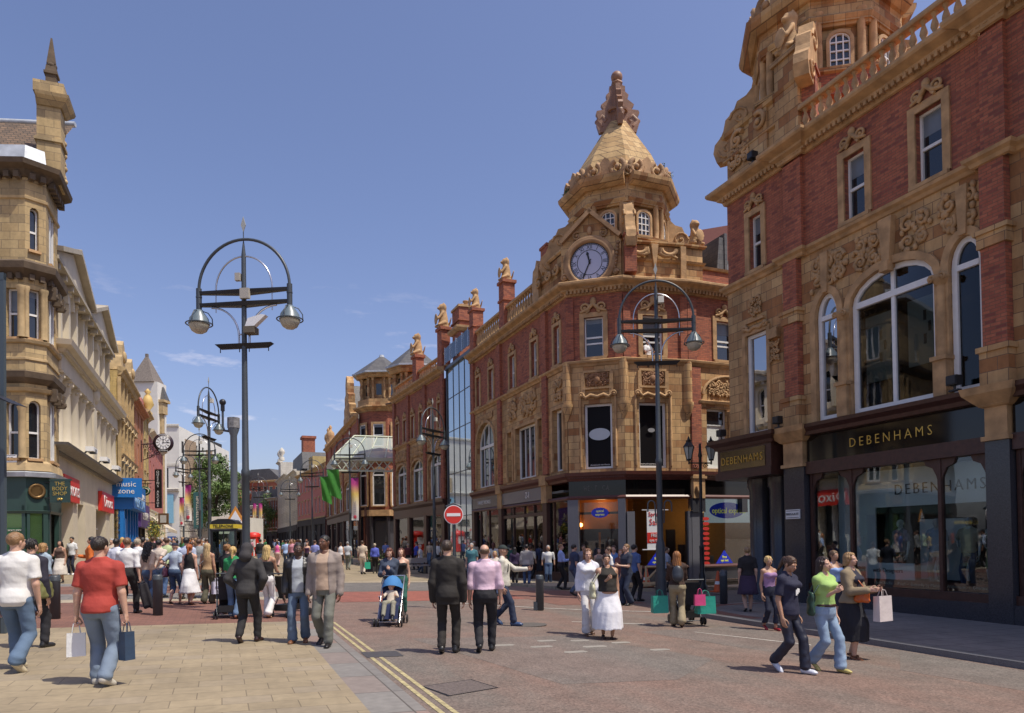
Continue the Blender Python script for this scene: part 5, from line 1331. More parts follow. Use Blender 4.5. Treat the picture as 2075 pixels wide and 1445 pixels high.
def turret(bd, c, r, z0, z1, ze, za, mroof='slate', zg=-0.2):
 """octagonal corner turret: shaft, colonnaded lantern, slate roof"""
 w = MB(); w.frus(c, r, r, zg, z0, 8, R(22.5)); w.build('turret_wall', M['brick'], bd)
 w = MB(); w.frus(c, r*1.04, r*1.04, z0, z0+0.9, 8, R(22.5)); w.profile(CORNICE, oct_path(c, r*1.02, R(22.5)), z0-0.35); w.frus(c, r*0.80, r*0.80, z0+0.9, z1, 8, R(22.5))
 for i in range(8):
  for d in (-0.13, 0.13):
   a = R(22.5)+i*math.pi/4+d
   w.lathe([(0.14, 0), (0.17, 0.1), (0.10, 0.3), (0.18, 0.8), (0.10, z1-z0-1.3), (0.18, z1-z0-0.95)], (c[0]+r*0.88*math.cos(a), c[1]+r*0.88*math.sin(a), z0+0.95), 8)
 w.profile([(0, 0), (0.2, 0.05), (0.34, 0.3), (0.38, ze-z1), (-0.4, ze-z1)], oct_path(c, r*0.95, R(22.5)), z1)
 w.build('turret_lantern', M['terra'], bd)
 w = MB()
 for i in range(8):
  a = i*math.pi/4; q = r*0.80*math.cos(R(22.5)); w.obox((c[0]+q*math.cos(a), c[1]+q*math.sin(a), (z0+z1)/2+0.4), (-math.sin(a), math.cos(a), 0), (math.cos(a), math.sin(a), 0), (0, 0, 1), 0.26, 0.03, 0.55)
 w.build('turret_window', M['dark_glass'], bd)
 w = MB(); w.frus(c, r*1.28, r*1.28, ze, ze+0.14, 8, R(22.5)); w.frus(c, 0.3, 0.22, za-0.15, za+0.12, 8); w.build('roof_edge', M['lead'], bd)
 w = MB(); w.frus(c, r*1.24, 0.15, ze+0.14, za, 8, R(22.5)); w.build('turret_roof', M[mroof], bd)
turret(B, (-8.15, 60.9), 1.95, 13.3, 15.9, 16.4, 18.5)
Cb = thing('gabled_terracotta_building', 'brown terracotta building with corner turret and scrolled gable behind the glass canopy', 'building', (0, 0, 0), 0)
c0 = Vector((-15.0, 70.5, 0)); c1 = Vector((-25.0, 97.0, 0)); FC, LC = face(c1, c0)
terr_front(Cb, FC, LC, 14.6, 10, 5, 9, zf=5.2, zs=9.8, z2=(10.2, 12.2))
w = MB(); w.box(0, LC, 0.4, 9, -0.3, 14.0); w.build('inner_block', M['brick'], Cb, FC)
turret(Cb, (-12.9, 72.0), 2.35, 15.0, 18.0, 18.4, 20.6, zg=4.4)
w = MB(); w.frus((-12.9, 72.0), 1.7, 1.7, -.2, 4.4, 8); w.frus((-12.9, 72.0), 2.2, 1.8, 3.9, 4.4, 8)
for i in range(8): w.frus((-12.9+2.15*math.cos(i*.785+.39), 72+2.15*math.sin(i*.785+.39)), .2, .2, -.2, 4.4, 6)
w.build('shopfront', M['granite'], Cb)
w = MB()
for i in range(8):
 a = math.pi/4*i-math.pi/2; q = 2.35*math.cos(R(22.5))+0.02; xf = (-12.9+q*math.cos(a), 72.0+q*math.sin(a), 0, a+math.pi/2)
 if abs(i) in (0, 1, 7):
  window(Cb, -0.5, 0.5, 11.2, 13.4, y=-0.14, depth=0.06, surround='terra_plain', sw=0.2, xf=xf)
  window(Cb, -0.62, 0.62, 5.4, 8.4, 0.62, y=-0.14, depth=0.06, kind='transom', fw=0.12, surround='terra_plain', sw=0.2, xf=xf)
w.frus((-12.9, 72.0), 2.6, 2.6, 4.4, 5.0, 8, R(22.5)); w.profile(STRING, oct_path((-12.9, 72.0), 2.38, R(22.5)), 9.6); w.profile(STRING, oct_path((-12.9, 72.0), 2.38, R(22.5)), 10.4)
w.build('turret_band', M['terra_plain'], Cb)
g = MB(); gw = [(0, 14), (5.2, 14), (5.2, 15.4), (4.6, 15.6), (4.7, 16.4), (4.0, 16.7), (4.1, 17.6), (3.3, 17.9), (3.4, 18.9), (3.0, 19.6), (2.6, 19.8), (2.2, 19.6), (1.8, 18.9), (1.9, 17.9), (1.1, 17.6), (1.2, 16.7), (0.5, 16.4), (0.6, 15.6), (0, 15.4)]
g.prism([(x+LC-9.5, z*1.0) for x, z in gw], -0.2, 0.5); g.build('scrolled_gable', M['terra'], Cb, FC)
g2 = MB(); g2.prism([(x+LC-9.5, z) for x, z in [(0.2, 14.2), (2.6, 18.8), (5.0, 14.2)]], 0.5, 6.0); g2.build('roof', M['slate'], Cb, FC)
g = MB()
for u in (0.6, 1.8): g.lathe([(0.5, 0), (0.5, 0.4), (0.28, 0.6), (0.55, 1.2), (0.5, 1.7), (0.2, 2.0), (0.16, 2.2), (0.24, 2.4), (0.05, 2.7)], (u*2.0, 0.1, 14.6), 10)
g.build('finial', M['terra_plain'], Cb, FC)
# arcade entrance between the two: dark void and glass canopy on lattice girders
ca = thing('glass_canopy', 'pitched glass canopy on cream lattice girders over the arcade entrance', 'canopy', (0, 0, 0), 0)
k0, k1 = Vector((-15.3, 61.5, 0)), Vector((-9.2, 63.5, 0)); FK, LK = face(k0, k1)
creamp = mat('cream_green_paint', (0.52, 0.55, 0.42), 0.5)
g = MB(); g.add([(0, 0, 9.2), (LK+1, 0, 9.2), (LK+1, 4, 11.6), (2.2, 4, 11.6)], [(0, 1, 2, 3)]); g.add([(0, 0, 9.2), (2.2, 4, 11.6), (LK, 8, 9.2), (0, 8, 9.2)], [(0, 1, 2, 3)])
cg = mat('canopy_glazing', (0.50, 0.57, 0.53), 0.25); cg.node_tree.nodes['Principled BSDF'].inputs['Alpha'].default_value = 0.55; g.build('glazing', cg, ca, FK)
g = MB()
g.box(-0.1, LK+1, -0.1, 0.08, 8.95, 9.25); g.box(-0.1, LK+1, -0.08, 0.04, 8.0, 8.14)
for i in range(9):
 a0 = i*LK/9; a1 = (i+1)*LK/9
 g.tube([(a0, 0, 8.1), (a1, 0, 9.0)], 0.05, 5); g.tube([(a0, 0, 9.0), (a1, 0, 8.1)], 0.05, 5)
for i in range(6):
 q = i/5; g.tube([(q*(LK+1), 0, 9.25), (2.2+q*(LK-1.2), 4, 11.65)], 0.05, 5)
g.tube([(0, 0, 9.25), (2.2, 4, 11.7), (LK+1, 4, 11.7)], 0.08, 5); g.tube([(0, 0, 8.1), (0, 8, 8.1)], 0.06, 5); g.tube([(0, 0, 9.2), (0, 8, 9.2)], 0.09, 5)
g.box(-0.05, 0.05, 0, 8, 8.1, 9.2)
g.build('lattice_girder', creamp, ca, FK)
en = thing('arcade_entrance', 'dark arched arcade entrance under the glass canopy', 'entrance', (0, 0, 0), 0)
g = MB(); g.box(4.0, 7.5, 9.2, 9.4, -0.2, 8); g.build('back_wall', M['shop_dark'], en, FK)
g = MB(); g.box(3.6, 4.0, 7.8, 9.1, -0.2, 4.4); g.box(5.6, 6.2, 7.8, 9.1, -0.2, 4.4); g.box(3.5, 6.5, 7.6, 9.1, 4.4, 5.3); g.build('portal', M['mahogany'], en, FK)
g = MB(); g.box(4.1, 5.5, 9.0, 9.1, 1.9, 1.97); g.build('lit_strip', mat('lit_strip', (0.9, 0.7, 0.2), 0.5, emit=(1, 0.7, 0.15), es=1.5), en, FK)
# ------------------------------------------------------------------ distant right-hand side
def plain_front(bd, F, Ln, z0, z1, nf, nw, wallm, winm='dark_glass', win=(0.9, 1.6), sur=None, trim='white_stone', ground=3.6, gm='shop_dark'):
 fh = (z1-z0)/nf; holes = []; ws = []
 for i in range(nf):
  for j in range(nw):
   cx = Ln*(j+0.5)/nw; zz = z0+fh*i+fh*0.22; holes.append([(cx-win[0]/2, zz), (cx+win[0]/2, zz), (cx+win[0]/2, zz+win[1]), (cx-win[0]/2, zz+win[1])]); ws.append((cx, zz))
 w = MB(); w.sheet([(0, z0), (Ln, z0), (Ln, z1), (0, z1)], holes, 0, 0.15); w.add([(0, 0, z0-5), (0, 6, z0-5), (0, 6, z1), (0, 0, z1), (Ln, 0, z0-5), (Ln, 6, z0-5), (Ln, 6, z1), (Ln, 0, z1)], [(0, 3, 2, 1), (4, 5, 6, 7), (3, 7, 6, 2)])
 w.build('wall', M[wallm], bd, F)
 for cx, zz in ws:
  f = MB(); a, b = win[0]/2, win[1]
  ring(f, [(cx-a, zz), (cx+a, zz), (cx+a, zz+b), (cx-a, zz+b)], [(cx-a+.06, zz+.06), (cx+a-.06, zz+.06), (cx+a-.06, zz+b-.06), (cx-a+.06, zz+b-.06)], 0.08, 0.12)
  f.box(cx-a, cx+a, 0.08, 0.12, zz, zz+0.08); f.box(cx-a, cx+a, 0.085, 0.12, zz+b/2-.03, zz+b/2+.03)
  if sur:
   f.cur = 1; f.box(cx-a-0.12, cx+a+0.12, -0.1, 0.02, zz-0.12, zz); f.box(cx-a-0.14, cx+a+0.14, -0.12, 0.02, zz+b, zz+b+0.18)
  fo = f.build('window', [M['white_paint'], M[sur or trim]], bd, F)
  p = MB(); p.box(cx-a+.05, cx+a-.05, 0.12, 0.14, zz+.05, zz+b-.05); p.build('pane', M[winm], fo)
 w = MB(); w.profile(CORNICE, [(0, 0), (Ln, 0)], z1-0.3); w.profile([(0, 0), (0.12, 0.02), (0.15, 0.2), (0, 0.22)], [(0, 0), (Ln, 0)], z0-0.1); w.build('cornice', M[trim], bd, F)
 w = MB(); w.box(0, Ln, 0.1, 0.3, z0-ground-1, z0); w.box(0, Ln, -0.08, 0.15, z0-1.0, z0-0.1)
 n = max(2, int(Ln/3))
 for i in range(n+1): u = min(Ln*i/n, Ln-0.3); w.box(u, u+0.3, -0.1, 0.2, z0-ground-1, z0-0.9)
 w.build('shopfront', M[gm], bd, F)
M['brown_stone'] = masonry('brown_stone', (0.40, 0.29, 0.19), (0.33, 0.24, 0.16), (0.12, 0.09, 0.06), 0.6, 0.3, 0.012)
M['grey_stone'] = masonry('grey_beige_stone', (0.62, 0.55, 0.42), (0.54, 0.48, 0.36), (0.18, 0.15, 0.11), 0.6, 0.3, 0.012)  # pale paint, plus distance haze put into the colour as extra lightness
def farb(name, label, a, b, **k):
 bd = thing(name, label, 'building', (0, 0, 0), 0); F, Ln = face(b, a); return bd, F, Ln
d0, d1 = Vector((-25.3, 97.2, 0)), Vector((-34.4, 115, 0))
bd, F, Ln = farb('stone_shops', 'red and brown stone shops with a sloping glass roof beyond the terracotta building', d0, d1)
plain_front(bd, F, Ln, 5.5, 12.4, 2, 8, 'pink_render', win=(0.8, 2.0), sur='york_plain', trim='york_plain')
w = MB(); w.add([(0, 0, 12.9), (Ln, 0, 12.9), (Ln, 4, 15.5), (0, 4, 15.5)], [(0, 1, 2, 3)]); w.build('glass_roof', M['blue_glass'], bd, F)
w = MB(); w.box(4, 7, 1, 3, 12, 15.2); w.build('parapet_block', M['ochre'], bd, F)
e0, e1 = Vector((-34.6, 115.2, 0)), Vector((-40.5, 129, 0))
bd, F, Ln = farb('stone_terrace', 'pale stone four storey terrace with grey mansard roof, far down the right side', e0, e1)
plain_front(bd, F, Ln, 5.0, 13.6, 3, 7, 'grey_stone', win=(0.8, 1.7), trim='white_stone')
w = MB(); w.prism([(0, 14), (Ln, 14), (Ln-1, 16.8), (1, 16.8)], 1, 5); w.build('mansard_roof', M['slate'], bd, F)
w = MB(); w.box(5, 7.5, 2, 4, 16, 20); w.box(4.8, 7.7, 1.8, 4.2, 20, 20.4); w.build('chimney', M['brick'], bd, F)
e2 = Vector((-48, 146.5, 0))
bd, F, Ln = farb('corner_bank', 'tall pale stone corner building with urns on its parapet at the far bend', e1+Vector((-.1, .3, 0)), e2)
plain_front(bd, F, Ln, 5.0, 14.4, 3, 8, 'grey_stone', win=(0.9, 1.9), trim='white_stone')
w = MB(); w.box(0, 4.5, 0.3, 4, 14.2, 18.2); w.profile(CORNICE, [(-0.1, 4), (-0.1, 0.3), (4.5, 0.3)], 17.9); w.build('attic', M['white_stone'], bd, F)
w = MB()
for u in (0.4, 4.0): w.lathe([(0.5, 0), (0.5, 0.6), (0.2, 0.9), (0.6, 1.6), (0.5, 2.1), (0.1, 2.6)], (u, 0.6, 18.5), 8)
w.build('urn', M['white_stone'], bd, F)
# across the end of the street
def face_px(x0, x1, Y0, Y1):
 k = lambda x: (x-CX)/F_PX
 return Vector((k(x0)*Y0, Y0, 0)), Vector((k(x1)*Y1, Y1, 0))
def front_b(name, label, x0, x1, Y0, Y1, z0, z1, nf, nw, wm, roof=None, **k):
 a, b = face_px(x0, x1, Y0, Y1); F, Ln = face(a, b); bd = thing(name, label, 'building', (0, 0, 0), 0)
 plain_front(bd, F, Ln, z0, z1, nf, nw, wm, **k)
 if roof:
  w = MB(); w.prism([(-0.3, z1+0.2), (Ln+0.3, z1+0.2), (Ln-roof[1], z1+roof[0]), (roof[1], z1+roof[0])], 0.5, 8); w.build('roof', M['slate'], bd, F)
 return bd, F, Ln
front_b('brick_hall', 'large red brick hall with hipped grey slate roof closing the far end of the street', 484, 568, 205, 200, 14.5, 19.6, 1, 7, 'brick', (3.6, 4), win=(1.1, 2.4), sur='york_plain', trim='york_plain', ground=14)
front_b('brick_gable_house', 'small red brick building with grey roof left of the far brick hall', 440, 486, 198, 198, 14, 19.8, 1, 4, 'brick', (2.4, 2), win=(1.1, 2.0), trim='york_plain', ground=14)
front_b('dormer_row', 'red brick row with dark slate roof and dormers at the far end of the street', 505, 566, 160, 156, 5.2, 10.2, 2, 8, 'orange_brick', (3.4, 0.6), win=(0.8, 1.6), sur='white_stone')
front_b('brick_corner_shops', 'red brick and white shops with tall windows at the end of the right side', 541, 562, 150, 146, 4.5, 11.2, 2, 4, 'brick', (2, 0.5), win=(0.7, 2.2), sur='white_stone')
front_b('brick_side_block', 'dull red brick block with arched upper windows behind the grey poles', 460, 500, 140, 142, 4.5, 13.2, 2, 5, 'orange_brick', (1.6, 0.6), win=(0.9, 1.9), sur='york_plain')
# ================================================================== LEFT SIDE
def LP(u, y, z): return sn(u, -6.2-y, z)
FL = (*sn(0, -6.2)[:2], 0, ANG_L)
BS = thing('corner_shop', 'tall golden sandstone corner building with chimney gable and green shopfront at the left edge', 'building', (0, 0, 0), 0)
PB = sn(32.4, -6.2); PA = Vector((-18.40, 27.10, 0)); PL = Vector((-27.0, 26.6, 0)); PE = sn(34.6, -6.2)
G1, H1 = face(PL, PA); G2, H2 = face(PA, PB); G3, H3 = face(PB, PE)
BP = [tuple(p)[:2] for p in (PL, PA, PB, PE)]
def bs_wall(F, Ln, arches, name='wall'):
 w = MB(); w.sheet([(0, 4.6), (Ln, 4.6), (Ln, 16.4), (0, 16.4)], [arch(*a) for a in arches], 0, 0.25); return w.build(name, M['yorkstone'], BS, F)
xw = [H1-1.15, H1-0.62]
aw = [(H1-.70, H1-.26, 9.8, 11.7, 0), (H1-.72, H1-.26, 5.2, 7.2, 0.2), (H1-2, H1-1.2, 9.8, 11.7, 0), (H1-2, H1-1.2, 5.2, 7.2, 0.3), (H1-3.2, H1-2.4, 13.0, 14.6, 0.3)]
bs_wall(G1, H1, aw)
for a in aw: window(BS, *a, depth=0.22, fw=0.055, surround=None, sill=True, xf=G1, sw=0.1)
aw = [(0.10, 0.50, 9.8, 11.7, 0), (0.10, 0.50, 5.2, 7.2, 0.22), (0.16, 0.46, 13.2, 14.7, 0.16)]
bs_wall(G2, H2, aw)
for a in aw: window(BS, *a, depth=0.22, fw=0.05, sill=True, xf=G2, sw=0.08)
aw = [(0.6, 1.6, 5.2, 8.2, 0), (0.5, 1.6, 9.8, 11.9, 0), (0.5, 1.6, 13.0, 15.2, 0)]
bs_wall(G3, H3, aw)
for a in aw: window(BS, *a, depth=0.1, fw=0.12, sill=True, xf=G3, sw=0.1, kind='mullion')
w = MB()
for x in (0.03, 0.58, H2-0.05): w.lathe([(0.10, 0), (0.085, 0.1), (0.085, 1.75), (0.12, 1.85), (0.12, 1.95)], (x, -0.05, 9.8), 8)
w.build('column', M['york_plain'], BS, G2)
w = MB()
for x in (H1-0.10, H1-.95): w.lathe([(0.16, 0), (0.14, 0.1), (0.14, 1.75), (0.19, 1.85), (0.19, 1.95)], (x, -0.05, 9.8), 10); w.lathe([(0.15, 0), (0.13, 0.1), (0.13, 1.75), (0.18, 1.95)], (x, -0.05, 5.2), 10)
w.build('column', M['york_plain'], BS, G1)
w = MB()
w.profile([(0, 0), (0.08, 0.02), (0.25, 0.22), (0.50, 0.32), (0.55, 0.5), (0, 0.6)], BP, 15.95); path_dentils(w, BP, 15.85, 16.08, 0.05, 0.35, 0.22)
w.profile([(0, 0), (0.1, 0.1), (0.34, 0.26), (0.38, 0.5), (0.2, 0.62), (0, 0.7)], BP, 12.1); path_dentils(w, BP, 12.0, 12.22, 0.03, 0.3, 0.16)
w.profile([(0, 0), (0.08, 0.05), (0.24, 0.2), (0.28, 0.42), (0, 0.5)], BP, 8.05)
w.build('cornice', M['york_dark'], BS)
w = MB()
w.profile([(0, 0), (0.10, 0.03), (0.14, 0.14), (0, 0.2)], BP, 9.58); w.profile([(0, 0), (0.06, 0.03), (0.08, 0.12), (0, 0.14)], BP, 15.1); w.profile([(0, 0), (0.12, 0.03), (0.18, 0.16), (0, 0.2)], BP, 7.72); w.profile([(0, 0), (0.16, 0), (0.10, 0.3), (0, 0.4)], BP, 4.72); w.profile([(0, 0), (0.05, 0.02), (0.05, 0.1), (0, 0.12)], BP, 8.95)
w.build('string_course', M['york_plain'], BS)
w = MB(); carving(w, 0.0, 0.6, 11.8, 12.1, -0.2, 3)
for z in (11.5, 7.5):
 for u in (0.3, 1.1, 1.8): w.prism([(u-.12, z), (u+.12, z), (u+.14, z+.5), (u-.14, z+.5)], -0.3, 0); w.scroll(u, z+.1, .13, -.3, 1.2, 1, 0, .05, 8)
w.build('carved_bracket', M['york_dark'], BS, G3)
w = MB(); w.box(0.5, 1.35, -0.42, 0.4, 16.2, 19.4); w.box(0.42, 1.43, -0.5, 0.48, 17.9, 18.02)
w.profile([(0, 0), (0.06, 0), (0.3, 0.3), (0.34, 0.42), (0, 0.5)], [(0.5, 0.4), (0.5, -0.42), (1.35, -0.42), (1.35, 0.4)], 19.3)
w.box(0.38, 1.5, -0.55, 0.5, 19.8, 20.25)
w.build('chimney_gable', M['yorkstone'], BS, G3)
w = MB(); w.frus((0.9, -0.05), 0.26, 0.26, 20.2, 20.75, 4, 0.78); w.frus((0.9, -0.05), 0.34, 0.34, 20.75, 20.85, 4, .78); w.frus((0.9, -0.05), 0.28, 0.24, 20.85, 21.1, 4, .78); w.ball((0.9, -.05, 21.15), 0.2, 0.2, 0.14); w.frus((0.9, -0.05), 0.22, 0.04, 21.2, 22.3, 4, .78)
w.build('obelisk', M['york_dark'], BS, G3)
w = MB()
for i in range(5): w.scroll(1.7-0.05*i, 16.9+0.5*i, 0.24, -0.3, 1.1, 1, i, 0.12, 10)
w.prism([(1.2, 16.4), (2.1, 16.4), (1.9, 17.2), (1.7, 18.2), (1.6, 19.3), (1.2, 19.3)], -0.35, 0.2)
w.build('gable_scroll', M['york_plain'], BS, G3)
w = MB(); w.profile([(-0.4, 0), (0.1, 0), (-0.1, 0.75), (-0.4, 0.75)], BP[:3], 16.5); w.build('lead_gutter', M['lead'], BS)
w = MB(); a = PL+Vector((0, 0.6, 17.0)); b = PB+Vector((-0.5, 0.5, 17.0)); c = PB+Vector((-0.9, 3.4, 20.3)); d = PL+Vector((0, 3.6, 20.3))
w.add([a, b, c, d], [(0, 1, 2, 3)]); w.build('tiled_roof', M['brown_tile'], BS)
w = MB(); w.tube([d, c], 0.12, 6); w.build('roof_ridge', M['lead'], BS)
w = MB(); q = [PL, PA, PB, PE, PE-N*9, PL-Vector((0, -9, 0))]
w.add([(p.x, p.y, 16.5) for p in q], [tuple(range(6))]); w.add([(PE.x, PE.y, 0), (q[4].x, q[4].y, 0), (q[4].x, q[4].y, 16.5), (PE.x, PE.y, 16.5)], [(0, 1, 2, 3)]); w.build('flat_roof', M['slate'], BS)
green = mat('dark_green_paint', (0.028, 0.060, 0.050), 0.4, noise=0.15, nscale=2)
w = MB(); w.profile([(-0.2, 0), (0.08, 0), (0.08, 1.35), (-0.2, 1.35)], BP, 3.15); w.profile([(0, 0), (0.10, 0), (0.14, 0.1), (0, 0.14)], BP, 3.1)
for F, u0, u1 in ((G1, H1-0.12, H1), (G2, H2-0.16, H2), (G2, 0, 0.1), (G3, 0, 0.25), (G3, H3-0.5, H3)):
 a = F[3]; v = Vector((math.cos(a), math.sin(a), 0)); nn = Vector((-math.sin(a), math.cos(a), 0)); c = Vector((F[0], F[1], 1.7))+v*(u0+u1)/2
 w.obox(c, v, nn, (0, 0, 1), (u1-u0)/2, 0.08, 1.7)
w.build('shopfront', green, BS)
w = MB(); w.profile([(-0.2, 0), (0.3, 0), (0.34, 0.16), (-0.2, 0.3)], BP, 4.48); w.build('shopfront_cornice', M['lead'], BS)
w = MB(); w.lathe([(0.20, 0), (0.26, -0.04), (0.30, 0), (0.26, 0.03), (0.20, 0)], (0.32, -0.14, 3.95), 18, axis='y'); w.build('wreath_emblem', mat('bronze', (0.20, 0.12, 0.045), 0.4, 0.6), BS, G2)
lime = mat('lime_green_wall', (0.46, 0.62, 0.20), 0.7)
w = MB(); w.box(H1-4, H1, 0.06, 0.08, 0.2, 3.1); w.build('display_wall', lime, BS, G1); w = MB(); w.box(0, H2, 0.06, 0.08, 0.2, 3.1); w.build('display_wall', lime, BS, G2)
w = MB(); w.box(H1-4, H1, 0.02, 0.03, 0.3, 3.1); w.build('shop_window', M['glass_thin'], BS, G1)
w = MB(); w.box(0.1, H2-.1, 0.02, 0.03, 0.3, 3.1); w.build('shop_window', M['glass_thin'], BS, G2)
w = MB(); w.box(H1-4, H1, -0.02, 0.3, -0.2, 0.3); w.build('stall_riser', green, BS, G1)
po = thing('window_poster', 'large green poster of a smiling dark haired woman in the corner shop window', 'poster', (0, 0, 0), 0)
w = MB(); w.box(H1-0.95, H1+0.02, -0.03, -0.02, 0.5, 2.55); w.build('sheet', mat('poster_green', (0.02, 0.10, 0.03), 0.5, noise=0.5, nscale=1.5), po, G1)
w = MB(); w.ball((H1-0.30, -0.04, 1.75), 0.30, 0.015, 0.55, 18, 12); w.build('hair', mat('poster_hair', (0.03, 0.018, 0.012), 0.5), po, G1)
w = MB(); w.ball((H1-0.30, -0.055, 1.62), 0.17, 0.012, 0.26, 16, 10); w.box(H1-0.38, H1-0.22, -0.05, -0.035, 1.15, 1.45); w.build('face', mat('poster_skin', (0.42, 0.20, 0.10), 0.5), po, G1)
w = MB(); w.ball((H1-0.30, -0.068, 1.52), 0.08, 0.006, 0.03, 10, 6); w.build('smile', M['white'], po, G1)
w = MB(); w.ball((H1-0.37, -0.068, 1.68), 0.025, 0.006, 0.015, 8, 5); w.ball((H1-0.23, -0.068, 1.68), 0.025, 0.006, 0.015, 8, 5); w.build('eye', M['black'], po, G1)
t = text('lettering', 'THE BODY SHOP', 0.09, M['off_white'], po, (0, 0, 0)); a = G1[3]; t.location = Vector((G1[0], G1[1], 2.46))+Vector((math.cos(a), math.sin(a), 0))*(H1-0.48)+Vector((0, -0.04, 0)); t.rotation_euler = (R(90), 0, a)
sg = thing('hanging_sign', 'square dark green hanging sign with gold lettering at the corner shop', 'sign', (-17.75, 27.55, 4.38), 0.06)
w = MB(); w.box(-0.02, 0.72, -0.03, 0.03, -0.86, 0.0); w.box(-0.05, 0.76, -0.04, 0.04, -0.02, 0.05); w.build('panel', green, sg)
for k, s_ in enumerate(('THE', 'BODY', 'SHOP')): text('lettering', s_, 0.21, M['gold'], sg, (0.35, -0.035, -0.14-0.19*k), sx=1.0)
w = MB(); w.scroll(0.30, -0.74, 0.06, -0.04, 1.2, 1, 0, 0.02, 8); w.scroll(0.40, -0.74, 0.06, -0.04, 1.2, -1, 3, 0.02, 8); w.build('emblem', M['gold'], sg)
w = MB(); w.box(-0.3, 0.0, -0.02, 0.02, -0.1, -0.06); w.box(-0.3, 0.0, -0.02, 0.02, -0.7, -0.66); w.build('bracket', M['iron_dark'], sg)
pl_ = thing('street_name_plate', 'white street name plate ending in LACE on the sandstone corner', 'sign', (PA.x-0.9, PA.y-0.12, 5.15), G1[3])
w = MB(); w.box(-0.8, 0.62, -0.02, 0.02, -0.17, 0.17); w.build('plate', M['white'], pl_); w = MB(); w.box(-0.76, 0.58, -0.024, -0.02, -0.145, -0.13); w.box(-0.76, 0.58, -0.024, -0.02, 0.13, 0.145); w.build('border', M['black'], pl_)
text('lettering', 'PLACE', 0.2, M['black'], pl_, (0.18, -0.024, 0), space=1.1)
# ------------------------------------------------------------------ cream columned building with two pediments
CB = thing('cream_columned_building', 'cream painted stone building with tall columns and two pediments over red electrical shop signs', 'building', (0, 0, 0), 0); FL = (*sn(0, -6.75)[:2], 0, ANG_L)
u0, u1 = 34.6, 52.2; um = 43.1
w = MB(); holes = []
for a, b in ((u0, um), (um, u1)):
 for k in range(4):
  cx = a+(b-a)*(k+0.5)/4; holes.append(arch(cx-0.45, cx+0.45, 6.6, 8.9, 0.0)); holes.append(arch(cx-0.42, cx+0.42, 11.1, 13.0, 0.42))
w.sheet([(u0, 4.0), (u1, 4.0), (u1, 14.2), (u0, 14.2)], holes, 0.0, 0.3)
w.build('wall', M['cream'], CB, FL)
for h in holes:
 x0_, x1_ = h[0][0], h[1][0]
 window(CB, x0_, x1_, h[0][1], 8.9 if h[0][1] < 9 else 13.0, 0 if h[0][1] < 9 else 0.42, depth=0.26, fw=0.07, xf=FL, sill=False)
for a, b in ((u0, um), (um, u1)):
 for k in range(5):
  cx = a+0.45+(b-a-0.9)*k/4
  c = MB(); c.lathe([(0.36, 0), (0.36, 0.12), (0.30, 0.2), (0.31, 1.0), (0.26, 2.55), (0.29, 2.6), (0.28, 2.7), (0.36, 2.9), (0.42, 3.05)], (cx, -0.32, 6.1), 16)
  for q in range(8): aa = q*math.pi/4; c.ball((cx+0.33*math.cos(aa), -0.32+0.33*math.sin(aa), 8.98), 0.09, n=6, m=4)
  c.box(cx-0.40, cx+0.40, -0.72, 0.0, 9.12, 9.22); c.build('column', M['cream'], CB, FL)
  c = MB(); c.box(cx-0.16, cx+0.16, -0.26, 0, 10.7, 13.9); c.box(cx-0.22, cx+0.22, -0.32, 0, 13.6, 13.75); c.build('pilaster', M['cream'], CB, FL)
c = MB()
for a, b in ((u0, um-0.25), (um+0.25, u1)):
 c.box(a, b, -0.66, 0.02, 9.22, 9.95)
 c.profile([(0, 0), (0.08, 0), (0.16, 0.14), (0.42, 0.24), (0.48, 0.45), (0, 0.55)], [(a, 0.02), (a, -0.66), (b, -0.66), (b, 0.02)], 9.95); path_dentils(c, [(a, -0.66), (b, -0.66)], 9.98, 10.1, 0.08, 0.26, 0.12)
c.build('entablature', M['cream'], CB, FL)
for a, b in ((u0+0.1, um-0.3), (um+0.1, u1-0.9)):
 cx = (a+b)/2; hw = (b-a)/2+0.25
 c = MB(); c.prism([(cx-hw, 13.9), (cx+hw, 13.9), (cx+hw, 14.15), (cx, 15.55), (cx-hw, 14.15)], -0.45, 0.5); c.build('pediment', M['cream'], CB, FL)
 c = MB()
 for sg_ in (-1, 1):
  v = Vector((sg_*hw, 0, -1.45)); c.obox(Vector((cx+sg_*hw/2, -0.25, 14.98)), v, (0, 1, 0), v.cross(Vector((0, 1, 0))), v.length/2+0.1, 0.55, 0.10)
 c.box(cx-hw, cx+hw, -0.62, 0, 13.82, 13.98)
 for q in range(6): uu = cx-hw+0.6+q*(2*hw-1.2)/5; c.box(uu-.12, uu+.12, -0.55, -0.2, 13.55, 13.82)
 c.build('raking_cornice', M['cream_dark'], CB, FL)
 c = MB(); c.add([(cx, 0.3, 15.62), (cx, 9, 15.62), (cx+hw, 9, 14.2), (cx+hw, 0.3, 14.2), (cx-hw, 9, 14.2), (cx-hw, 0.3, 14.2)], [(0, 1, 2, 3), (0, 5, 4, 1)]); c.build('roof', M['york_dark'], CB, FL)
 c = MB(); ring(c, arch(cx-0.75, cx+0.75, 13.0, 13.35, 0.8), arch(cx-0.55, cx+0.55, 13.0, 13.35, 0.6), -0.35, 0.0); c.build('arched_niche', M['cream'], CB, FL)
c = MB(); c.box(um-0.45, um+0.45, -0.7, 0, 6.1, 9.9); c.ball((um, -0.62, 9.75), 0.42, 0.3, 0.5); c.ball((um, -0.7, 10.15), 0.25); c.build('central_pier', M['cream'], CB, FL)
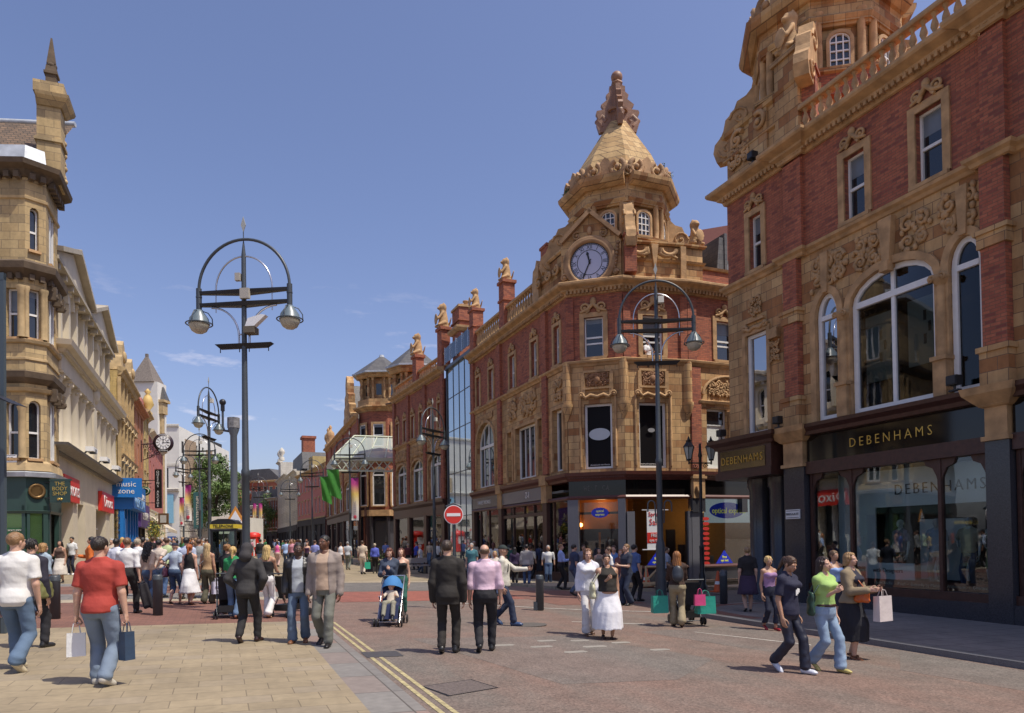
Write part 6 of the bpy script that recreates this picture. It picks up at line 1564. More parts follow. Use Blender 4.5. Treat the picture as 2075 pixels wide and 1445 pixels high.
c = MB(); c.profile([(0, 0), (0.12, 0.02), (0.3, 0.14), (0.62, 0.26), (0.66, 0.36), (0.1, 0.42)], [(u0, 0.1), (u0, -0.35), (u1, -0.35), (u1, 0.1)], 5.75); path_dentils(c, [(u0, -.35), (u1, -.35)], 5.76, 5.9, 0.1, 0.13, 0.12); c.build('ledge', mat('slate_capped_ledge', (0.22, 0.205, 0.18), 0.7, noise=0.2), CB, FL)
c = MB(); c.box(u0, u1, -0.35, 0.1, 3.9, 5.78)
for a, b in ((34.7, 35.4), (38.4, 39.6), (41.6, 45.0), (48.6, 50.2), (51.4, 52.2)): c.box(a, b, -0.42, 0.4, 0, 3.95)
c.build('shopfront_wall', M['cream'], CB, FL)
c = MB(); c.box(35.4, 38.4, 0.5, 0.55, 0.3, 3.9); c.box(39.6, 41.6, 0.3, 0.35, 0.3, 3.9); c.box(45.0, 48.6, 0.1, 0.15, 0.3, 3.9); c.box(50.2, 51.4, 0.1, 0.15, 0.3, 3.9); c.build('shop_window', M['dark_glass'], CB, FL)
c = MB()
for u in (36.4, 37.4, 40.6, 45.9, 46.8, 47.7): c.box(u-0.05, u+0.05, -0.02, 0.5, 0.3, 3.9)
c.box(45, 48.6, 0.0, 0.1, 2.8, 2.9); c.build('shop_frame', M['white_paint'], CB, FL)
for k, (a, b) in enumerate(((35.6, 39.2), (46.2, 51.0))):
 s_ = thing('shop_sign', 'red shop sign with white lettering nearest the green hanging sign' if k == 0 else 'red shop sign with white lettering next to the blue music shop', 'sign', LP(a, 0.10, 4.4), ANG_L, 'red electrical shop signs')
 c = MB(); c.box(0, b-a, -0.12, 0.08, -0.55, 0.55); c.build('panel', M['red_sign'], s_); text('lettering', 'Dixons', 0.95, M['white'], s_, ((b-a)*0.5, -0.13, 0.0), sx=1.25, space=1.0)
def ledge_cam(u, lab_):
 s_ = thing('flood_lamp', lab_, 'lamp', LP(u, 0.0, 6.15), ANG_L, 'white lamps on the cream ledge')
 c = MB(); c.box(-0.6, 0.6, -0.55, -0.2, 0.28, 0.5); c.build('housing', M['white'], s_)
 c = MB(); c.tube([(0, 0.2, 0), (0, -0.2, 0.35)], 0.04, 6); c.box(-0.1, 0.1, -0.58, -0.3, 0.2, 0.42); c.build('arm', M['iron'], s_)
ledge_cam(40.2, 'nearest white lamp box on the cream ledge over the red signs'); ledge_cam(44.6, 'middle white lamp box on the cream ledge over the red signs'); ledge_cam(49.2, 'farthest white lamp box on the cream ledge over the red signs')
c = MB(); c.box(u0+0.1, u1, 0.55, 8, 0, 14.1); c.build('inner_block', M['cream_dark'], CB, FL)
def left_front(name, label, a, b, z1, wallm, nf, nw, z0=5.2, n=-6.2, sur=None, trim='york_plain', gm='shop_dark', win=(0.9, 1.8), y=0.0):
 F = (*sn(a, n)[:2], 0, ANG_L); bd = thing(name, label, 'building', (0, 0, 0), 0)
 plain_front(bd, F, b-a, z0, z1, nf, nw, wallm, win=win, sur=sur, trim=trim, gm=gm, ground=5)
 return bd, F, b-a
bd, F, Ln = left_front('ochre_stone_building', 'ornate ochre stone building with scrolled dormers above the blue music shop', 52.3, 61.6, 13.2, 'ochre', 3, 5, n=-6.1, sur='york_plain')
w = MB()
for z in (7.6, 10.2, 12.9): w.profile([(0, 0), (0.2, 0.05), (0.34, 0.25), (0, 0.35)], [(0, 0), (Ln, 0)], z)
for i in range(5):
 cx = Ln*(i+0.5)/5
 for z in (7.35, 10.0): w.prism([(cx-0.7, z), (cx+0.7, z), (cx, z+0.4)], -0.3, 0)
 w.box(cx-1.0, cx-0.84, -0.2, 0, 5.3, 12.8)
for cx in (1.5, 6.5): w.prism([(cx-1.3, 13.3), (cx+1.3, 13.3), (cx+1.1, 14.2), (cx+0.7, 14.4), (cx+0.6, 15.1), (cx, 15.5), (cx-0.6, 15.1), (cx-0.7, 14.4), (cx-1.1, 14.2)], -0.2, 0.8); w.ball((cx, -0.25, 14.4), 0.4, 0.15, 0.4)
w.build('stone_trim', M['york_plain'], bd, F)
bluep = mat('bright_blue_shopfront', (0.012, 0.16, 0.50), 0.4)
mz = thing('shop_sign', 'bright blue shop sign lettered in white over the music shop', 'sign', (*sn(52.5, -5.5)[:2], 0), ANG_L)
c = MB(); c.box(-0.2, 7.6, -0.3, 0.5, 4.3, 6.0); c.build('panel', bluep, mz); c = MB(); c.box(-0.25, -0.2, -0.2, 1.2, 4.2, 6.0); c.build('panel_return', bluep, mz)
text('lettering', 'music zone', 1.0, M['white'], mz, (3.7, -0.32, 5.35), sx=1.3); text('lettering', 'MUSIC ZONE', 0.9, mat('pale_blue', (0.25, 0.42, 0.62), 0.5), mz, (3.7, -0.32, 4.68), sx=1.2)
ms = thing('hanging_sign', 'square blue hanging sign reading music zone facing down the street', 'sign', (*sn(52.0, -4.9)[:2], 0), ANG_X)
c = MB(); c.box(-1.6, 0.2, -0.05, 0.05, 4.95, 6.2); c.build('panel', bluep, ms); text('lettering', 'music', 0.5, M['white'], ms, (-0.7, -0.06, 5.8)); text('lettering', 'zone', 0.5, M['white'], ms, (-0.7, -0.06, 5.35))
w = MB()
for u in (0.0, 1.4, 3.2, 4.8, 6.4, 8.0): w.box(u, u+0.35, -0.35, 0.4, 0, 4.4)
w.box(0, 0.9, -0.38, -0.3, 0, 3.6)
w.build('blue_pillar', bluep, bd, F)
bd, F, Ln = left_front('orange_brick_building', 'plain orange brick building beyond the ochre stone one', 61.7, 70.0, 13.0, 'orange_brick', 3, 3, trim='orange_brick')
s_ = thing('shop_sign', 'purple shop sign under the orange brick building', 'sign', (*sn(62, -5.9)[:2], 0), ANG_L); c = MB(); c.box(0, 7.5, -0.2, 0.3, 3.3, 5.2); c.build('panel', mat('purple_sign', (0.10, 0.05, 0.20), 0.4), s_); text('lettering', 'CELLULAR', 0.9, M['off_white'], s_, (3.7, -0.22, 4.2), sx=1.2)
bd, F, Ln = left_front('ochre_narrow_building', 'narrow ochre painted building with a small urn, between orange and pink fronts', 70.1, 75.0, 13.6, 'ochre', 3, 2, sur='york_plain', gm='cream')
w = MB(); w.lathe([(0.4, 0), (0.4, 0.5), (0.2, 0.8), (0.55, 1.3), (0.35, 2.0), (0.15, 2.3), (0.3, 2.5), (0.05, 2.8)], (4.4, 0, 13.7), 10); w.build('urn', mat('yellow_paint', (0.60, 0.42, 0.14), 0.6), bd, F)
w = MB(); w.prism([(1.6, 13.7), (4.8, 13.7), (4.4, 15.2), (2.0, 15.2)], 0.3, 4); w.build('red_gable', M['pink_render'], bd, F)
bd, F, Ln = left_front('pink_shops', 'pink rendered shops with steep slate roof behind the street clock', 75.1, 93.0, 12.6, 'pink_render', 3, 5, trim='cream', gm='cream')
w = MB(); w.add([(0, 0.1, 12.8), (Ln, 0.1, 12.8), (Ln, 3, 17.5), (0, 3, 17.5)], [(0, 1, 2, 3)]); w.build('slate_roof', M['slate'], bd, F)
wt_ = thing('white_rendered_tower', 'white rendered tower block with pointed tiled roof and lead cornice above the left rooftops', 'building', (-44.0, 86, 0), 0)
w = MB(); w.box(-1.9, 1.5, 0, 2.2, 0, 21.6); w.build('wall', M['white_render'], wt_)
w = MB(); w.frus((-0.35, 1.2), 2.1, 0.15, 21.6, 25.0, 4, R(45)); w.box(-0.5, -0.2, 1.05, 1.35, 24.9, 25.3); w.build('pyramid_roof', mat('grey_brown_shingle', (0.17, 0.145, 0.125), 0.85, noise=0.3), wt_)
w = MB(); w.box(1.5, 1.75, 0.5, 1.2, 0, 17.8); w.box(1.5, 2.0, 0.3, 1.5, 17.8, 19.2); w.box(1.4, 2.2, 0.2, 1.8, 19.2, 19.5); w.build('stone_corner', M['york_plain'], wt_)
w = MB(); w.frus((1.6, 1.2), .8, 0.1, 19.5, 21.2, 4, R(45)); w.build('lead_cap', M['slate'], wt_)
cs = thing('chimney_stack', 'dark red chimney stack left of the white tower', 'chimney', (-46.8, 86.5, 0), 0)
w = MB(); w.box(-0.9, 0.9, 0, 3, 0, 21.8); w.build('stack', M['brick'], cs)
for u in (-0.45, 0.4): w = MB(); w.lathe([(0.3, 0), (0.26, 1.3)], (u, 1, 21.8), 10); w.build('chimney_pot', M['iron_dark'], cs)
# white 1930s block with curved stone front, tree, beyond
wb = thing('white_stone_block', 'white stone block with tall windows and a blue banner, set across the street bend', 'building', (0, 0, 0), 0)
q0, q1, q2 = Vector((-62, 108, 0)), Vector((-50.4, 108.5, 0)), Vector((-50.5, 128, 0))
Fq, Lq = face(q0, q1)
w = MB(); w.sheet([(0, 0), (Lq, 0), (Lq, 20.0), (0, 20)], [arch(Lq-2.9, Lq-1.6, 10.6, 13.6, 0)], 0, 0.3); w.build('wall', M['white_render'], wb, Fq)
w = MB(); w.box(Lq-2.8, Lq-1.7, 0.25, 0.3, 10.7, 13.5); w.build('window', M['dark_glass'], wb, Fq)
w = MB(); w.box(Lq-4.2, Lq-3.2, -0.3, 0, 10, 13); w.build('stone_panel', M['york_plain'], wb, Fq)
w = MB(); w.profile([(0, 0), (0.4, 0.1), (0.5, 0.4), (0, 0.5)], [(0, 0), (Lq, 0)], 10.0); w.profile([(0, 0), (0.2, 0.1), (0.2, 0.4), (0, 0.5)], [(0, 0), (Lq, 0)], 19.8); w.box(0, Lq, -0.1, 0.02, 13.9, 14.3); w.build('cornice', M['white_stone'], wb, Fq)
Fr, Lr = face(q1, q2); w = MB(); ws = [(Lr*(i+0.5)/8) for i in range(8)]
w.sheet([(0, 0), (Lr, 0), (Lr, 18.5), (0, 20)], [arch(u-0.4, u+0.4, z, z+1.8, 0) for u in ws for z in (10.8, 13.4, 16.0)], 0, 0.2); w.box(0.0, Lr, 0.25, 0.4, 10, 18.3); w.build('side_wall', M['white_render'], wb, Fr)
w = MB(); w.box(Lr*0.1, Lr*0.3, -0.06, 0, 11, 18.3); w.box(Lr*0.5, Lr*0.62, -0.06, 0, 11, 17.6); w.build('brick_panel', M['brown_stone'], wb, Fr)
w = MB()
for i in range(9): w.box(0, 6, -0.2-0.0*i, 0, 1.0*i+0.05, 1.0*i+0.92)
w.build('rusticated_base', M['white_stone'], wb, Fr)
w = MB(); w.box(Lq-4.6, Lq-0.8, -0.25, -0.2, 5.2, 9.6); w.build('banner', mat('pale_blue_banner', (0.22, 0.45, 0.58), 0.6, noise=0.1), wb, Fq)
s_ = thing('shop_sign', 'deep blue shop sign far down the left side below the pale banner', 'sign', (q0.x+7, q0.y-0.6, 0), Fq[3]); c = MB(); c.box(-3, 4.4, -0.1, 0.2, 1.2, 3.2); c.build('panel', mat('deep_blue', (0.02, 0.09, 0.30), 0.4), s_)
w = MB(); w.box(0, Lq, 0.4, 18, 0, 19.6); w.build('inner_block', M['shop_dark'], wb, Fq)
def tree(name, label, loc, H, R0, seed, group=None, nleaf=9000):
 rnd = np.random.RandomState(seed); t = thing(name, label, 'tree', loc, 0, group)
 mb = MB(); mb.tube([(0, 0, -0.3), (0.1, 0, H*0.2), (0, 0.1, H*0.42)], [0.38, 0.30, 0.22], 10)
 ends = []
 for i in range(9):
  a = 2*math.pi*i/9+rnd.rand(); r = R0*(0.35+0.4*rnd.rand()); z = H*(0.5+0.4*rnd.rand())
  mb.tube([(0, 0, H*(0.2+0.02*i)), (r*0.4*math.cos(a), r*0.4*math.sin(a), z*0.7), (r*math.cos(a), r*math.sin(a), z)], [0.16, 0.09, 0.03], 6)
  ends.append((r*math.cos(a), r*math.sin(a), z))
 mb.build('trunk', mat('tree_bark', (0.06, 0.045, 0.03), 0.9), t)
 cl = []
 for i in range(46):
  a = rnd.rand()*2*math.pi; zz = rnd.rand(); rr = R0*math.sqrt(rnd.rand())*math.sin(math.pi*(0.18+0.74*zz))**0.7
  cl.append((rr*math.cos(a), rr*math.sin(a), H*(0.30+0.62*zz), R0*rnd.uniform(0.18, 0.34)))
 cl = np.array(cl); k = rnd.randint(0, len(cl), nleaf); d = rnd.normal(size=(nleaf, 3)); d /= np.linalg.norm(d, axis=1)[:, None]
 c = cl[k, :3]+d*(cl[k, 3]*(0.55+0.5*rnd.rand(nleaf)))[:, None]
 u = rnd.normal(size=(nleaf, 3)); u /= np.linalg.norm(u, axis=1)[:, None]; v = np.cross(u, d); s = 0.20
 V = np.stack([c-u*s, c+v*s*0.6, c+u*s, c-v*s*0.6], 1).reshape(-1, 3); Q = np.arange(nleaf*4).reshape(-1, 4)
 sculpt('crown', [(V, Q, 0)], M['tree_leaf'], t); return t
M['tree_leaf'] = mat('tree_leaf', (0.095, 0.155, 0.035), 0.55, noise=0.35, nscale=0.6)
tree('plane_tree', 'large green tree behind the grey poles, down the left side of the street', (-48.5, 116, 0.6), 16.5, 5.2, 4, nleaf=16000)
tree('street_tree', 'smaller dark green tree right of the big one by the far crossroads', (-49.5, 150, 0.5), 12.5, 4.2, 9, nleaf=8000)
# near-left information totem and its curved canopy fin
tt = thing('information_totem', 'tall grey framed totem with orange panel cut by the left edge of the picture', 'totem', (-9.75, 13.0, gz(-9.75, 13)), R(-4))
w = MB(); w.box(0.50, 0.58, -0.03, 0.03, 0, 6.55); w.box(-1.6, 0.58, -0.035, 0.035, 6.42, 6.55); w.build('frame', mat('blue_grey_steel', (0.06, 0.08, 0.095), 0.4), tt)
w = MB(); w.box(-1.6, 0.50, -0.025, 0.025, 4.2, 6.38); w.build('panel', mat('orange_terracotta_panel', (0.60, 0.20, 0.08), 0.5, noise=0.08), tt)
w = MB(); w.box(-1.6, 0.50, -0.025, 0.025, 0, 4.15); w.build('poster_case', M['iron_dark'], tt)
w = MB(); pts = [(-1.4+2.55*i/12, 4.55-0.50*(max(0, i-3)/9)**2) for i in range(13)]
w.prism([p for p in pts]+[(a, b-0.30*(1-i/12)-0.01) for i, (a, b) in enumerate(pts)][::-1], -0.55, -0.2); w.build('canopy_fin', M['iron_dark'], tt)
# ================================================================== STREET FURNITURE
def make_lamp(label, loc, rz, fin=True, box_=False):
 t = thing('street_lamp', label, 'street lamp', loc, rz, 'grey double lamp posts with a hooped frame')
 m = MB(); m.lathe([(0.14, 0), (0.14, 0.9), (0.12, 1.0), (0.092, 1.1), (0.088, 3.4), (0.10, 3.42), (0.10, 3.55), (0.078, 3.6), (0.062, 6.4), (0.052, 8.7), (0.05, 8.72), (0.01, 9.05), (0.012, 9.3)], (0, 0, 0), 16)
 m.build('post', M['iron'], t)
 m = MB(); W = 1.13; zb = 7.85
 m.tube([(W*math.cos(a), 0, zb+0.05+W*1.04*math.sin(a)) for a in [math.pi*i/28 for i in range(29)]], 0.036, 8)
 for s in (-1, 1):
  m.lathe([(0.065, 0), (0.065, 0.52)], (s*W, 0, zb-0.42), 10); m.lathe([(0.072, 0), (0.072, 0.03)], (s*W, 0, zb-0.12), 10)
 m.build('hoop', M['iron'], t)
 for z in (zb, zb-0.29):
  m = MB()
  for s in (-1, 1): m.add([(0, -0.13, z), (0, 0.13, z), (s*W, 0.05, z+0.02), (s*W, -0.05, z+0.02), (0, -0.10, z-0.10), (0, 0.10, z-0.10), (s*W, 0.04, z-0.05), (s*W, -0.04, z-0.05)], [(0, 1, 2, 3), (4, 7, 6, 5), (0, 3, 7, 4), (1, 5, 6, 2)])
  m.build('crossbar', M['iron_dark'], t)
 m = MB(); q = 0.70
 m.tube([(q*math.cos(a), 0, zb+0.05+q*1.1*math.sin(a)) for a in [math.pi*i/20 for i in range(21)]], 0.02, 6)
 for s in (-1, 1):
  m.tube([(s*q, 0, zb+0.05), (s*q, 0, zb-0.5)], 0.014, 5)
  m.tube([(s*0.13, 0, zb-1.35)]+[(s*(0.13+0.68*(1-math.cos(a))), 0, zb-1.1+0.72*math.sin(a)) for a in [math.pi/2*i/8 for i in range(9)]], 0.024, 6)
 m.tube([(-0.13, 0, zb-1.05), (0.13, 0, zb-1.05)], 0.02, 5)
 m.build('steel_hoop', M['steel'], t)
 for s in (-1, 1):
  h = MB(); z = zb-0.42
  h.lathe([(0.0, 0.02), (0.09, 0.0), (0.11, -0.05), (0.215, -0.20), (0.235, -0.31), (0.25, -0.33)][::-1], (s*W, 0, z), 18)
  lp = h.build('lamp_head', M['globe_top'], t)
  g = MB(); g.lathe([(0.232, -0.335), (0.225, -0.40), (0.17, -0.50), (0.09, -0.55), (0.0, -0.565)][::-1], (s*W, 0, z), 18); g.build('globe', M['globe'], lp)
  r = MB(); r.tube([(s*W+0.30*math.cos(a), 0.30*math.sin(a), z-0.33) for a in [2*math.pi*i/20 for i in range(20)]], 0.016, 5, closed=True)
  for e in range(3):
   b = e*2*math.pi/3+0.5; r.tube([(s*W+0.06*math.cos(b), 0.06*math.sin(b), z-0.01), (s*W+0.2*math.cos(b), 0.2*math.sin(b), z-0.05), (s*W+0.29*math.cos(b), 0.29*math.sin(b), z-0.18), (s*W+0.30*math.cos(b), 0.30*math.sin(b), z-0.33)], 0.013, 5)
  r.build('guard_ring', M['iron'], lp)
 m = MB(); z = 6.52
 m.add([(-0.70, -0.09, z+0.05), (0.70, -0.09, z+0.05), (0.70, 0.09, z+0.05), (-0.70, 0.09, z+0.05), (-0.58, -0.03, z-0.06), (0.58, -0.03, z-0.06), (0.58, 0.03, z-0.06), (-0.58, 0.03, z-0.06)], [(0, 1, 2, 3), (4, 7, 6, 5), (0, 4, 5, 1), (3, 2, 6, 7), (0, 3, 7, 4), (1, 5, 6, 2)])
 for s in (-0.6, -0.12, 0.12, 0.6): m.tube([(s, 0, z), (s, 0, z-0.14)], 0.012, 5)
 m.build('banner_arm', M['iron_dark'], t)
 if fin:
  m = MB(); m.prism([(0, 9.25), (0.06, 9.42), (0, 9.62), (-0.06, 9.42)], -0.012, 0.012); m.build('leaf_finial', mat('pale_metal', (0.35, 0.36, 0.34), 0.5), t)
 if box_:
  m = MB(); m.box(-0.02, 0.2, -0.18, -0.08, zb-0.24, zb-0.0); m.box(-0.18, -0.06, -0.1, 0.0, zb+0.22, zb+0.4); m.build('junction_box', mat('pale_box', (0.40, 0.37, 0.32), 0.6), t)
  m = MB(); m.prism([(0.10, 5.0+1.9), (0.30, 6.9), (0.62, 7.18), (0.50, 7.2), (0.18, 7.12)], -0.2, -0.05); m.build('flood_hood', M['white'], t); m = MB(); m.box(0.08, 0.34, -0.22, 0.05, 6.78, 6.93); m.build('floodlight', mat('brown_box', (0.12, 0.10, 0.07), 0.6), t)
 return t
lamp0 = make_lamp('nearest hooped grey lamp post, rising against the sky left of centre', (*on(-6.30, 16.95)[:2], gz(-6.3, 16.95)-0.15), R(-6), True, True)
lampb = make_lamp('tall hooped grey lamp post in front of the clock tower building', (4.54, 21.94, gz(4.54, 21.94)+0.85), R(-4), True, False)
for s in (-1, 1):
 m = MB(); m.tube([(s*0.12, 0, 1.6), (s*0.14, 0, 2.15)]+[(s*(0.25-0.11*math.cos(a)), 0, 2.15+0.14*math.sin(a)) for a in [math.pi*i/8 for i in range(1, 9)]]+[(s*0.36, 0, 1.95)], 0.025, 6); m.build('banner_hook', M['iron'], lampb)
m = MB(); m.lathe([(0.17, -1.0), (0.17, 0.1)], (0, 0, 0), 16); m.build('post_foot', M['iron'], lampb)
m = MB(); m.box(0.05, 0.22, -0.16, 0.0, 8.35, 8.55); m.build('camera_box', M['off_white'], lampb)
def far_lamp(x, Y, rz, lab_, dz=0):
 X = (x-CX)/F_PX*Y; return dup(lampb, (X, Y, gz(X, Y)+0.3+dz), rz, lab_)
far_lamp(405, 52, 0.05, 'hooped grey lamp post on the left side, left of the green tree')
far_lamp(425, 36, R(88), 'hooped grey lamp post seen edge on with its two globes one over the other', 0)
far_lamp(710, 53, 0.0, 'hooped grey lamp post in front of the glass canopy')
far_lamp(633, 68, -0.1, 'hooped grey lamp post left of the green flags')
far_lamp(880, 39.5, R(62), 'hooped grey lamp post before the glass link, turned nearly edge on', -0.2)
far_lamp(588, 95, 0.3, 'small distant lamp post in front of the pale stone terrace', 0.3)
far_lamp(372, 70, R(80), 'thin distant lamp post left of the pink banner', 0.4)
far_lamp(524, 90, 0.1, 'distant lamp post carrying two banners in the middle of the far street', 0.2)
def bollard(x, y, lab_, foot=False):
 t = MB(); t.lathe([(0.0, 0), (0.105, 0), (0.105, 0.80), (0.11, 0.81), (0.11, 0.83), (0.105, 0.84), (0.105, 0.90), (0.085, 0.93), (0.0, 0.935)], (0, 0, 0), 18)
 if foot: t.box(-0.17, -0.05, -0.08, 0.08, 0, 0.22)
 o = t.build('bollard', M['iron']); o.location = (x, y, gz(x, y)+0.01)
 return tag(o, lab_, 'bollard', 'grey steel bollards')
bollard(-9.84, 15.39, 'grey bollard behind the man in the white t-shirt, leftmost of the row')
bollard(-8.11, 16.36, 'grey bollard on red paving between the dark coat carrier and the woman in rolled jeans')
bollard(0.71, 18.98, 'grey bollard with a small box at its foot, left of the two women in white', True)
b = bollard(6.03, 20.52, 'grey bollard on the pavement corner left of the shaded woman in a dark skirt'); b.location.z += 0.10
b = bollard(6.45, 21.9, 'grey bollard just behind the shaded woman in a dark skirt'); b.location.z += 0.10
ne = thing('no_entry_sign', 'round red no entry sign with white bar on a grey post', 'road sign', on(-1.54, 18.93), R(6))
m = MB(); m.lathe([(0.04, 0), (0.04, 2.75)], (0, 0.04, 0), 10); m.build('post', M['iron'], ne)
m = MB(); m.lathe([(0, 0), (0.255, 0), (0.255, -0.03), (0, -0.03)], (0, 0, 2.5), 32, False, 'y'); pn = m.build('sign_plate', M['white'], ne)
m = MB(); m.lathe([(0, 0), (0.235, 0), (0.235, -0.006), (0, -0.006)], (0, -0.03, 2.5), 32, False, 'y'); m.build('red_disc', M['red_sign'], pn)
m = MB(); m.box(-0.18, 0.18, -0.042, -0.036, 2.46, 2.54); m.build('white_bar', M['white'], pn)
m = MB(); m.lathe([(0.02, 0), (0.02, 0.22)], (0, 0.02, 0), 6); m.tube([(-0.2, 0.05, 2.72), (0, 0.02, 2.80), (0.2, 0.05, 2.72)], 0.03, 6); m.build('sign_lamp', M['iron'], ne)
tw = thing('camera_column', 'thick grey column with a drum cap and a camera on a bent arm', 'camera post', (-9.31, 24.0, gz(-9.3, 24)), 0)
m = MB(); m.lathe([(0.19, 0), (0.19, 1.9), (0.115, 2.1), (0.11, 5.25), (0.18, 5.45), (0.18, 5.5)], (0, 0, 0), 18); m.build('column', mat('pale_grey_steel', (0.10, 0.115, 0.13), 0.4), tw)
m = MB(); m.frus((0, 0), 0.20, 0.20, 5.5, 5.85, 8); m.build('cap', mat('peeling_grey', (0.20, 0.20, 0.20), 0.7, noise=0.6, nscale=8), tw)
m = MB(); m.tube([(-0.15, 0, 5.4), (-0.30, 0, 5.42), (-0.36, 0, 5.55), (-0.36, 0, 6.1)], 0.04, 8); m.build('arm', M['iron'], tw)
m = MB(); m.ball((-0.36, 0, 6.38), 0.11, n=12, m=8); m.box(-0.41, -0.31, -0.05, 0.05, 6.08, 6.34); m.build('camera', M['iron_dark'], tw)
wn = thing('warning_sign', 'orange triangular works sign above the telephone kiosk', 'road sign', (-9.0, 23.3, gz(-9, 23.3)), 0.1)
m = MB(); m.prism([(-0.36, 2.22), (0.36, 2.22), (0, 2.84)], -0.02, 0.02); m.build('sign_plate', mat('orange_plate', (0.62, 0.26, 0.04), 0.5), wn)
m = MB(); m.prism([(-0.23, 2.29), (0.23, 2.29), (0, 2.70)], -0.03, -0.02); m.build('sign_face', M['white'], wn); m = MB(); m.lathe([(0.03, 0), (0.03, 2.3)], (0, 0.03, 0), 8); m.build('post', M['iron'], wn)
text('lettering', 'CCTV', 0.13, M['black'], wn, (0, -0.035, 2.34))
kx, ky = -8.50, 21.3
k = thing('telephone_kiosk', 'black telephone kiosk with yellow TELEPHONE band on top', 'telephone box', (kx, ky, gz(kx, ky)), R(8)); k.scale = (.74, .74, 1)
m = MB()
for sx in (-0.45, 0.45):
 for sy in (-0.45, 0.45): m.box(sx-0.04, sx+0.04, sy-0.04, sy+0.04, 0, 2.05)
for z in (0.1, 1.1): m.box(-0.45, 0.45, -0.47, -0.44, z, z+0.06)
m.box(-0.02, 0.02, -0.47, -0.44, 0.1, 2.0); m.box(-0.47, 0.47, -0.47, 0.47, 0, 0.1); m.box(-0.5, 0.5, -0.5, 0.5, 2.0, 2.06)
m.build('frame', M['black'], k)
m = MB(); m.box(-0.44, 0.44, -0.455, -0.445, 0.1, 2.0); m.box(-0.44, 0.44, 0.445, 0.455, 0.1, 2.0); m.box(-0.455, -0.445, -0.44, 0.44, 0.1, 2.0); m.box(0.445, 0.455, -0.44, 0.44, 0.1, 2.0); m.build('pane', M['glass_thin'], k)
m = MB(); m.box(-0.5, 0.5, -0.52, 0.5, 2.08, 2.20); m.build('sign_band', mat('yellow_band', (0.65, 0.50, 0.04), 0.5), k); text('lettering', 'TELEPHONE', 0.13, M['black'], k, (0, -0.525, 2.14), sx=1.1)
m = MB(); m.prism([(-0.5, 2.2), (0.5, 2.2), (0.42, 2.3), (0.2, 2.36), (-0.2, 2.36), (-0.42, 2.3)], -0.5, 0.5); m.build('roof', M['black'], k)
m = MB(); m.box(-0.2, 0.2, 0.2, 0.4, 0.9, 1.6); m.build('telephone', M['iron'], k)
m = MB(); m.box(-0.35, -0.1, 0.435, 0.44, 1.2, 1.7); m.build('notice', M['white'], k)
# clock on its bracket, arcade sign, hanging signs, banners, flags
ck = thing('bracket_clock', 'round black and white double faced clock on a scrolled iron bracket, left side', 'clock', (-26.75, 55, 9.72), R(20)); ck.scale = (.76, .76, .76)
m = MB(); m.lathe([(0, 0.2), (0.92, 0.2), (0.95, 0.1), (0.95, -0.1), (0.92, -0.2), (0, -0.2)], (0, 0, 0), 32, axis='y'); m.build('case', mat('dark_maroon_case', (0.03, 0.015, 0.02), 0.4), ck)
m = MB(); m.lathe([(0, 0), (0.66, 0), (0.66, -0.02), (0, -0.02)], (0, -0.2, 0), 32, False, 'y'); fc = m.build('clock_face', M['white'], ck)
m = MB()
for i in range(12):
 a = 2*math.pi*i/12; m.obox((0.53*math.cos(a), -0.23, 0.53*math.sin(a)), (math.cos(a), 0, math.sin(a)), (0, 1, 0), (-math.sin(a), 0, math.cos(a)), 0.09, 0.006, 0.03)
m.tube([(0.36*math.cos(2*math.pi*i/24), -0.23, 0.36*math.sin(2*math.pi*i/24)) for i in range(24)], 0.012, 4, closed=True); m.build('hour_marks', M['black'], fc)
hand(fc, 0, -0.24, 0, 0, 0.36, 0.03); hand(fc, 0, -0.25, 0, 82, 0.56, 0.022)
for s, z in (('DYSON', 0.76), ('DYSON', -0.80)): text('lettering', s, 0.2, M['white'], ck, (0, -0.22, z), sx=1.2)
m = MB()
for i, (dx, dz, r) in enumerate(((-0.6, -0.95, 0.3), (-1.15, -0.75, 0.34), (-1.3, -1.35, 0.3), (-0.95, -1.3, 0.2), (-1.6, -0.4, 0.25))): m.scroll(dx, dz, r, 0, 1.5, 1 if i % 2 else -1, i, 0.045, 16)
m.tube([(-2.0, 0, -0.2), (-0.9, 0, -0.1)], 0.07, 6); m.tube([(-1.9, 0, -1.8), (-1.2, 0, -1.5), (-0.4, 0, -0.9)], 0.05, 6); m.tube([(-2, 0, 0.2), (-2, 0, -2)], 0.06, 6); m.build('bracket', mat('maroon_iron', (0.06, 0.02, 0.02), 0.5), ck)
qa = thing('vertical_sign', 'tall narrow black sign reading QUEENS ARCADE downwards', 'sign', (-28.15, 57, 0), 0)
m = MB(); m.box(-0.25, 0.25, -0.08, 0.08, 4.8, 7.9); m.build('panel', M['black'], qa)
for i, s in enumerate('QUEENS ARCADE'):
 if s != ' ': text('lettering', s, 0.26, M['white'], qa, (0, -0.09, 7.68-0.225*i), sx=1.1)
m = MB(); m.box(-1.6, -0.25, -0.03, 0.03, 7.0, 7.06); m.box(-1.6, -0.25, -0.03, 0.03, 5.2, 5.26); m.build('bracket', M['iron_dark'], qa)
hs = thing('hanging_sign', 'oval dark green hanging sign with cream ring beside the arcade sign', 'sign', (-28.2, 54.8, 0), 0)
m = MB(); m.lathe([(0, 0.05), (0.55, 0.05), (0.6, 0), (0.55, -0.05), (0, -0.05)], (0, 0, 0), 24, False, 'y'); o = m.build('panel', mat('bottle_green', (0.02, 0.08, 0.03), 0.4), hs); o.scale = (0.92, 1, 0.62); o.location = (0, 0, 6.0)
m = MB(); m.tube([(0.42*math.cos(a), -0.06, 6.0+0.24*math.sin(a)) for a in [2*math.pi*i/24 for i in range(24)]], 0.03, 5, closed=True); m.build('ring', mat('cream_ring', (0.55, 0.52, 0.4), 0.5), hs)
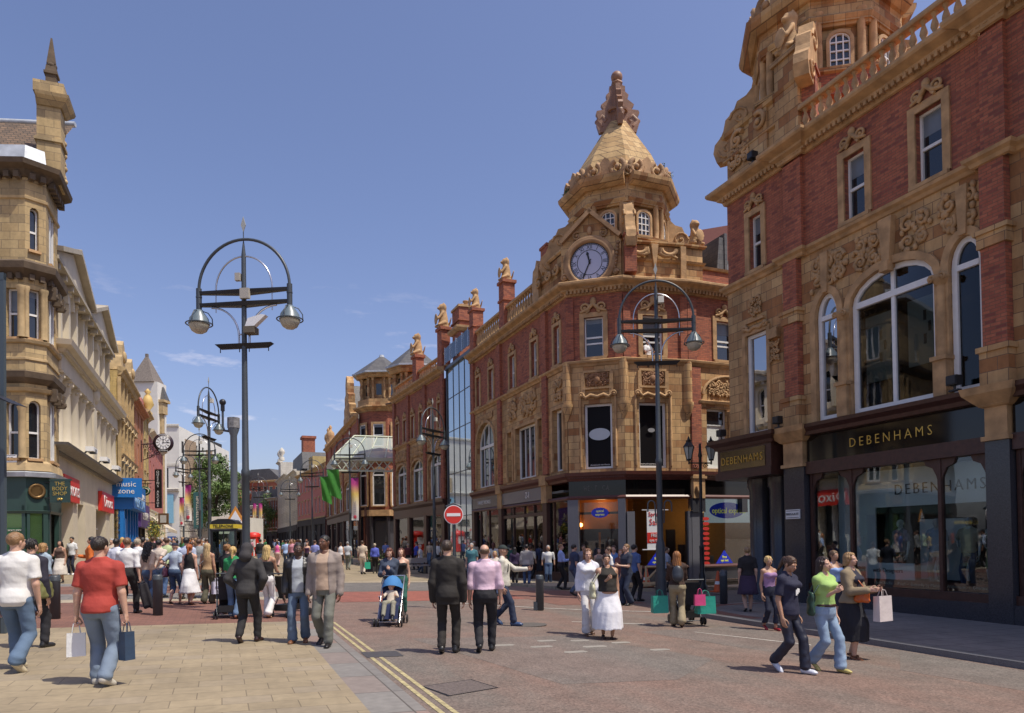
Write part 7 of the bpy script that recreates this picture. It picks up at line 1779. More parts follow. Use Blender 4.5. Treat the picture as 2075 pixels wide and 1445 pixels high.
m = MB(); m.box(-1.2, 0.6, -0.03, 0.03, 6.55, 6.6); m.tube([(0, 0, 6.35), (0, 0, 6.58)], 0.02, 5); m.build('bracket', M['iron_dark'], hs)
hs = thing('hanging_sign', 'small square brown framed hanging sign under the arcade sign', 'sign', (-27.9, 57.4, 0), 0); m = MB(); m.box(-0.45, 0.35, -0.06, 0.06, 3.5, 4.4); m.build('panel', mat('brown_frame', (0.16, 0.09, 0.04), 0.5), hs); m = MB(); m.box(-0.3, 0.2, -0.07, -0.06, 3.65, 4.25); m.build('sign_face', M['off_white'], hs)
hs = thing('shop_awning', 'cream shop blind leaning out low on the left side beyond the purple sign', 'awning', (*sn(72, -5.6)[:2], 0), ANG_L); m = MB(); m.add([(0, 0.4, 4.6), (14, 0.4, 4.6), (14, -1.2, 3.4), (0, -1.2, 3.4)], [(0, 1, 2, 3)]); m.box(0, 14, -1.22, -1.18, 3.1, 3.4); m.build('canvas', M['cream'], hs); m = MB(); m.tube([(0, -1.2, 3.4), (0, 0.3, 3.1)], 0.03, 5); m.tube([(14, -1.2, 3.4), (14, 0.3, 3.1)], 0.03, 5); m.build('arm', M['steel'], hs)
hb = thing('hanging_basket', 'hanging basket of green and yellow flowers under the purple shop sign', 'hanging basket', (*sn(66.5, -5.1)[:2], 3.1), 0)
rnd = random.Random(5); m = MB(); m.cur = 0
for i in range(420):
 c = Vector((rnd.gauss(0, .32), rnd.gauss(0, .32), rnd.gauss(0, .40))); d = Vector([rnd.uniform(-1, 1) for _ in range(3)]).normalized()*0.09; q = Vector([rnd.uniform(-1, 1) for _ in range(3)]).normalized()*0.05; m.cur = 1 if rnd.random() < 0.3 else 0; m.add([c-d, c+q, c+d, c-q], [(0, 1, 2, 3)])
m.build('flowers', [M['leaf'], mat('yellow_flowers', (0.55, 0.45, 0.06), 0.6)], hb); m = MB(); m.tube([(0, 0, 0.2), (0, 0, 0.9), (-0.6, -.25, 0.9)], 0.02, 5); m.build('bracket', M['iron_dark'], hb)
BST = [(0.0, (0.72, 0.72, 0.70)), (0.30, (0.72, 0.66, 0.55)), (0.62, (0.70, 0.50, 0.12)), (0.85, (0.50, 0.06, 0.22)), (1.0, (0.34, 0.02, 0.22))]
def banner(x, Y, z0, z1, w_, lab_, rz=0.0, dz=0, seed=0):
 X = (x-CX)/F_PX*Y
 t = thing('street_banner', lab_, 'banner', (X, Y-0.15, 0), rz, 'magenta yellow and white street banners')
 m = MB(); n = 8; vs = []
 for j in range(n+1):
  for i in range(5): vs.append((-w_/2+w_*i/4, 0.05*math.sin(i*1.3+j*0.6+seed), z0+(z1-z0)*j/n))
 m.add(vs, [(j*5+i, j*5+i+1, (j+1)*5+i+1, (j+1)*5+i) for j in range(n) for i in range(4)], True)
 m.build('cloth', ramp_mat('banner_print', BST, z0, z1), t)
 m = MB(); m.box(-w_/2-0.05, w_/2+0.05, -0.02, 0.02, z1, z1+0.05); m.box(-w_/2-0.05, w_/2+0.05, -0.02, 0.02, z0-0.06, z0); m.build('rod', M['iron_dark'], t)
 hr = MB(); hr.ball((0, -0.07, z0+0.25), 0.12, 0.01, 0.14, 10, 6); hr.build('heart_print', mat('red_print', (0.5, 0.05, 0.08), 0.5), t)
 a = text('lettering', 'LEEDS', 0.3, mat('faint_print', (0.42, 0.38, 0.42), 0.6), t, (0.0, -0.07, z0+(z1-z0)*0.32)); a.rotation_euler = (R(90), R(-90), 0); return t
banner(721, 52.6, 3.45, 6.56, 0.52, 'magenta yellow and white banner on the lamp post before the glass canopy')
banner(384, 50, 3.5, 6.0, 0.42, 'larger magenta yellow and white banner on the left side by the white stone block', 0.05, seed=2)
banner(370, 66, 3.6, 6.2, 0.4, 'smaller magenta and yellow banner left of the larger one on the left side', 0.1, seed=3)
banner(517, 89, 3.8, 6.9, 0.42, 'left one of the two small distant banners in the middle of the street', 0, seed=4)
banner(529, 89, 3.8, 6.9, 0.42, 'right one of the two small distant banners in the middle of the street', 0, seed=5)
gr = mat('green_flag_cloth', (0.035, 0.20, 0.018), 0.7, noise=0.15)
def flag(x, Y, z0, z1, w_, lab_, sk):
 X = (x-CX)/F_PX*Y; t = thing('green_flag', lab_, 'flag', (X, Y, 0), 0, 'green flags')
 m = MB(); n = 10; vs = []
 for j in range(n+1):
  q = j/n
  for i in range(9):
   vs.append((-w_/2+w_*i/8+sk*(1-q)*0.5, 0.05*math.sin(i*0.9+j*0.5), z0+(z1-z0)*q+0.35*(i/8-0.5)*(1-q)*-1))
 m.add(vs, [(j*9+i, j*9+i+1, (j+1)*9+i+1, (j+1)*9+i) for j in range(n) for i in range(8)], True); m.build('cloth', gr, t)
 m = MB(); m.tube([(-w_/2-0.1, 0, z1+0.04), (w_/2+0.3, 0, z1+0.04)], 0.03, 6); m.build('pole', M['iron'], t)
flag(676, 50, 5.0, 6.95, 0.82, 'right hand green flag hanging before the terracotta building', 0.35)
flag(660, 51.5, 4.75, 6.6, 0.7, 'left hand green flag partly behind the other', 0.25)
tb = thing('hanging_banner', 'dark teal hanging banner with pale letters right of the pink banners', 'banner', (-34.2, 78, 0), 0); m = MB(); m.box(-0.5, 0.5, -0.02, 0.02, 3.6, 7.6); m.build('cloth', mat('teal_cloth', (0.03, 0.12, 0.13), 0.6), tb); a = text('lettering', 'WATERSTONES', 0.5, M['off_white'], tb, (0, -0.04, 5.6), sx=0.9); a.rotation_euler = (R(90), R(-90), 0)
bus = thing('double_decker_bus', 'white and cream double decker bus end seen over the telephone kiosk', 'bus', (-31.5, 78, 0.6), 0)
m = MB(); m.box(-1.25, 1.25, 0, 9, 0.4, 4.3); m.build('body', M['white_render'], bus); m = MB(); m.box(-0.95, 0.95, -0.03, 0, 3.1, 3.9); m.box(-0.95, 0.95, -0.03, 0, 1.5, 2.4); m.build('windscreen', M['dark_glass'], bus); m = MB(); m.box(-1.2, -1.0, -0.05, 0, 2.5, 2.75); m.box(1.0, 1.2, -0.05, 0, 2.5, 2.75); m.box(-1.25, 1.25, -0.04, 0, 0.5, 1.0); m.build('stripe', M['red_sign'], bus)
for sx in (-1.0, 1.0): m = MB(); m.lathe([(0.45, -0.15), (0.45, 0.15)], (sx, 1.2, 0.45), 14, True, 'x'); m.build('wheel', M['black'], bus)
rk = thing('red_kiosk', 'red and white kiosk with a rounded roof far down the left pavement', 'kiosk', (-26.4, 72.5, 0.65), 0); m = MB(); m.box(-0.55, 0.55, 0, 1, 0, 1.9); m.lathe([(0.75, 1.9), (0.75, 2.2), (0.5, 2.35), (0.1, 2.4)], (0, 0.5, 0), 12); m.build('body', M['red_sign'], rk); m = MB(); m.box(-0.4, 0.4, -0.02, 0, 0.9, 1.7); m.build('panel', M['white'], rk)
# Victorian twin lantern by the opticians
vl = thing('twin_lantern_post', 'black Victorian lamp post with two glazed lanterns beside the opticians', 'street lamp', (7.22, 27.27, gz(7.2, 27.3)+0.1), R(10)); vl.scale = (1.05, 1.05, 1.06)
m = MB(); m.lathe([(0.17, 0), (0.17, 0.12), (0.12, 0.2), (0.13, 0.5), (0.085, 0.62), (0.085, 1.5), (0.10, 1.54), (0.06, 1.6), (0.055, 4.75), (0.08, 4.8), (0.05, 4.95), (0.04, 5.25)], (0, 0, 0), 14); m.build('post', M['iron_dark'], vl)
m = MB(); m.tube([(-0.43, 0, 4.55), (0.43, 0, 4.55)], 0.025, 6)
for s in (-1, 1): m.scroll(s*0.2, 4.44, 0.10, 0, 1.3, s, 0, 0.018, 10); m.tube([(s*0.43, 0, 4.5), (s*0.43, 0, 4.68)], 0.03, 6)
m.build('cross_arm', M['iron_dark'], vl)
for s in (-1, 1):
 m = MB()
 for i in range(6):
  a = math.pi/3*i; m.tube([(s*0.43+0.09*math.cos(a), 0.09*math.sin(a), 4.68), (s*0.43+0.2*math.cos(a), 0.2*math.sin(a), 5.12)], 0.012, 4)
 m.frus((s*0.43, 0), 0.23, 0.10, 5.12, 5.3, 6, 0); m.frus((s*0.43, 0), 0.10, 0.12, 5.3, 5.36, 6, 0); m.frus((s*0.43, 0), 0.07, 0.01, 5.36, 5.52, 6, 0); m.frus((s*0.43, 0), 0.10, 0.10, 4.64, 4.69, 6, 0)
 lh = m.build('lantern', M['iron_dark'], vl); m = MB(); m.frus((s*0.43, 0), 0.085, 0.185, 4.69, 5.12, 6, 0); m.build('glass', mat('lantern_glass', (0.42, 0.46, 0.42), 0.15), lh)
def cone(x, y, lab_):
 t = thing('traffic_cone', lab_, 'traffic cone', (x, y, gz(x, y)+0.1), 0.3, 'orange traffic cones')
 m = MB(); m.lathe([(0.17, 0.03), (0.04, 0.75), (0.035, 0.76)], (0, 0, 0), 16); m.box(-0.22, 0.22, -0.22, 0.22, 0, 0.035); m.build('cone_body', mat('orange_cone_plastic', (0.62, 0.10, 0.02), 0.5), t)
 m = MB(); m.lathe([(0.125, 0.28), (0.085, 0.50)], (0, 0, 0), 16); m.build('white_band', M['white'], t)
cone(5.28, 28.3, 'orange traffic cone left of the wooden trestle'); cone(7.45, 26.0, 'orange traffic cone with white band right of the woman with the pushchair')
tim = mat('pale_timber', (0.50, 0.36, 0.20), 0.7, noise=0.15)
t = thing('wooden_trestle', 'pale timber trestle frame standing outside the opticians', 'trestle', (5.5, 28.1, gz(5.5, 28)+0.1), 0.3)
m = MB()
for a, b in (((-0.3, 0, 0), (-0.3, 0, 0.85)), ((0.25, 0, 0), (0.32, 0, 0.8)), ((-0.3, 0.5, 0), (-0.3, 0.4, 0.85)), ((-0.3, 0, 0.82), (0.35, 0, 0.80)), ((-0.3, 0.05, 0.25), (0.28, 0, 0.78))): m.tube([a, b], 0.045, 4, False)
m.build('frame', tim, t)
for i, (x, y, z, ln, rz) in enumerate(((6.0, 28.0, 0.12, 2.3, 0.32), (6.6, 28.35, 0.18, 2.6, 0.30), (7.9, 28.6, 0.12, 2.2, 0.36), (7.4, 28.3, 0.24, 2.2, 0.40))):
 m = MB(); m.box(-ln, ln, -0.12, 0.12, -0.03, 0.07); o = m.build('timber_plank', tim); o.location = (x, y, gz(x, y)+z+.1); o.rotation_euler = (0, 0.0, rz)
 tag(o, ['lowest pale timber plank lying nearest the cone outside the opticians', 'long pale plank lying behind the lowest one outside the opticians', 'pale plank lying farthest right, behind the black lantern post', 'topmost pale plank resting on the others by the lantern post'][i], 'plank', 'pale planks stacked outside the opticians')
def bench(s, n, rz, lab_):
 p = sn(s, n); t = thing('stone_bench', lab_, 'bench', (p.x, p.y, gz(p.x, p.y)+0.01), rz, 'benches along the right side')
 m = MB(); m.box(-1.1, 1.1, -0.25, 0.25, 0.40, 0.48); m.build('seat', mat('grey_slats', (0.20, 0.18, 0.17), 0.6), t); m = MB(); m.box(-1.1, 1.1, 0.22, 0.27, 0.55, 0.85); m.build('backrest', mat('grey_slats_b', (0.22, 0.20, 0.19), 0.6), t)
 for x in (-0.95, 0.95): m = MB(); m.box(x-0.05, x+0.05, -0.25, 0.27, 0, 0.4); m.box(x-0.04, x+0.04, 0.2, 0.26, 0.4, 0.6); m.build('leg', M['iron_dark'], t)
bench(38, 9.4, ANG_X, 'grey slatted bench behind the man in the black suit'); bench(33.5, 11.8, ANG_X+0.4, 'grey slatted bench right of the pink shirted man near the shop windows')
p = sn(41, 8.0); t = thing('shrub_planter', 'low grey planter with a green shrub behind the blue jacket woman', 'planter', (p.x, p.y, gz(p.x, p.y)), 0)
m = MB(); m.frus((0, 0), 0.45, 0.6, 0, 0.6, 12); m.build('tub', M['granite'], t)
rnd = random.Random(8); m = MB()
for i in range(500):
 c = Vector((rnd.gauss(0, .3), rnd.gauss(0, .3), 0.8+rnd.gauss(0, .2))); d = Vector([rnd.uniform(-1, 1) for _ in range(3)]).normalized()*0.07; q = Vector([rnd.uniform(-1, 1) for _ in range(3)]).normalized()*0.035; m.add([c-d, c+q, c+d, c-q], [(0, 1, 2, 3)])
m.build('foliage', M['leaf'], t)
# ================================================================== PEOPLE
_cm = {}
def cloth(c, kind='cloth'):
 key = (c, kind)
 if key in _cm: return _cm[key]
 rough, ns, nb = {'cloth': (0.85, 0.10, 1.0), 'denim': (0.9, 0.22, 0.9), 'silk': (0.5, 0.06, 0.9), 'leather': (0.4, 0.1, 0.3), 'skin': (0.5, 0.05, 0.05), 'hair': (0.45, 0.35, 0.6)}[kind]
 m = mat(kind+'_tone', c, rough, noise=ns, nscale=3.0 if kind != 'hair' else 26, bump=nb, bscale=5.5 if kind != 'hair' else 55)
 if kind == 'skin':
  p = m.node_tree.nodes['Principled BSDF']; p.inputs['Subsurface Weight'].default_value = 0.08; p.inputs['Subsurface Radius'].default_value = (0.02, 0.008, 0.004)
 _cm[key] = m; return m
SK = {'pale': (0.55, 0.33, 0.235), 'tan': (0.42, 0.235, 0.15), 'brown': (0.135, 0.06, 0.035), 'dark': (0.075, 0.035, 0.022), 'plastic': (0.5, 0.5, 0.48)}
HR = {'black': (0.012, 0.010, 0.009), 'brown': (0.065, 0.032, 0.017), 'sandy': (0.23, 0.13, 0.06), 'blonde': (0.50, 0.34, 0.13), 'red': (0.32, 0.09, 0.025), 'ginger': (0.30, 0.12, 0.035), 'grey': (0.32, 0.31, 0.30), 'auburn': (0.10, 0.028, 0.016)}
def head_parts(h, fem):
 """canonical head: origin at the base of the neck, facing +y"""
 g = G((-.1, -.13, -.07), (.1, .14, .25), h)
 g.add(g.cone((0, -.02, -.06), (0, .0, .08), .052 if fem else .062, .048 if fem else .057), .02)
 g.add(g.ell((0, -.005, .150), (.074, .094, .088)), .03)
 g.add(g.ell((0, .035, .095), (.054 if fem else .060, .062, .066)), .03); g.add(g.ell((0, .075, .052), (.026, .022, .020)), .02)
 for s in (-1, 1):
  g.add(g.ell((s*.036, .062, .098), (.022, .022, .024)), .02); g.add(g.ell((s*.031, .080, .150), (.026, .014, .008)), .012)
  g.cut(-g.ell((s*.031, .101, .132), (.019, .016, .012)), .008)
  g.add(g.ell((s*.076, -.002, .122), (.012, .019, .031)), .006)
 g.add(g.cone((0, .088, .138), (0, .112, .106), .008, .014), .010); g.add(g.ell((0, .098, .078), (.024, .012, .007)), .008); g.cut(-g.ell((0, .112, .0775), (.022, .006, .0022)), .002)
 return g.mesh()
def eyes():
 o = []
 for s in (-1, 1):
  for r, yy, k in ((.0098, .0850, 0), (.0062, .0905, 1)):
   g = G((s*.031-.02, yy-.02, .110), (s*.031+.02, yy+.02, .155), .0035); g.add(g.ell((s*.031, yy, .133), (r, r, r*.8))); V, Q = g.mesh(); o.append((V, Q, k))
 g = G((-.03, .09, .065), (.03, .125, .09), .004); g.add(g.ell((0, .1065, .0785), (.021, .0065, .0065))); V, Q = g.mesh(); o.append((V, Q, 2)); return o
def hair_mesh(style, h):
 g = G((-.2, -.24, -.42), (.2, .16, .30), h)
 X, Y, Z = g.X, g.Y, g.Z
 base = g.ell((0, -.012, .158), (.086, .104, .094))
 line = lambda y0, z0, y1, z1: ((Y-y0)*(z1-z0)-(Z-z0)*(y1-y0))/math.hypot(z1-z0, y1-y0)
 face = line(-.02, .02, .095, .205)
 if style == 'bald':
  g.add(g.ell((0, -.012, .140), (.079, .098, .075))); g.cut(line(-.03, .03, .015, .16)); g.cut(Z-.165)
 elif style == 'shaved':
  g.add(g.ell((0, -.008, .153), (.0785, .098, .0905))); g.cut(line(-.02, .05, .088, .205))
 elif style == 'cap':
  g.add(g.ell((0, -.004, .160), (.088, .106, .092))); g.cut(.165-Z); g.add(g.ell((0, .115, .168), (.07, .075, .010)), .01)
 elif style == 'hood':
  g.add(g.ell((0, -.02, .14), (.10, .12, .12))); g.add(g.ell((0, -.10, .02), (.11, .09, .10)), .05); g.cut(line(-.0, -.05, .06, .24))
 else:
  g.add(base); g.cut(face, .01)
  w = .004*np.sin(X*140+Z*20)+.003*np.sin(Y*170+Z*12)
  if style in ('long', 'verylong', 'curly', 'bob', 'wavy'):
   L_ = {'long': -.12, 'verylong': -.26, 'curly': -.30, 'bob': .02, 'wavy': -.16}[style]; wd = {'curly': .135, 'bob': .098, 'wavy': .115}.get(style, .10)
   d = g.stack([(L_, 0, -.085, wd*.55, .035), (L_*.4, 0, -.07, wd, .05 if style != 'curly' else .09), (.10, 0, -.03, wd*.97, .085), (.17, 0, -.01, .088, .10), (.23, 0, -.01, .05, .07)])
   fc = line(-.03, -.5, .022, .17); g.add(np.maximum(d, Y-.045), .02)
   g.cut(-np.maximum(np.maximum(np.abs(X)-.064, .03-Y), Z-.20), .01)
   if style == 'curly': w = w*2.6+.008*np.sin(Z*75+X*30)*np.cos(Y*60)
  if style == 'ponytail':
   g.add(g.ell((0, -.11, .17), (.03, .03, .03)), .02); g.add(g.cone((0, -.125, .16), (.01, -.15, -.04), .032, .018), .02)
  if style == 'bun': g.add(g.ell((0, -.11, .20), (.042, .04, .04)), .01)
  if style == 'fluffy': w = w*1.8
  if style == 'short': w = w*.45
  g.F += w
 return g.mesh()
def hand_mesh(kind, h):
 """right hand hanging from the wrist at the origin, fingers down -z, palm facing -x, thumb forward +y"""
 g = G((-.07, -.06, -.20), (.05, .075, .04), h)
 g.add(g.cone((0, 0, .03), (0, 0, -.01), .027, .025)); g.add(g.ell((0, .0, -.05), (.017, .040, .048)), .02)
 curl = {'relaxed': 0.45, 'grip': 1.25, 'flat': .15}[kind]
 for i, (y, L_, r) in enumerate(((.030, .073, .0088), (.010, .082, .0092), (-.010, .076, .0088), (-.029, .060, .0078))):
  p = np.array((0, y, -.088)); a = curl*(0.55+0.08*i)
  for seg, f in enumerate((.45, .32, .23)):
   q = p+np.array((-math.sin(a), (y*.18 if kind == 'relaxed' else 0), -math.cos(a)))*L_*f; g.add(g.cone(p, q, r, r*.93), .004); p = q; a += curl*(.9 if seg == 0 else .75)
 p = np.array((-.006, .034, -.028));
 for d, L_, r in (((-.35, .55, -.72), .034, .0115), ((-.5 if kind == 'grip' else -.25, .25, -.85), .030, .0105), ((-.6 if kind == 'grip' else -.2, .0, -.9), .024, .0092)):
  d = np.array(d)/np.linalg.norm(d); q = p+d*L_; g.add(g.cone(p, q, r, r*.93), .006); p = q
 return g.mesh()
def shoe_mesh(kind):
 g = G((-.06, -.10, -.02), (.06, .22, .14), .0085)
 if kind == 'sandal':
  g.add(g.ell((0, .055, .006), (.046, .135, .012))); g.add(g.ell((0, .10, .03), (.046, .03, .022)), .005); g.add(g.ell((0, -.03, .03), (.040, .05, .022)), .01)
 else:
  b = {'trainer': .046, 'shoe': .040, 'pump': .036}[kind]
  g.add(g.cone((0, -.035, .045), (0, .12, .034), b, b*.92), .02); g.add(g.ell((0, .135, .03), (b, .06, .030)), .02)
  if kind != 'pump': g.add(g.cone((0, -.03, .05), (0, -.025, .10), b*.92, b*.9), .02)
  else: g.cut(-g.ell((0, .02, .075), (.03, .06, .03)), .01)
 g.cut(-g.Z+.0); return g.mesh()
_cache = {}
def canon(fn, *a):
 k = (fn.__name__,)+a
 if k not in _cache: _cache[k] = fn(*a)
 return _cache[k]
def frame(origin, zaxis, yaxis):
 z = np.array(zaxis, float); z /= np.linalg.norm(z); y = np.array(yaxis, float); y -= z*(y@z); y /= np.linalg.norm(y); x = np.cross(y, z)
 return np.stack([x, y, z], 1), np.array(origin, float)
def put(VQ, fr, sc=1.0, flip=False, k=0):
 V, Q = VQ[:2]; V = V*sc
 if flip: V = V*np.array((-1, 1, 1)); Q = Q[:, ::-1]
 return (V@fr[0].T+fr[1], Q, k)
def ik(a, b, l1, l2, pole):
 a = np.array(a, float); b = np.array(b, float); d = b-a; L_ = np.linalg.norm(d)
 if L_ > (l1+l2)*.999: b = a+d/L_*(l1+l2)*.999; d = b-a; L_ = np.linalg.norm(d)
 x = (l1*l1-l2*l2+L_*L_)/(2*L_); h = math.sqrt(max(0, l1*l1-x*x)); n = d/L_; p = np.array(pole, float); p -= n*(p@n); p /= np.linalg.norm(p)
 return a+n*x+p*h, b
ARMS = {'down': (.03, .02, -.315), 'fwd': (.025, .10, -.29), 'back': (.03, -.10, -.295), 'bag': (.045, .01, -.318), 'pocket': (.00, .05, -.24), 'push': (-.02, .215, -.19), 'phone': (-.09, .16, -.13), 'behind': (-.09, -.09, -.24), 'chest': (-.07, .13, -.09), 'out': (.03, .27, -.10), 'elbow': (-.02, .20, -.14), 'hip': (.02, .03, -.19)}
def person(lab, px, Y, head=0, H=1.75, w=1.0, fem=False, stride=.12, lead=1, arms=('down', 'down'), top='tee', tc=(0.5, 0.5, 0.5), tk='cloth', hem=.50, sleeve=.45, open_=None,
   bot='trousers', bc=(0.02, 0.02, 0.025), bk='cloth', flare=0.0, bhem=None, hair='short', hc='brown', skin='pale', shoe='shoe', shc=(0.02, 0.02, 0.02), turn=0, nod=0, pos=None, z=None, cat='person', grp=None, belly=0.0, floor=0.0):
 """one figure: body > (eyes); clothes, hair and shoes are its parts. Returns the thing and where its hands are"""
 if pos is None: X = (px-CX)/F_PX*Y; pos = (X, Y)
 gzv = gz(*pos)+floor if z is None else z; H *= 1.012
 rz = R(-head)
 t = thing('mannequin' if cat == 'mannequin' else 'person', lab, cat, (pos[0], pos[1], gzv), rz, grp)
 h = max(.013, Y*.00115); near = Y < 22
 sm = cloth(SK[skin], 'skin'); sh = (.088 if fem else .103)*H*(1+(w-1)*.6); f = stride
 # legs
 hz = .508*H-.35*f*f*H; an = []
 for s in (-1, 1):
  d = f*lead*s; back = d < 0
  an.append((np.array((s*.055*H*(1 if not fem else .75), d*H, (.045+(max(0, -d)*.38))*H)), -min(1.1, max(0, -d)*5.2)))
 knees = []; hips = []
 for s, (a, pt) in zip((-1, 1), an):
  hp = np.array((s*.050*H*w, 0, hz)); kn, a2 = ik(hp, a, .245*H, .235*H, (s*.1, 1, 0)); hips.append(hp); knees.append(kn)
 dz = hz-.508*H                                             # the pelvis sinks a little as the stride opens
 def rows(inf, lo, hi):
  wd = w
  T = [(.455, .062, .060, 0), (.50, .094 if fem else .086, .078, -.008), (.54, .098 if fem else .087, .076, -.006), (.60, .077 if fem else .083, .060, .004), (.63, .074 if fem else .085, .058, .006), (.70, .084 if fem else .096, .066, .006), (.745, .092 if fem else .104, .078 if fem else .070, .012 if fem else .006), (.785, .090 if fem else .103, .056, -.002), (.808, .066 if fem else .078, .044, -.006), (.826, .042, .037, -.006), (.86, .032, .031, -.004)]
  T = [(q, a*wd, b*(1+(wd-1)*1.2)+(belly if .5 < q < .68 else 0), c+(belly*.6 if .5 < q < .68 else 0)) for q, a, b, c in T]
  out = [(q*H+dz, 0, c*H, a*H+inf, b*H+inf) for q, a, b, c in T if lo-1e-6 <= q <= hi+1e-6]
  qs = [q for q, *_ in T]
  for q in (lo, hi):
   if all(abs(q-x) > 1e-4 for x in qs): out.append((q*H+dz, 0, np.interp(q, qs, [r[3] for r in T])*H, np.interp(q, qs, [r[1] for r in T])*H+inf, np.interp(q, qs, [r[2] for r in T])*H+inf))
  return sorted(out)
 shz = .786*H+dz; hands = []; arm = []
 for s, pose in zip((-1, 1), arms):
  S0 = np.array((s*sh, -.004*H, shz)); o = np.array(ARMS[pose] if isinstance(pose, str) else pose)*H; o[0] *= s
  el, wr = ik(S0, S0+o, .168*H, .155*H, (s*(.9 if pose in ('hip', 'pocket') else .35), -1, -.2)); arm.append((S0, el, wr)); hands.append(wr)
 lo = np.minimum.reduce([p for a in arm for p in a]+[np.array((-.2, -.25, 0))]+[a for a, _ in an])-.12*H; hi = np.maximum.reduce([p for a in arm for p in a]+[np.array((.2, .2, .87*H))]+[a for a, _ in an])+.10*H; lo[2] = 0; hi[2] = .88*H
 inf = .009*H if top != 'jacket' else .014*H
 wob = lambda g, a, sx=1.0: a*(np.sin(g.X*31*sx+g.Z*19+px)*np.sin(g.Y*27-g.Z*23+px*.3)+.6*np.sin(g.Z*38+g.X*22*np.sign(g.X+1e-9)+g.Y*30))
 # body
 show_l = bot in ('skirt', 'capri', 'shorts', 'dress') or (bhem is not None and bhem > .08)
 g = G(lo if show_l else (lo[0], lo[1], .42*H), hi, h)
 g.add(g.stack(rows(-.004, .455, .855)));
 for s, (a, b, c) in zip((-1, 1), arm):
  g.add(g.cone((s*.028*H, -.006*H, .834*H+dz), a+np.array((-s*.012*H, 0, .012*H)), .020*H, .020*H), .02); g.add(g.ell(a, (.031*H, .034*H, .033*H)), .03); g.add(g.cone(a, b, .026*H*w, .0215*H*w), .03); g.add(g.cone(b, c, .0225*H*w, .0145*H), .012)
 if show_l:
  for hp, kn, (a, _) in zip(hips, knees, an): g.add(g.cone(hp if bot != 'trousers' else kn, kn, .043*H*w if bot != 'trousers' else .03*H, .031*H), .02); m_ = kn*.6+a*.4+np.array((0, -.012*H, 0)); g.add(g.cone(kn, m_, .030*H, .033*H), .02); g.add(g.cone(m_, a, .032*H, .020*H), .02)
 V, Q = g.mesh(); pcs = [(V, Q, 0)]
 nb = np.array((0, -.004*H, .850*H+dz)); ht = R(turn); hdir = np.array((-math.sin(-ht), math.cos(ht), -math.tan(R(nod)))); hfr = frame(nb, (math.sin(ht)*math.sin(R(nod)), math.cos(ht)*math.sin(R(nod)), 1), hdir); hs = H/1.75*(.97 if fem else 1.0)*.985
 hh = .007 if Y < 17 else .011 if Y < 32 else .018
 if hair != 'none': pcs.append(put(canon(head_parts, hh, fem), hfr, hs))
 else: pcs.append(put(canon(head_parts, hh, fem), hfr, hs*.98))
 for s, (a, b, c), pose in zip((-1, 1), arm, arms):
  dr = c-b; fr = frame(c, -dr, (0, 1, .25) if pose not in ('push', 'phone', 'out', 'chest', 'elbow') else (0, .3, 1))
  if pose != 'pocket': pcs.append(put(canon(hand_mesh, 'grip' if pose in ('bag', 'push', 'chest') else 'relaxed', .0055 if Y < 14 else .008 if near else .012), fr, H/1.75*.95, s < 0))
 body = sculpt('body', pcs, sm, t)
 if near and hair != 'none':
  sculpt('eyes', [put((V, Q), hfr, hs, k=k) for V, Q, k in canon(eyes)], [cloth((.38, .34, .31), 'skin'), M['black'], cloth(tuple(c*.8 for c in SK[skin][:1])+(SK[skin][1]*.5, SK[skin][2]*.5), 'skin')], body)
 # shirt, coat, dress
 tm = cloth(tc, tk)
 def garment(name, inf, hem_, slv, m_, opened=False, neck=True, straps=False, extra=0.0):
  g = G((lo[0], lo[1], max(0, hem_*H+dz-.05)), (hi[0], hi[1], .875*H), h)
  top_ = .855 if not straps else .765
  r_ = rows(inf, max(.455, hem_), top_)
  if hem_ < .56: r_ = [(z_, cx, cy, a_*(1+extra*(.6-z_/H)*2), b_*(1+extra*(.6-z_/H)*2)) if z_ < .6*H else (z_, cx, cy, a_, b_) for z_, cx, cy, a_, b_ in r_]
  if hem_ < .455: z0, _, cy, a_, b_ = r_[0]; r_ = [(hem_*H+dz, 0, cy, max(a_, .10*H*w), max(b_, .082*H))]+[(max(z_, hem_*H+dz+.002), c1, c2, max(a_, .098*H*w), max(b_, .08*H)) if z_ < .5*H else (z_, c1, c2, a_, b_) for z_, c1, c2, a_, b_ in r_]
  g.add(g.stack(r_, caps=True))
  if slv > 0:
   for s, (a, b, c) in zip((-1, 1), arm):
    g.add(g.cone((s*.030*H, -.006*H, .830*H+dz), a+np.array((-s*.012*H, 0, .010*H)), .020*H+inf*.8, .021*H+inf*.8), .02); g.add(g.ell(a, (.031*H+inf*.6, .035*H+inf*.6, .033*H+inf*.6)), .03)
    if slv < .6: e = a+(b-a)*(slv/.5)*.85; gg = g.cone(a, a+(b-a)*1.0, .026*H*w+inf, .028*H*w+inf*1.3); dv = (e-a)/np.linalg.norm(e-a); g.add(np.maximum(gg, (g.X-e[0])*dv[0]+(g.Y-e[1])*dv[1]+(g.Z-e[2])*dv[2]), .02)
    else: g.add(g.cone(a, b, .025*H*w+inf, .023*H*w+inf), .03); e = b+(c-b)*min(1, (slv-.5)*2); g.add(g.cone(b, e, .025*H*w+inf, .020*H*w+inf*.8), .02)
  if straps:
   for s in (-1, 1): g.add(g.cone((s*.055*H, .05*H, .755*H+dz), (s*.055*H, .0, .835*H+dz), .010, .010), .004); g.add(g.cone((s*.055*H, -.045*H, .755*H+dz), (s*.055*H, .0, .835*H+dz), .010, .010), .004)
  if fem and not opened:
   for s in (-1, 1): g.add(g.ell((s*.042*H, .066*H, .735*H+dz), (.040*H, .032*H, .036*H)), .03)
  if slv == 0 and not straps:
   for s in (-1, 1): g.cut(-g.ell((s*(sh+.012), 0, shz), (.034*H, .08*H, .05*H)), .01)
  g.F += wob(g, .0024)
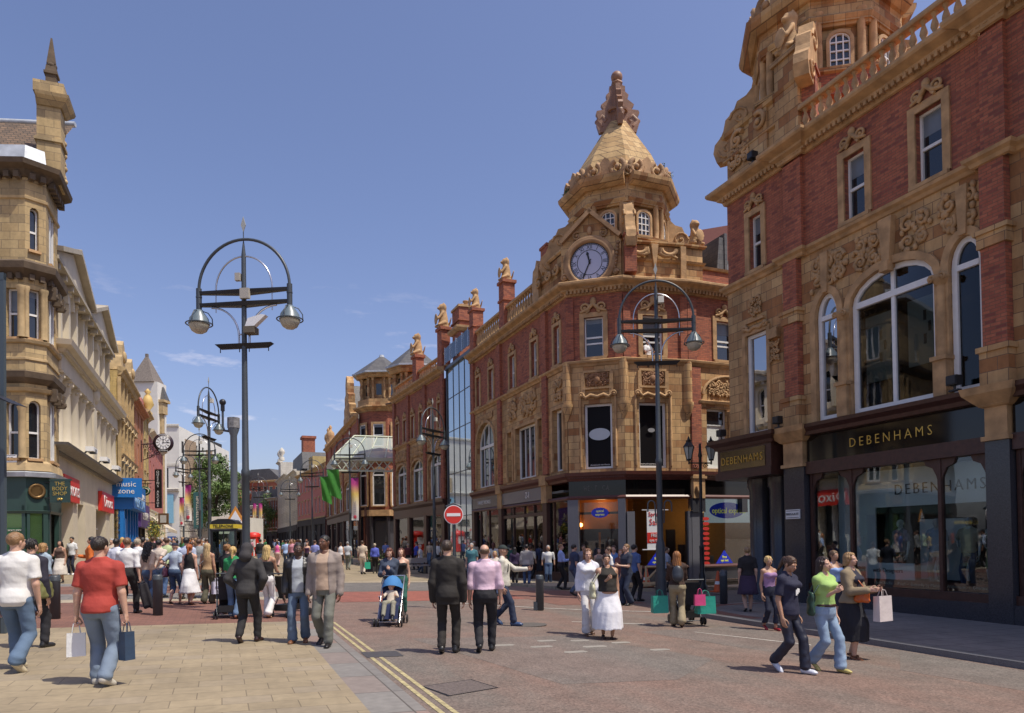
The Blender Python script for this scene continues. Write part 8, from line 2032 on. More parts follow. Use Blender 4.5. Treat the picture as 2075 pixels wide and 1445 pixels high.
  g.cut(hem_*H+dz-g.Z)
  if neck: g.cut(-g.ell((0, .035*H, .862*H+dz), (.040*H, .052*H, .045*H if not straps else .03)), .004)
  if opened: g.cut(-np.maximum(np.abs(g.X)-(.034+.02*(.8-g.Z/H))*H*(1.2 if fem else 1.35), -g.Y+.0), .01); g.cut(-(g.stack(rows(inf-.012*H*.8, .455, .80), caps=False)) if False else g.F)
  V, Q = g.mesh(); return sculpt(name, [(V, Q, 0)], m_, t)
 if open_:                                                  # a jacket left open over a shirt
  garment('shirt', .010*H, .50, .0, cloth(open_, 'cloth')); garment('jacket', inf, hem, sleeve, tm, opened=True, neck=True, extra=.15)
 elif top == 'straps': garment('top', .006*H, hem, 0, tm, straps=True, neck=False)
 elif top == 'vest': garment('top', .008*H, hem, 0, tm)
 elif top == 'jacket': garment('jacket', inf, hem, sleeve, tm, extra=.2)
 elif top: garment('shirt', inf, hem, sleeve, tm, extra=.15 if hem < .55 else 0)
 # trousers or skirt
 bm = cloth(bc, bk)
 if bot in ('trousers', 'capri', 'shorts'):
  b0 = bhem if bhem is not None else {'trousers': .030, 'capri': .17, 'shorts': .36}[bot]
  g = G((lo[0], lo[1], 0), (hi[0], hi[1], .64*H), h)
  g.add(g.stack(rows(.010, .455, .60)));
  for s, hp, kn, (a, _) in zip((-1, 1), hips, knees, an):
   g.add(g.cone(hp+np.array((0, -.012*H, .0)), kn, .051*H*w, .038*H*w), .03); ax = (a-kn)/np.linalg.norm(a-kn); fr_ = (.036+flare*.022)*H
   g.add(g.cone(kn, a-ax*.015*H, .039*H*w, fr_), .02); e = a+ax*(.02*H if bhem is None else 0)
  g.F += wob(g, .003, 1.2)+.003*np.sin(g.Z*60+g.X*20)*np.exp(-np.maximum(0, g.Z-.1*H)*9)
  g.cut(g.Z-(.60*H+dz)); g.cut(b0*H-g.Z)
  V, Q = g.mesh(); sculpt('trousers', [(V, Q, 0)], bm, t)
 elif bot in ('skirt', 'dress'):
  b0 = bhem or .12; g = G((-.35*H, -.35*H, b0*H-.05), (.35*H, .35*H, .64*H), h)
  spread = max(.115+abs(f)*.8, .115+flare*.08)*H
  g.add(g.stack([(b0*H, 0, 0, spread*.95, spread), (.32*H, 0, 0, (.112+flare*.03)*H*w, (.118+abs(f)*.6+flare*.03)*H), (.50*H, 0, -.006*H, .108*H*w, (.094+belly)*H), (.545*H+dz, 0, -.002*H, .105*H*w, (.088+belly*1.3)*H), (.60*H+dz, 0, .004*H, .083*H*w, (.068+belly*1.3)*H)]))
  th = np.arctan2(g.Y, g.X); g.F += (.006*np.sin(th*7+g.Z*5+np.sin(g.Z*9))+.003*np.sin(th*17-g.Z*9))*np.clip((.52*H-g.Z)/.3, 0, 1)
  V, Q = g.mesh(); sculpt('skirt', [(V, Q, 0)], bm, t)
 for s, (a, pt) in zip((-1, 1), an):
  fr = frame((a[0], a[1], a[2]-.045*H), (s*.0, math.sin(-pt)*1.0, math.cos(pt)), (s*.12, math.cos(pt), math.sin(pt)))
  if cat != 'mannequin': sculpt('shoe', [put(canon(shoe_mesh, shoe), fr, H/1.75*(.92 if fem else 1.05))], cloth(shc, 'leather'), t)
 if hair not in ('none',):
  st = {'short': 'short'}.get(hair, hair)
  sculpt('cap' if hair == 'cap' else 'hood' if hair == 'hood' else 'hair', [put(canon(hair_mesh, st, .0085 if near else .016), hfr, hs*1.01)], cloth(HR[hc] if isinstance(hc, str) else hc, 'hair' if hair not in ('cap', 'hood') else 'cloth'), t)
 Mw = Matrix.Translation((pos[0], pos[1], gzv)) @ Matrix.Rotation(rz, 4, 'Z')
 return t, [Mw @ Vector((a+(a-b)/np.linalg.norm(a-b)*.07).tolist()) for (S0, b, a) in arm], Mw
# ---- things people carry
def paper_bag(loc, lab, c, w=.26, hh=.32, d=.11, rz=0.3, grp=None, stripes=None, handle=.13):
 t = thing('shopping_bag', lab, 'bag', (loc[0], loc[1], loc[2]-handle-hh), rz, grp)
 m = MB(); m.add([(-w/2, -d/2, 0), (w/2, -d/2, 0), (w/2, d/2, 0), (-w/2, d/2, 0), (-w/2*.96, -d*.4, hh), (w/2*.96, -d*.4, hh), (w/2*.98, d*.42, hh*.97), (-w/2*.98, d*.42, hh*.98), (-w/2*1.02, 0, hh*.5), (w/2*.93, 0, hh*.5)], [(0, 3, 2, 1), (0, 1, 5, 4), (1, 2, 9), (1, 9, 5), (5, 9, 6), (2, 6, 9), (2, 3, 7, 6), (3, 8, 7), (3, 0, 8), (0, 4, 8), (4, 7, 8)])
 m.build('bag_body', cloth(c, 'silk'), t); m = MB()
 for y in (-d*.3, d*.3): m.tube([(-w*.22, y, hh*.97), (-w*.14, y*.5, hh+handle*.8), (0, 0, hh+handle), (w*.14, y*.5, hh+handle*.8), (w*.22, y, hh*.97)], .006, 5)
 m.build('handle', cloth(tuple(min(1, q*.9) for q in c), 'silk'), t)
 if stripes: m = MB(); m.box(-w*.3, w*.3, -d/2-.004, -d/2-.001, hh*.45, hh*.62); m.build('print', cloth(stripes, 'silk'), t)
 return t
def shoulder_bag(Mw, lab, c, x, y, z, r=(.16, .07, .13), sh=(.1, 0, 1.42)):
 t = thing('handbag', lab, 'bag', (0, 0, 0)); t.matrix_world = Mw @ Matrix.Translation((x, y, z))
 g = G((-r[1]*1.2, -r[0]*1.2, -r[2]*1.3), (r[1]*1.2, r[0]*1.2, r[2]*1.3), .014); g.add(g.stack([(-r[2], 0, 0, r[1]*.7, r[0]*.75), (-r[2]*.8, 0, 0, r[1], r[0]), (r[2]*.5, 0, 0, r[1]*.8, r[0]*.85), (r[2], 0, 0, r[1]*.35, r[0]*.6)])); g.F += .006*np.sin(g.Y*50)*np.sin(g.Z*40)
 V, Q = g.mesh(); sculpt('bag_body', [(V, Q, 0)], cloth(c, 'leather'), t)
 m = MB(); d = Vector(sh)-Vector((x, y, z)); m.tube([(0, -r[0]*.6, r[2]*.8), (d.x, d.y-.05, d.z*.95), (d.x, d.y, d.z+.01), (d.x, d.y+.05, d.z*.95), (0, r[0]*.6, r[2]*.8)], .010, 5); m.build('strap', cloth(tuple(q*.8 for q in c), 'leather'), t); return t
def backpack(Mw, lab, c, zc=1.2, s=1.0, y=-.21):
 t = thing('backpack', lab, 'bag', (0, 0, 0)); t.matrix_world = Mw @ Matrix.Translation((0, y, zc))
 g = G((-.17*s, -.12*s, -.25*s), (.17*s, .1*s, .25*s), .014); g.add(g.ell((0, 0, 0), (.145*s, .09*s, .22*s))); g.add(g.ell((0, -.05*s, -.07*s), (.12*s, .06*s, .11*s)), .02); V, Q = g.mesh(); sculpt('pack', [(V, Q, 0)], cloth(c, 'leather'), t)
 m = MB()
 for q in (-1, 1): m.tube([(q*.08, .04, .16*s), (q*.10, -y, .24*s), (q*.11, -y+.13, .13*s), (q*.12, -y+.12, -.05), (q*.10, -.0-y*.5, -.17)], .014, 5)
 m.build('strap', cloth((.02, .02, .02), 'leather'), t); return t
def pushchair(loc, rz, lab, c, hood=None, grp='pushchairs'):
 t = thing('pushchair', lab, 'pushchair', loc, rz, grp); m = MB()
 for s in (-.23, .23):
  m.tube([(s, .36, .08), (s, -.05, .55), (s, -.42, 1.0), (s, -.50, 1.02)], .013, 6); m.tube([(s, -.36, .08), (s, -.05, .50), (s, .12, .62)], .013, 6)
 m.tube([(-.23, -.5, 1.02), (.23, -.5, 1.02)], .016, 6); m.tube([(-.23, .36, .1), (.23, .36, .1)], .01, 5); m.tube([(-.23, -.36, .1), (.23, -.36, .1)], .01, 5); m.build('frame', M['steel'] if hood else M['iron'], t)
 for sx in (-.25, .25):
  for sy in (.38, -.38):
   m = MB()
   for q in (-.035, .035): m.lathe([(.03, -.012), (.085, -.014), (.092, 0), (.085, .014), (.03, .012)], (sx+q, sy, .092), 16, True, 'x')
   m.build('wheel', M['iron_dark'], t)
 m = MB(); m.prism([(-.30, .95), (-.26, .95), (-.10, .42), (.24, .40), (.34, .16), (.36, .16), (.28, .44), (.26, .46), (-.08, .48)], -.20, .20, 'yz'); m.build('seat', cloth(c, 'cloth'), t)
 m = MB(); m.box(-.2, .2, -.3, .15, .16, .3); m.build('basket', M['black'], t)
 if hood:
  m = MB(); vs = []; n = 8
  for i in range(n+1):
   a = math.pi*i/n
   for j in range(5): b = -.5+j*.42; vs.append((.23*math.cos(a), -.28+.30*math.sin(a)*math.sin(b)+.02, .72+.36*math.sin(a)*math.cos(b)*.9))
  m.add(vs, [(i*5+j, i*5+j+1, (i+1)*5+j+1, (i+1)*5+j) for i in range(n) for j in range(4)], True); m.build('hood', cloth(hood, 'cloth'), t)
 return t
W_, K_ = (.70, .70, .70), (.014, .013, .014)
DEN, DEN2, NAV = (.10, .16, .26), (.05, .085, .16), (.012, .015, .035)
# ---- front left
_, hd, Mr = person('broad man in a brick red t-shirt and pale jeans walking away with two bags', 203, 8.58, -4, 1.79, 1.16, stride=.07, lead=-1, arms=('bag', 'bag'), tc=(.36, .045, .032), hem=.49, bc=(.17, .22, .29), bk='denim', flare=.5, hc=(.022, .014, .010), shoe='trainer', shc=(.5, .47, .4), turn=14)
paper_bag(hd[0], 'white paper shopping bag in the left hand of the man in the red t-shirt', (.68, .68, .66), .20, .28, .10, .5)
paper_bag(hd[1], 'tall dark blue shopping bag in the right hand of the man in the red t-shirt', (.030, .055, .10), .13, .34, .12, 1.1)
_, hd, Mr = person('man in a plain white t-shirt and blue jeans striding away at the left edge', 33, 9.42, -8, 1.84, 1.12, stride=.13, lead=-1, arms=('down', 'down'), tc=(.66, .65, .62), hem=.47, bc=(.10, .155, .235), bk='denim', flare=.6, hc='sandy', shoe='trainer', shc=(.55, .48, .33), turn=25)
_, hd, Mr = person('black haired man in a dark navy jacket behind the man in the white t-shirt', 64, 11.3, 5, 1.74, 1.06, stride=.08, top='jacket', tc=(.02, .018, .032), hem=.46, sleeve=1, bc=(.02, .02, .025), hair='fluffy', hc='black')
shoulder_bag(Mr, 'olive green bag at the hip of the man in the navy jacket', (.16, .16, .06), .22, .0, .95, (.17, .07, .15), (.1, 0, 1.4))
_, hd, Mr = person('blonde woman in a pale blue patterned jacket and jeans, left of the first bollard', 88, 16.0, 20, 1.64, 1.0, True, .11, 1, ('down', 'down'), 'jacket', (.30, .38, .46), hem=.56, sleeve=.95, bc=DEN2, bk='denim', flare=.4, hair='bob', hc=(.30, .17, .06), shoe='pump', shc=(.12, .06, .03))
shoulder_bag(Mr, 'cream strap bag worn across the back of the blonde woman in the pale blue jacket', (.42, .36, .25), -.18, -.02, .95, (.11, .05, .09), (.08, 0, 1.34))
person('dark haired woman in a brown sleeveless top and long pale skirt facing us', 121, 27, 175, 1.63, 1.05, True, .05, 1, ('down', 'elbow'), 'vest', (.085, .05, .035), hem=.52, bot='skirt', bc=(.60, .55, .47), bhem=.20, flare=.6, hair='wavy', hc='black', skin='tan')
person('young man in a white short sleeved shirt and dark jeans standing by the cream pillar', 145, 33, 185, 1.76, .95, False, .02, 1, ('down', 'bag'), 'shirt', (.66, .68, .70), hem=.50, bc=NAV, hair='short', hc='black', skin='tan', shoe='trainer', shc=W_)
person('man in an orange and black jacket seen past the red t-shirt', 184, 23, 250, 1.78, 1.05, False, .05, 1, ('down', 'elbow'), 'jacket', (.55, .13, .02), hem=.52, sleeve=1, bc=K_, hair='short', hc='black', skin='tan')
_, hd, Mr = person('man in a white shirt and black trousers walking away carrying a dark coat', 258, 16.6, 0, 1.78, 1.06, False, .10, 1, ('fwd', 'bag'), 'shirt', W_, hem=.60, sleeve=.95, bc=K_, hair='short', hc=(.16, .09, .05), turn=-10)
t = thing('folded_coat', 'dark coat hanging from the hand of the man in the white shirt', 'coat', hd[1]+Vector((.08, 0, -.30)), .3)
g = G((-.2, -.1, -.36), (.2, .1, .3), .018); g.add(g.stack([(-.34, .10, 0, .10, .04), (-.1, .04, 0, .13, .05), (.25, 0, 0, .05, .04)])); g.F += .014*np.sin(g.X*40+g.Z*9); V, Q = g.mesh(); sculpt('cloth', [(V, Q, 0)], cloth((.018, .016, .02)), t)
person('man in a white shirt with dark trousers left of the coat carrier', 236, 20.5, 0, 1.74, 1.0, False, .06, 1, ('down', 'down'), 'shirt', (.62, .64, .72), hem=.5, sleeve=.95, bc=(.03, .035, .07), hc='black', skin='brown')
person('grey haired man in a white t-shirt beyond the coat carrier', 279, 21.5, 10, 1.74, 1.06, False, .06, -1, ('down', 'down'), 'tee', W_, hem=.5, bc=(.03, .03, .04), hair='fluffy', hc=(.34, .28, .2))
person('woman with long curly black hair, beige top and blue jeans walking away', 301, 18.5, 12, 1.68, 1.0, True, .14, -1, ('down', 'back'), 'shirt', (.50, .38, .27), hem=.56, sleeve=.95, bc=(.07, .12, .20), bk='denim', flare=.8, hair='curly', hc='black', skin='tan', shoe='pump', shc=(.1, .05, .02), turn=25)
person('man in a beige shirt with hands clasped behind his back', 322, 21.2, 5, 1.72, 1.06, False, .04, 1, ('behind', 'behind'), 'shirt', (.56, .48, .40), hem=.5, bc=(.08, .14, .28), bk='denim', hc='black')
person('man in a pale lime shirt in the left hand crowd', 338, 24, -5, 1.78, 1.08, False, .06, 1, ('down', 'down'), 'shirt', (.42, .50, .26), hem=.5, bc=K_, hc=(.08, .04, .02))
_, hd, Mr = person('woman in a navy cap, pale blue shirt and rolled blue jeans walking away', 354, 19.3, 4, 1.66, 1.0, True, .07, 1, ('hip', 'down'), 'shirt', (.40, .47, .56), hem=.55, bot='capri', bc=DEN2, bk='denim', hair='cap', hc=(.012, .015, .035), shoe='sandal', shc=(.06, .03, .02))
shoulder_bag(Mr, 'plum coloured shoulder bag of the woman in the navy cap', (.045, .012, .03), -.24, -.05, .86, (.15, .08, .13), (-.12, 0, 1.38))
person('large man in a pale blue shirt behind the red haired woman', 378, 20.8, 0, 1.80, 1.12, False, .05, 1, ('hip', 'down'), 'shirt', (.46, .52, .66), hem=.58, sleeve=.95, bc=K_, hc='black', skin='tan')
_, hd, Mr = person('red haired woman in a black sleeveless top and white calf length skirt', 384, 19.0, 0, 1.63, .98, True, .07, -1, ('down', 'down'), 'vest', K_, hem=.57, bot='skirt', bc=W_, bhem=.20, flare=.5, hair='ponytail', hc='red', shoe='pump', shc=(.08, .03, .02))
_, hd, Mr = person('woman with very long blonde hair, tan top and olive trousers walking away', 420, 19.4, 4, 1.66, .98, True, .05, 1, ('down', 'bag'), 'vest', (.38, .25, .13), hem=.55, bc=(.075, .07, .045), flare=.8, hair='verylong', hc=(.46, .33, .16), skin='tan')
paper_bag(hd[1], 'grey and white shopping bag in the right hand of the long haired blonde woman', (.50, .50, .60), .22, .34, .12, .9, handle=.10, stripes=(.2, .2, .3))
shoulder_bag(Mr, 'silver grey satchel at the left hip of the long haired blonde woman', (.26, .26, .28), -.25, -.05, .86, (.17, .06, .17), (.08, 0, 1.35))
person('man in a grey jacket behind the long haired blonde woman', 403, 24, 0, 1.76, 1.06, False, .04, 1, ('down', 'down'), 'jacket', (.26, .27, .26), hem=.5, sleeve=1, bc=K_, hc=(.09, .05, .03))
person('light brown haired woman in black, left of the green t-shirt', 461, 16.8, 10, 1.66, 1.0, True, .05, 1, ('elbow', 'push'), 'tee', K_, hem=.55, bc=K_, hair='bun', hc=(.26, .13, .05))
person('blonde woman in a bright green t-shirt and jeans pushing a pushchair', 472, 15.9, -10, 1.62, 1.0, True, .06, -1, ('push', 'push'), 'tee', (.02, .22, .075), hem=.55, bc=DEN, bk='denim', flare=.3, hair='ponytail', hc='blonde', shoe='pump', shc=(.4, .2, .12))
pushchair(on(-6.42, 16.15), .35, 'dark pushchair in front of the woman in the green t-shirt', (.02, .02, .025))
# ---- middle
_, hd, Mr = person('man in a black and grey hooded jacket and black trousers walking away, hands in pockets', 501, 12.26, 0, 1.72, 1.08, False, .10, 1, ('pocket', 'pocket'), 'jacket', (.035, .033, .033), hem=.48, sleeve=1, bc=(.016, .015, .016), hair='hood', hc=(.035, .032, .034), skin='brown', shoe='shoe', shc=(.03, .012, .01))
_, hd, Mr = person('blonde woman in a black strappy top and white trousers walking away', 541, 16.2, 6, 1.66, .98, True, .08, -1, ('push', 'push'), 'straps', K_, hem=.56, bc=(.68, .66, .64), flare=.7, hair='long', hc=(.52, .37, .15), skin='tan', shoe='sandal', shc=(.4, .25, .15))
pushchair(on(-5.18, 16.6), -.3, 'dark pushchair pushed by the blonde woman in white trousers', (.03, .028, .025))
_, hd, Mr = person('man in an open black jacket over a grey ribbed jumper and blue jeans, facing us', 604, 12.4, 172, 1.74, 1.0, False, .045, 1, ('pocket', 'down'), 'jacket', (.018, .017, .018), 'leather', .49, 1, (.38, .41, .44), 'trousers', (.10, .145, .215), 'denim', .6, hair='shaved', hc='black', skin='dark', shoe='shoe', shc=(.17, .07, .03), turn=-6)
_, hd, Mr = person('tall man in an open taupe jacket, beige shirt and grey trousers striding towards us', 657, 12.1, 182, 1.88, 1.08, False, .10, -1, ('down', 'down'), 'jacket', (.26, .215, .19), 'cloth', .42, 1, (.40, .29, .21), 'trousers', (.145, .148, .125), 'cloth', .3, hair='shaved', hc='black', skin='brown', shoe='shoe', shc=(.012, .010, .010), turn=22)
_, hd, Mr = person('auburn haired woman in a dark denim jacket looking down behind a blue pushchair', 789, 15.9, 178, 1.64, 1.0, True, .03, 1, ('chest', 'elbow'), 'jacket', (.045, .060, .095), 'denim', .50, 1, bc=(.02, .03, .05), hair='wavy', hc='auburn', shc=K_, nod=24)
person('red haired woman in a black top seen just behind the pushchair mother', 812, 17.3, 178, 1.62, .95, True, .02, 1, ('down', 'down'), 'straps', K_, hem=.56, bc=(.03, .12, .09), hair='long', hc='auburn')
PX = -2.60
pushchair(on(PX, 15.25), math.pi, 'blue hooded pushchair facing us with a small blond child in it', (.02, .03, .09), hood=(.05, .19, .42))
ch_ = thing('person', 'small blond child in a cream top and khaki trousers sitting in the blue pushchair', 'person', on(PX, 15.2), math.pi)
g = G((-.2, -.2, .2), (.22, .5, .95), .013); g.add(g.stack([(.46, 0, -.08, .10, .09), (.58, 0, -.12, .095, .07), (.70, 0, -.15, .085, .06), (.74, 0, -.15, .04, .04)]))
for s in (-1, 1): g.add(g.cone((s*.09, -.14, .69), (s*.15, -.02, .60), .034, .028), .02); g.add(g.cone((s*.15, -.02, .60), (s*.13, .10, .64), .028, .02), .02)
V, Q = g.mesh(); sculpt('shirt', [(V, Q, 0)], cloth((.55, .47, .38)), ch_)
g = G((-.2, -.2, .1), (.22, .5, .6), .013)
for s in (-1, 1): g.add(g.cone((s*.055, -.06, .47), (s*.09, .20, .48), .065, .055), .02); g.add(g.cone((s*.09, .20, .48), (s*.10, .33, .25), .052, .045), .02)
V, Q = g.mesh(); sculpt('trousers', [(V, Q, 0)], cloth((.26, .25, .19)), ch_)
fr = frame((0, -.15, .72), (0, 0, 1), (.35, 1, .2)); pc = [put(canon(head_parts, .007, True), fr, .82)]
for s in (-1, 1): pc.append(put(canon(hand_mesh, 'relaxed', .0055), frame((s*.13, .11, .645), (0, -1, 0), (0, 0, 1)), .55, s < 0))
sculpt('body', pc, cloth(SK['pale'], 'skin'), ch_); sculpt('hair', [put(canon(hair_mesh, 'fluffy', .0085), fr, .83)], cloth((.42, .25, .09), 'hair'), ch_)
for s in (-1, 1): sculpt('shoe', [put(canon(shoe_mesh, 'trainer'), frame((s*.10, .35, .19), (0, .5, .8), (0, .8, -.3)), .6)], cloth(K_, 'leather'), ch_)
_, hd, Mr = person('man in a black suit walking away beside the man in the pink shirt', 906, 11.45, 2, 1.81, 1.04, False, .055, 1, ('down', 'down'), 'jacket', (.019, .016, .014), 'cloth', .43, 1, bc=(.019, .016, .014), hair='short', hc=(.05, .032, .022), shoe='shoe', turn=12)
_, hd, Mr = person('bald man in a pale pink shirt and black trousers walking away', 981, 11.65, -2, 1.76, 1.14, False, .09, 1, ('down', 'down'), 'shirt', (.60, .43, .52), 'silk', .575, .97, bc=(.014, .014, .018), hair='bald', hc=(.13, .08, .045), turn=-2, belly=.012)
_, hd, Mr = person('man in a dark cap and cream jumper walking right with one arm out', 1019, 15.5, 100, 1.74, 1.02, False, .13, 1, ('out', 'down'), 'shirt', (.56, .54, .46), 'cloth', .48, 1, bc=(.022, .032, .065), bk='denim', flare=.3, hair='cap', hc=(.02, .03, .028), skin='tan', shoe='trainer', shc=(.03, .06, .14))
backpack(Mr, 'dark small backpack of the man in the cap and cream jumper', K_, 1.22, .7, -.17)
# ---- right of centre
_, hd, Mr = person('woman with straight brown hair in a white jacket and white trousers facing us', 1190, 14.0, 176, 1.70, .98, True, .06, 1, ('down', 'down'), 'jacket', (.66, .66, .72), 'cloth', .50, 1, (.68, .68, .70), 'trousers', (.64, .62, .62), 'cloth', .7, hair='long', hc=(.15, .065, .03), shoe='sandal', shc=(.1, .05, .03), nod=8)
_, hd, Mr = person('stout woman in a black vest top and long white skirt facing us', 1228, 13.5, 170, 1.61, 1.24, True, .04, -1, ('down', 'chest'), 'vest', (.022, .018, .014), 'cloth', .55, 0, bot='skirt', bc=(.72, .72, .76), bhem=.12, flare=.9, hair='short', hc=(.03, .014, .012), skin='tan', shoe='sandal', shc=(.04, .02, .02), turn=12, belly=.02)
shoulder_bag(Mr, 'cream shoulder bag hanging from the woman in the black vest top', (.52, .50, .33), .28, -.02, .92, (.12, .06, .16), (.15, .0, 1.30))
person('man with cropped hair in a navy t-shirt and loose jeans facing left', 1268, 20.9, 245, 1.80, 1.06, False, .04, 1, ('elbow', 'down'), 'tee', (.022, .028, .05), hem=.47, bc=(.025, .035, .065), bk='denim', flare=.9, hair='shaved', hc=(.20, .11, .05))
_, hd, Mr = person('man in a blue shirt and dark trousers standing behind the man in the navy t-shirt', 1285, 22.5, 60, 1.78, 1.06, False, .04, 1, ('down', 'down'), 'shirt', (.07, .12, .27), hem=.5, bc=K_, hc='black')
person('ginger haired woman half hidden behind the standing men', 1257, 22.8, 210, 1.62, 1.0, True, .02, 1, ('down', 'down'), 'shirt', (.16, .06, .05), hem=.5, sleeve=1, bc=DEN2, hair='wavy', hc='ginger')
person('man in a white t-shirt behind the stout woman', 1232, 21.5, 260, 1.70, 1.0, False, .02, 1, ('down', 'down'), 'tee', W_, hem=.5, bc=K_, hc='brown', skin='tan')
person('man in a mid blue shirt behind the stout woman', 1243, 23.5, 200, 1.74, 1.0, False, .02, 1, ('down', 'down'), 'tee', (.10, .20, .42), hem=.5, bc=K_, hc='brown')
person('dark haired woman in the shop doorway between the two women in white', 1213, 27.5, 180, 1.62, 1.0, True, .0, 1, ('down', 'down'), 'vest', (.25, .2, .16), hem=.5, bc=K_, hair='long', hc='black')
person('man in a pale blue shirt and black trousers walking right past the shop windows', 1136, 27.6, 85, 1.76, 1.0, False, .07, 1, ('down', 'elbow'), 'shirt', (.30, .40, .72), hem=.60, sleeve=.95, bc=K_, hair='shaved', hc=(.25, .14, .06))
person('man in a navy shirt with pale stripes walking right', 1163, 24.5, 70, 1.76, 1.12, False, .10, -1, ('down', 'down'), 'tee', (.03, .045, .09), hem=.48, bc=(.05, .08, .15), bk='denim', hc='black')
_, hd, Mr = person('woman with long ginger hair, brown top and khaki trousers pushing a buggy away', 1370, 15.6, 8, 1.66, 1.06, True, .09, -1, ('push', 'push'), 'shirt', (.045, .022, .015), hem=.55, sleeve=1, bc=(.29, .24, .15), flare=.9, hair='verylong', hc='ginger', shoe='shoe', shc=(.05, .02, .015))
backpack(Mr, 'small dark grey backpack on the ginger haired woman', (.035, .04, .05), 1.16, .85, -.19)
pc_ = pushchair(on(3.95, 16.35), .1, 'buggy mostly hidden by the ginger haired woman', (.03, .03, .035))
for i, (x, c, lb, ww) in enumerate(((3.22, (.02, .30, .22), 'teal carrier bag hanging on the left side of the buggy', .34), (4.22, (.02, .30, .22), 'teal carrier bag hanging on the right side of the buggy', .42), (4.05, (.62, .06, .20), 'small bright pink shopping bag on the right of the buggy', .24))):
 paper_bag((x, 15.75 - (.2 if i == 2 else 0), gz(x, 15.7)+(.80 if i < 2 else .85)), lb, c, ww, .38 if i < 2 else .24, .2 if i < 2 else .09, .1, 'carrier bags on the buggy' if i < 2 else None)
person('fair haired woman in a black top and dark purple skirt walking away in the shade', 1513, 18.2, 10, 1.66, 1.1, True, .06, 1, ('down', 'down'), 'tee', (.014, .012, .014), hem=.55, bot='skirt', bc=(.035, .02, .05), bhem=.27, flare=.6, hair='short', hc=(.25, .16, .08), shoe='pump', floor=.11)
person('short haired blonde woman in a lilac strapless top and navy trousers facing us', 1556, 15.3, 168, 1.58, .92, True, .07, -1, ('down', 'down'), 'straps', (.34, .20, .36), hem=.57, bc=NAV, bot='trousers', bhem=.09, hair='fluffy', hc=(.55, .38, .15), skin='tan', shoe='pump', shc=(.30, .02, .03), floor=.0)
_, hd, Mr = person('woman in a navy t-shirt with white trim and navy tracksuit trousers looking down', 1594, 10.2, 142, 1.67, 1.02, True, .12, -1, ('down', 'down'), 'tee', (.016, .017, .042), 'cloth', .485, .47, bc=(.014, .016, .032), bk='silk', flare=.35, hair='ponytail', hc=(.07, .035, .02), skin='tan', shoe='trainer', shc=(.58, .60, .66), nod=26, turn=4)
tr = MB()
for i in range(3): tr.box(-.05+.03*i, -.02+.03*i, .132+.004*i, .150, 1.14-.02*i, 1.27-.045*i)
tr.build('chest_print', M['white'], _)
_, hd, Mr = person('dark haired woman in a lime green polo shirt and pale jeans walking towards us', 1668, 10.35, 152, 1.66, 1.03, True, .11, -1, ('down', 'chest'), 'tee', (.33, .50, .15), 'cloth', .56, .40, bc=(.24, .33, .45), bk='denim', flare=.7, hair='long', hc=(.028, .014, .012), skin='pale', shoe='pump', shc=(.50, .42, .14), turn=-8)
shoulder_bag(Mr, 'slim dark green patterned bag under the arm of the woman in lime green', (.03, .07, .045), .27, -.02, .98, (.07, .04, .17), (.13, 0, 1.32))
bl = MB(); bl.tube([(.145*math.cos(a), .008+.115*math.sin(a), .952) for a in [2*math.pi*i/24 for i in range(24)]], .022, 6, closed=True); bl.build('belt', cloth((.05, .02, .015), 'leather'), _)
_, hd, Mr = person('fair haired woman in a khaki jacket over a long black dress, carrying bags', 1722, 11.55, 142, 1.71, 1.08, True, .035, 1, ('elbow', 'elbow'), 'jacket', (.24, .185, .115), 'cloth', .52, .95, (.018, .018, .035), 'skirt', (.012, .012, .018), 'cloth', .3, .17, 'bob', (.32, .19, .08), 'pale', 'sandal', (.22, .09, .04), turn=-4)
paper_bag(hd[0]+Vector((.04, 0, .0)), 'large white shopping bag held out by the woman in the khaki jacket', (.66, .58, .56), .32, .40, .12, .5, handle=.10)
shoulder_bag(Mr, 'bright orange handbag hanging in front of the woman in the khaki jacket', (.50, .10, .012), .10, .22, 1.02, (.13, .08, .10), (.09, .02, 1.40))
person('woman in a pale blue vest top behind the women in green and khaki', 1689, 14.6, 160, 1.62, .98, True, .05, 1, ('down', 'down'), 'straps', (.28, .40, .66), hem=.55, bot='skirt', bc=(.02, .02, .03), bhem=.3, hair='short', hc=(.14, .08, .04), skin='tan', floor=.11)
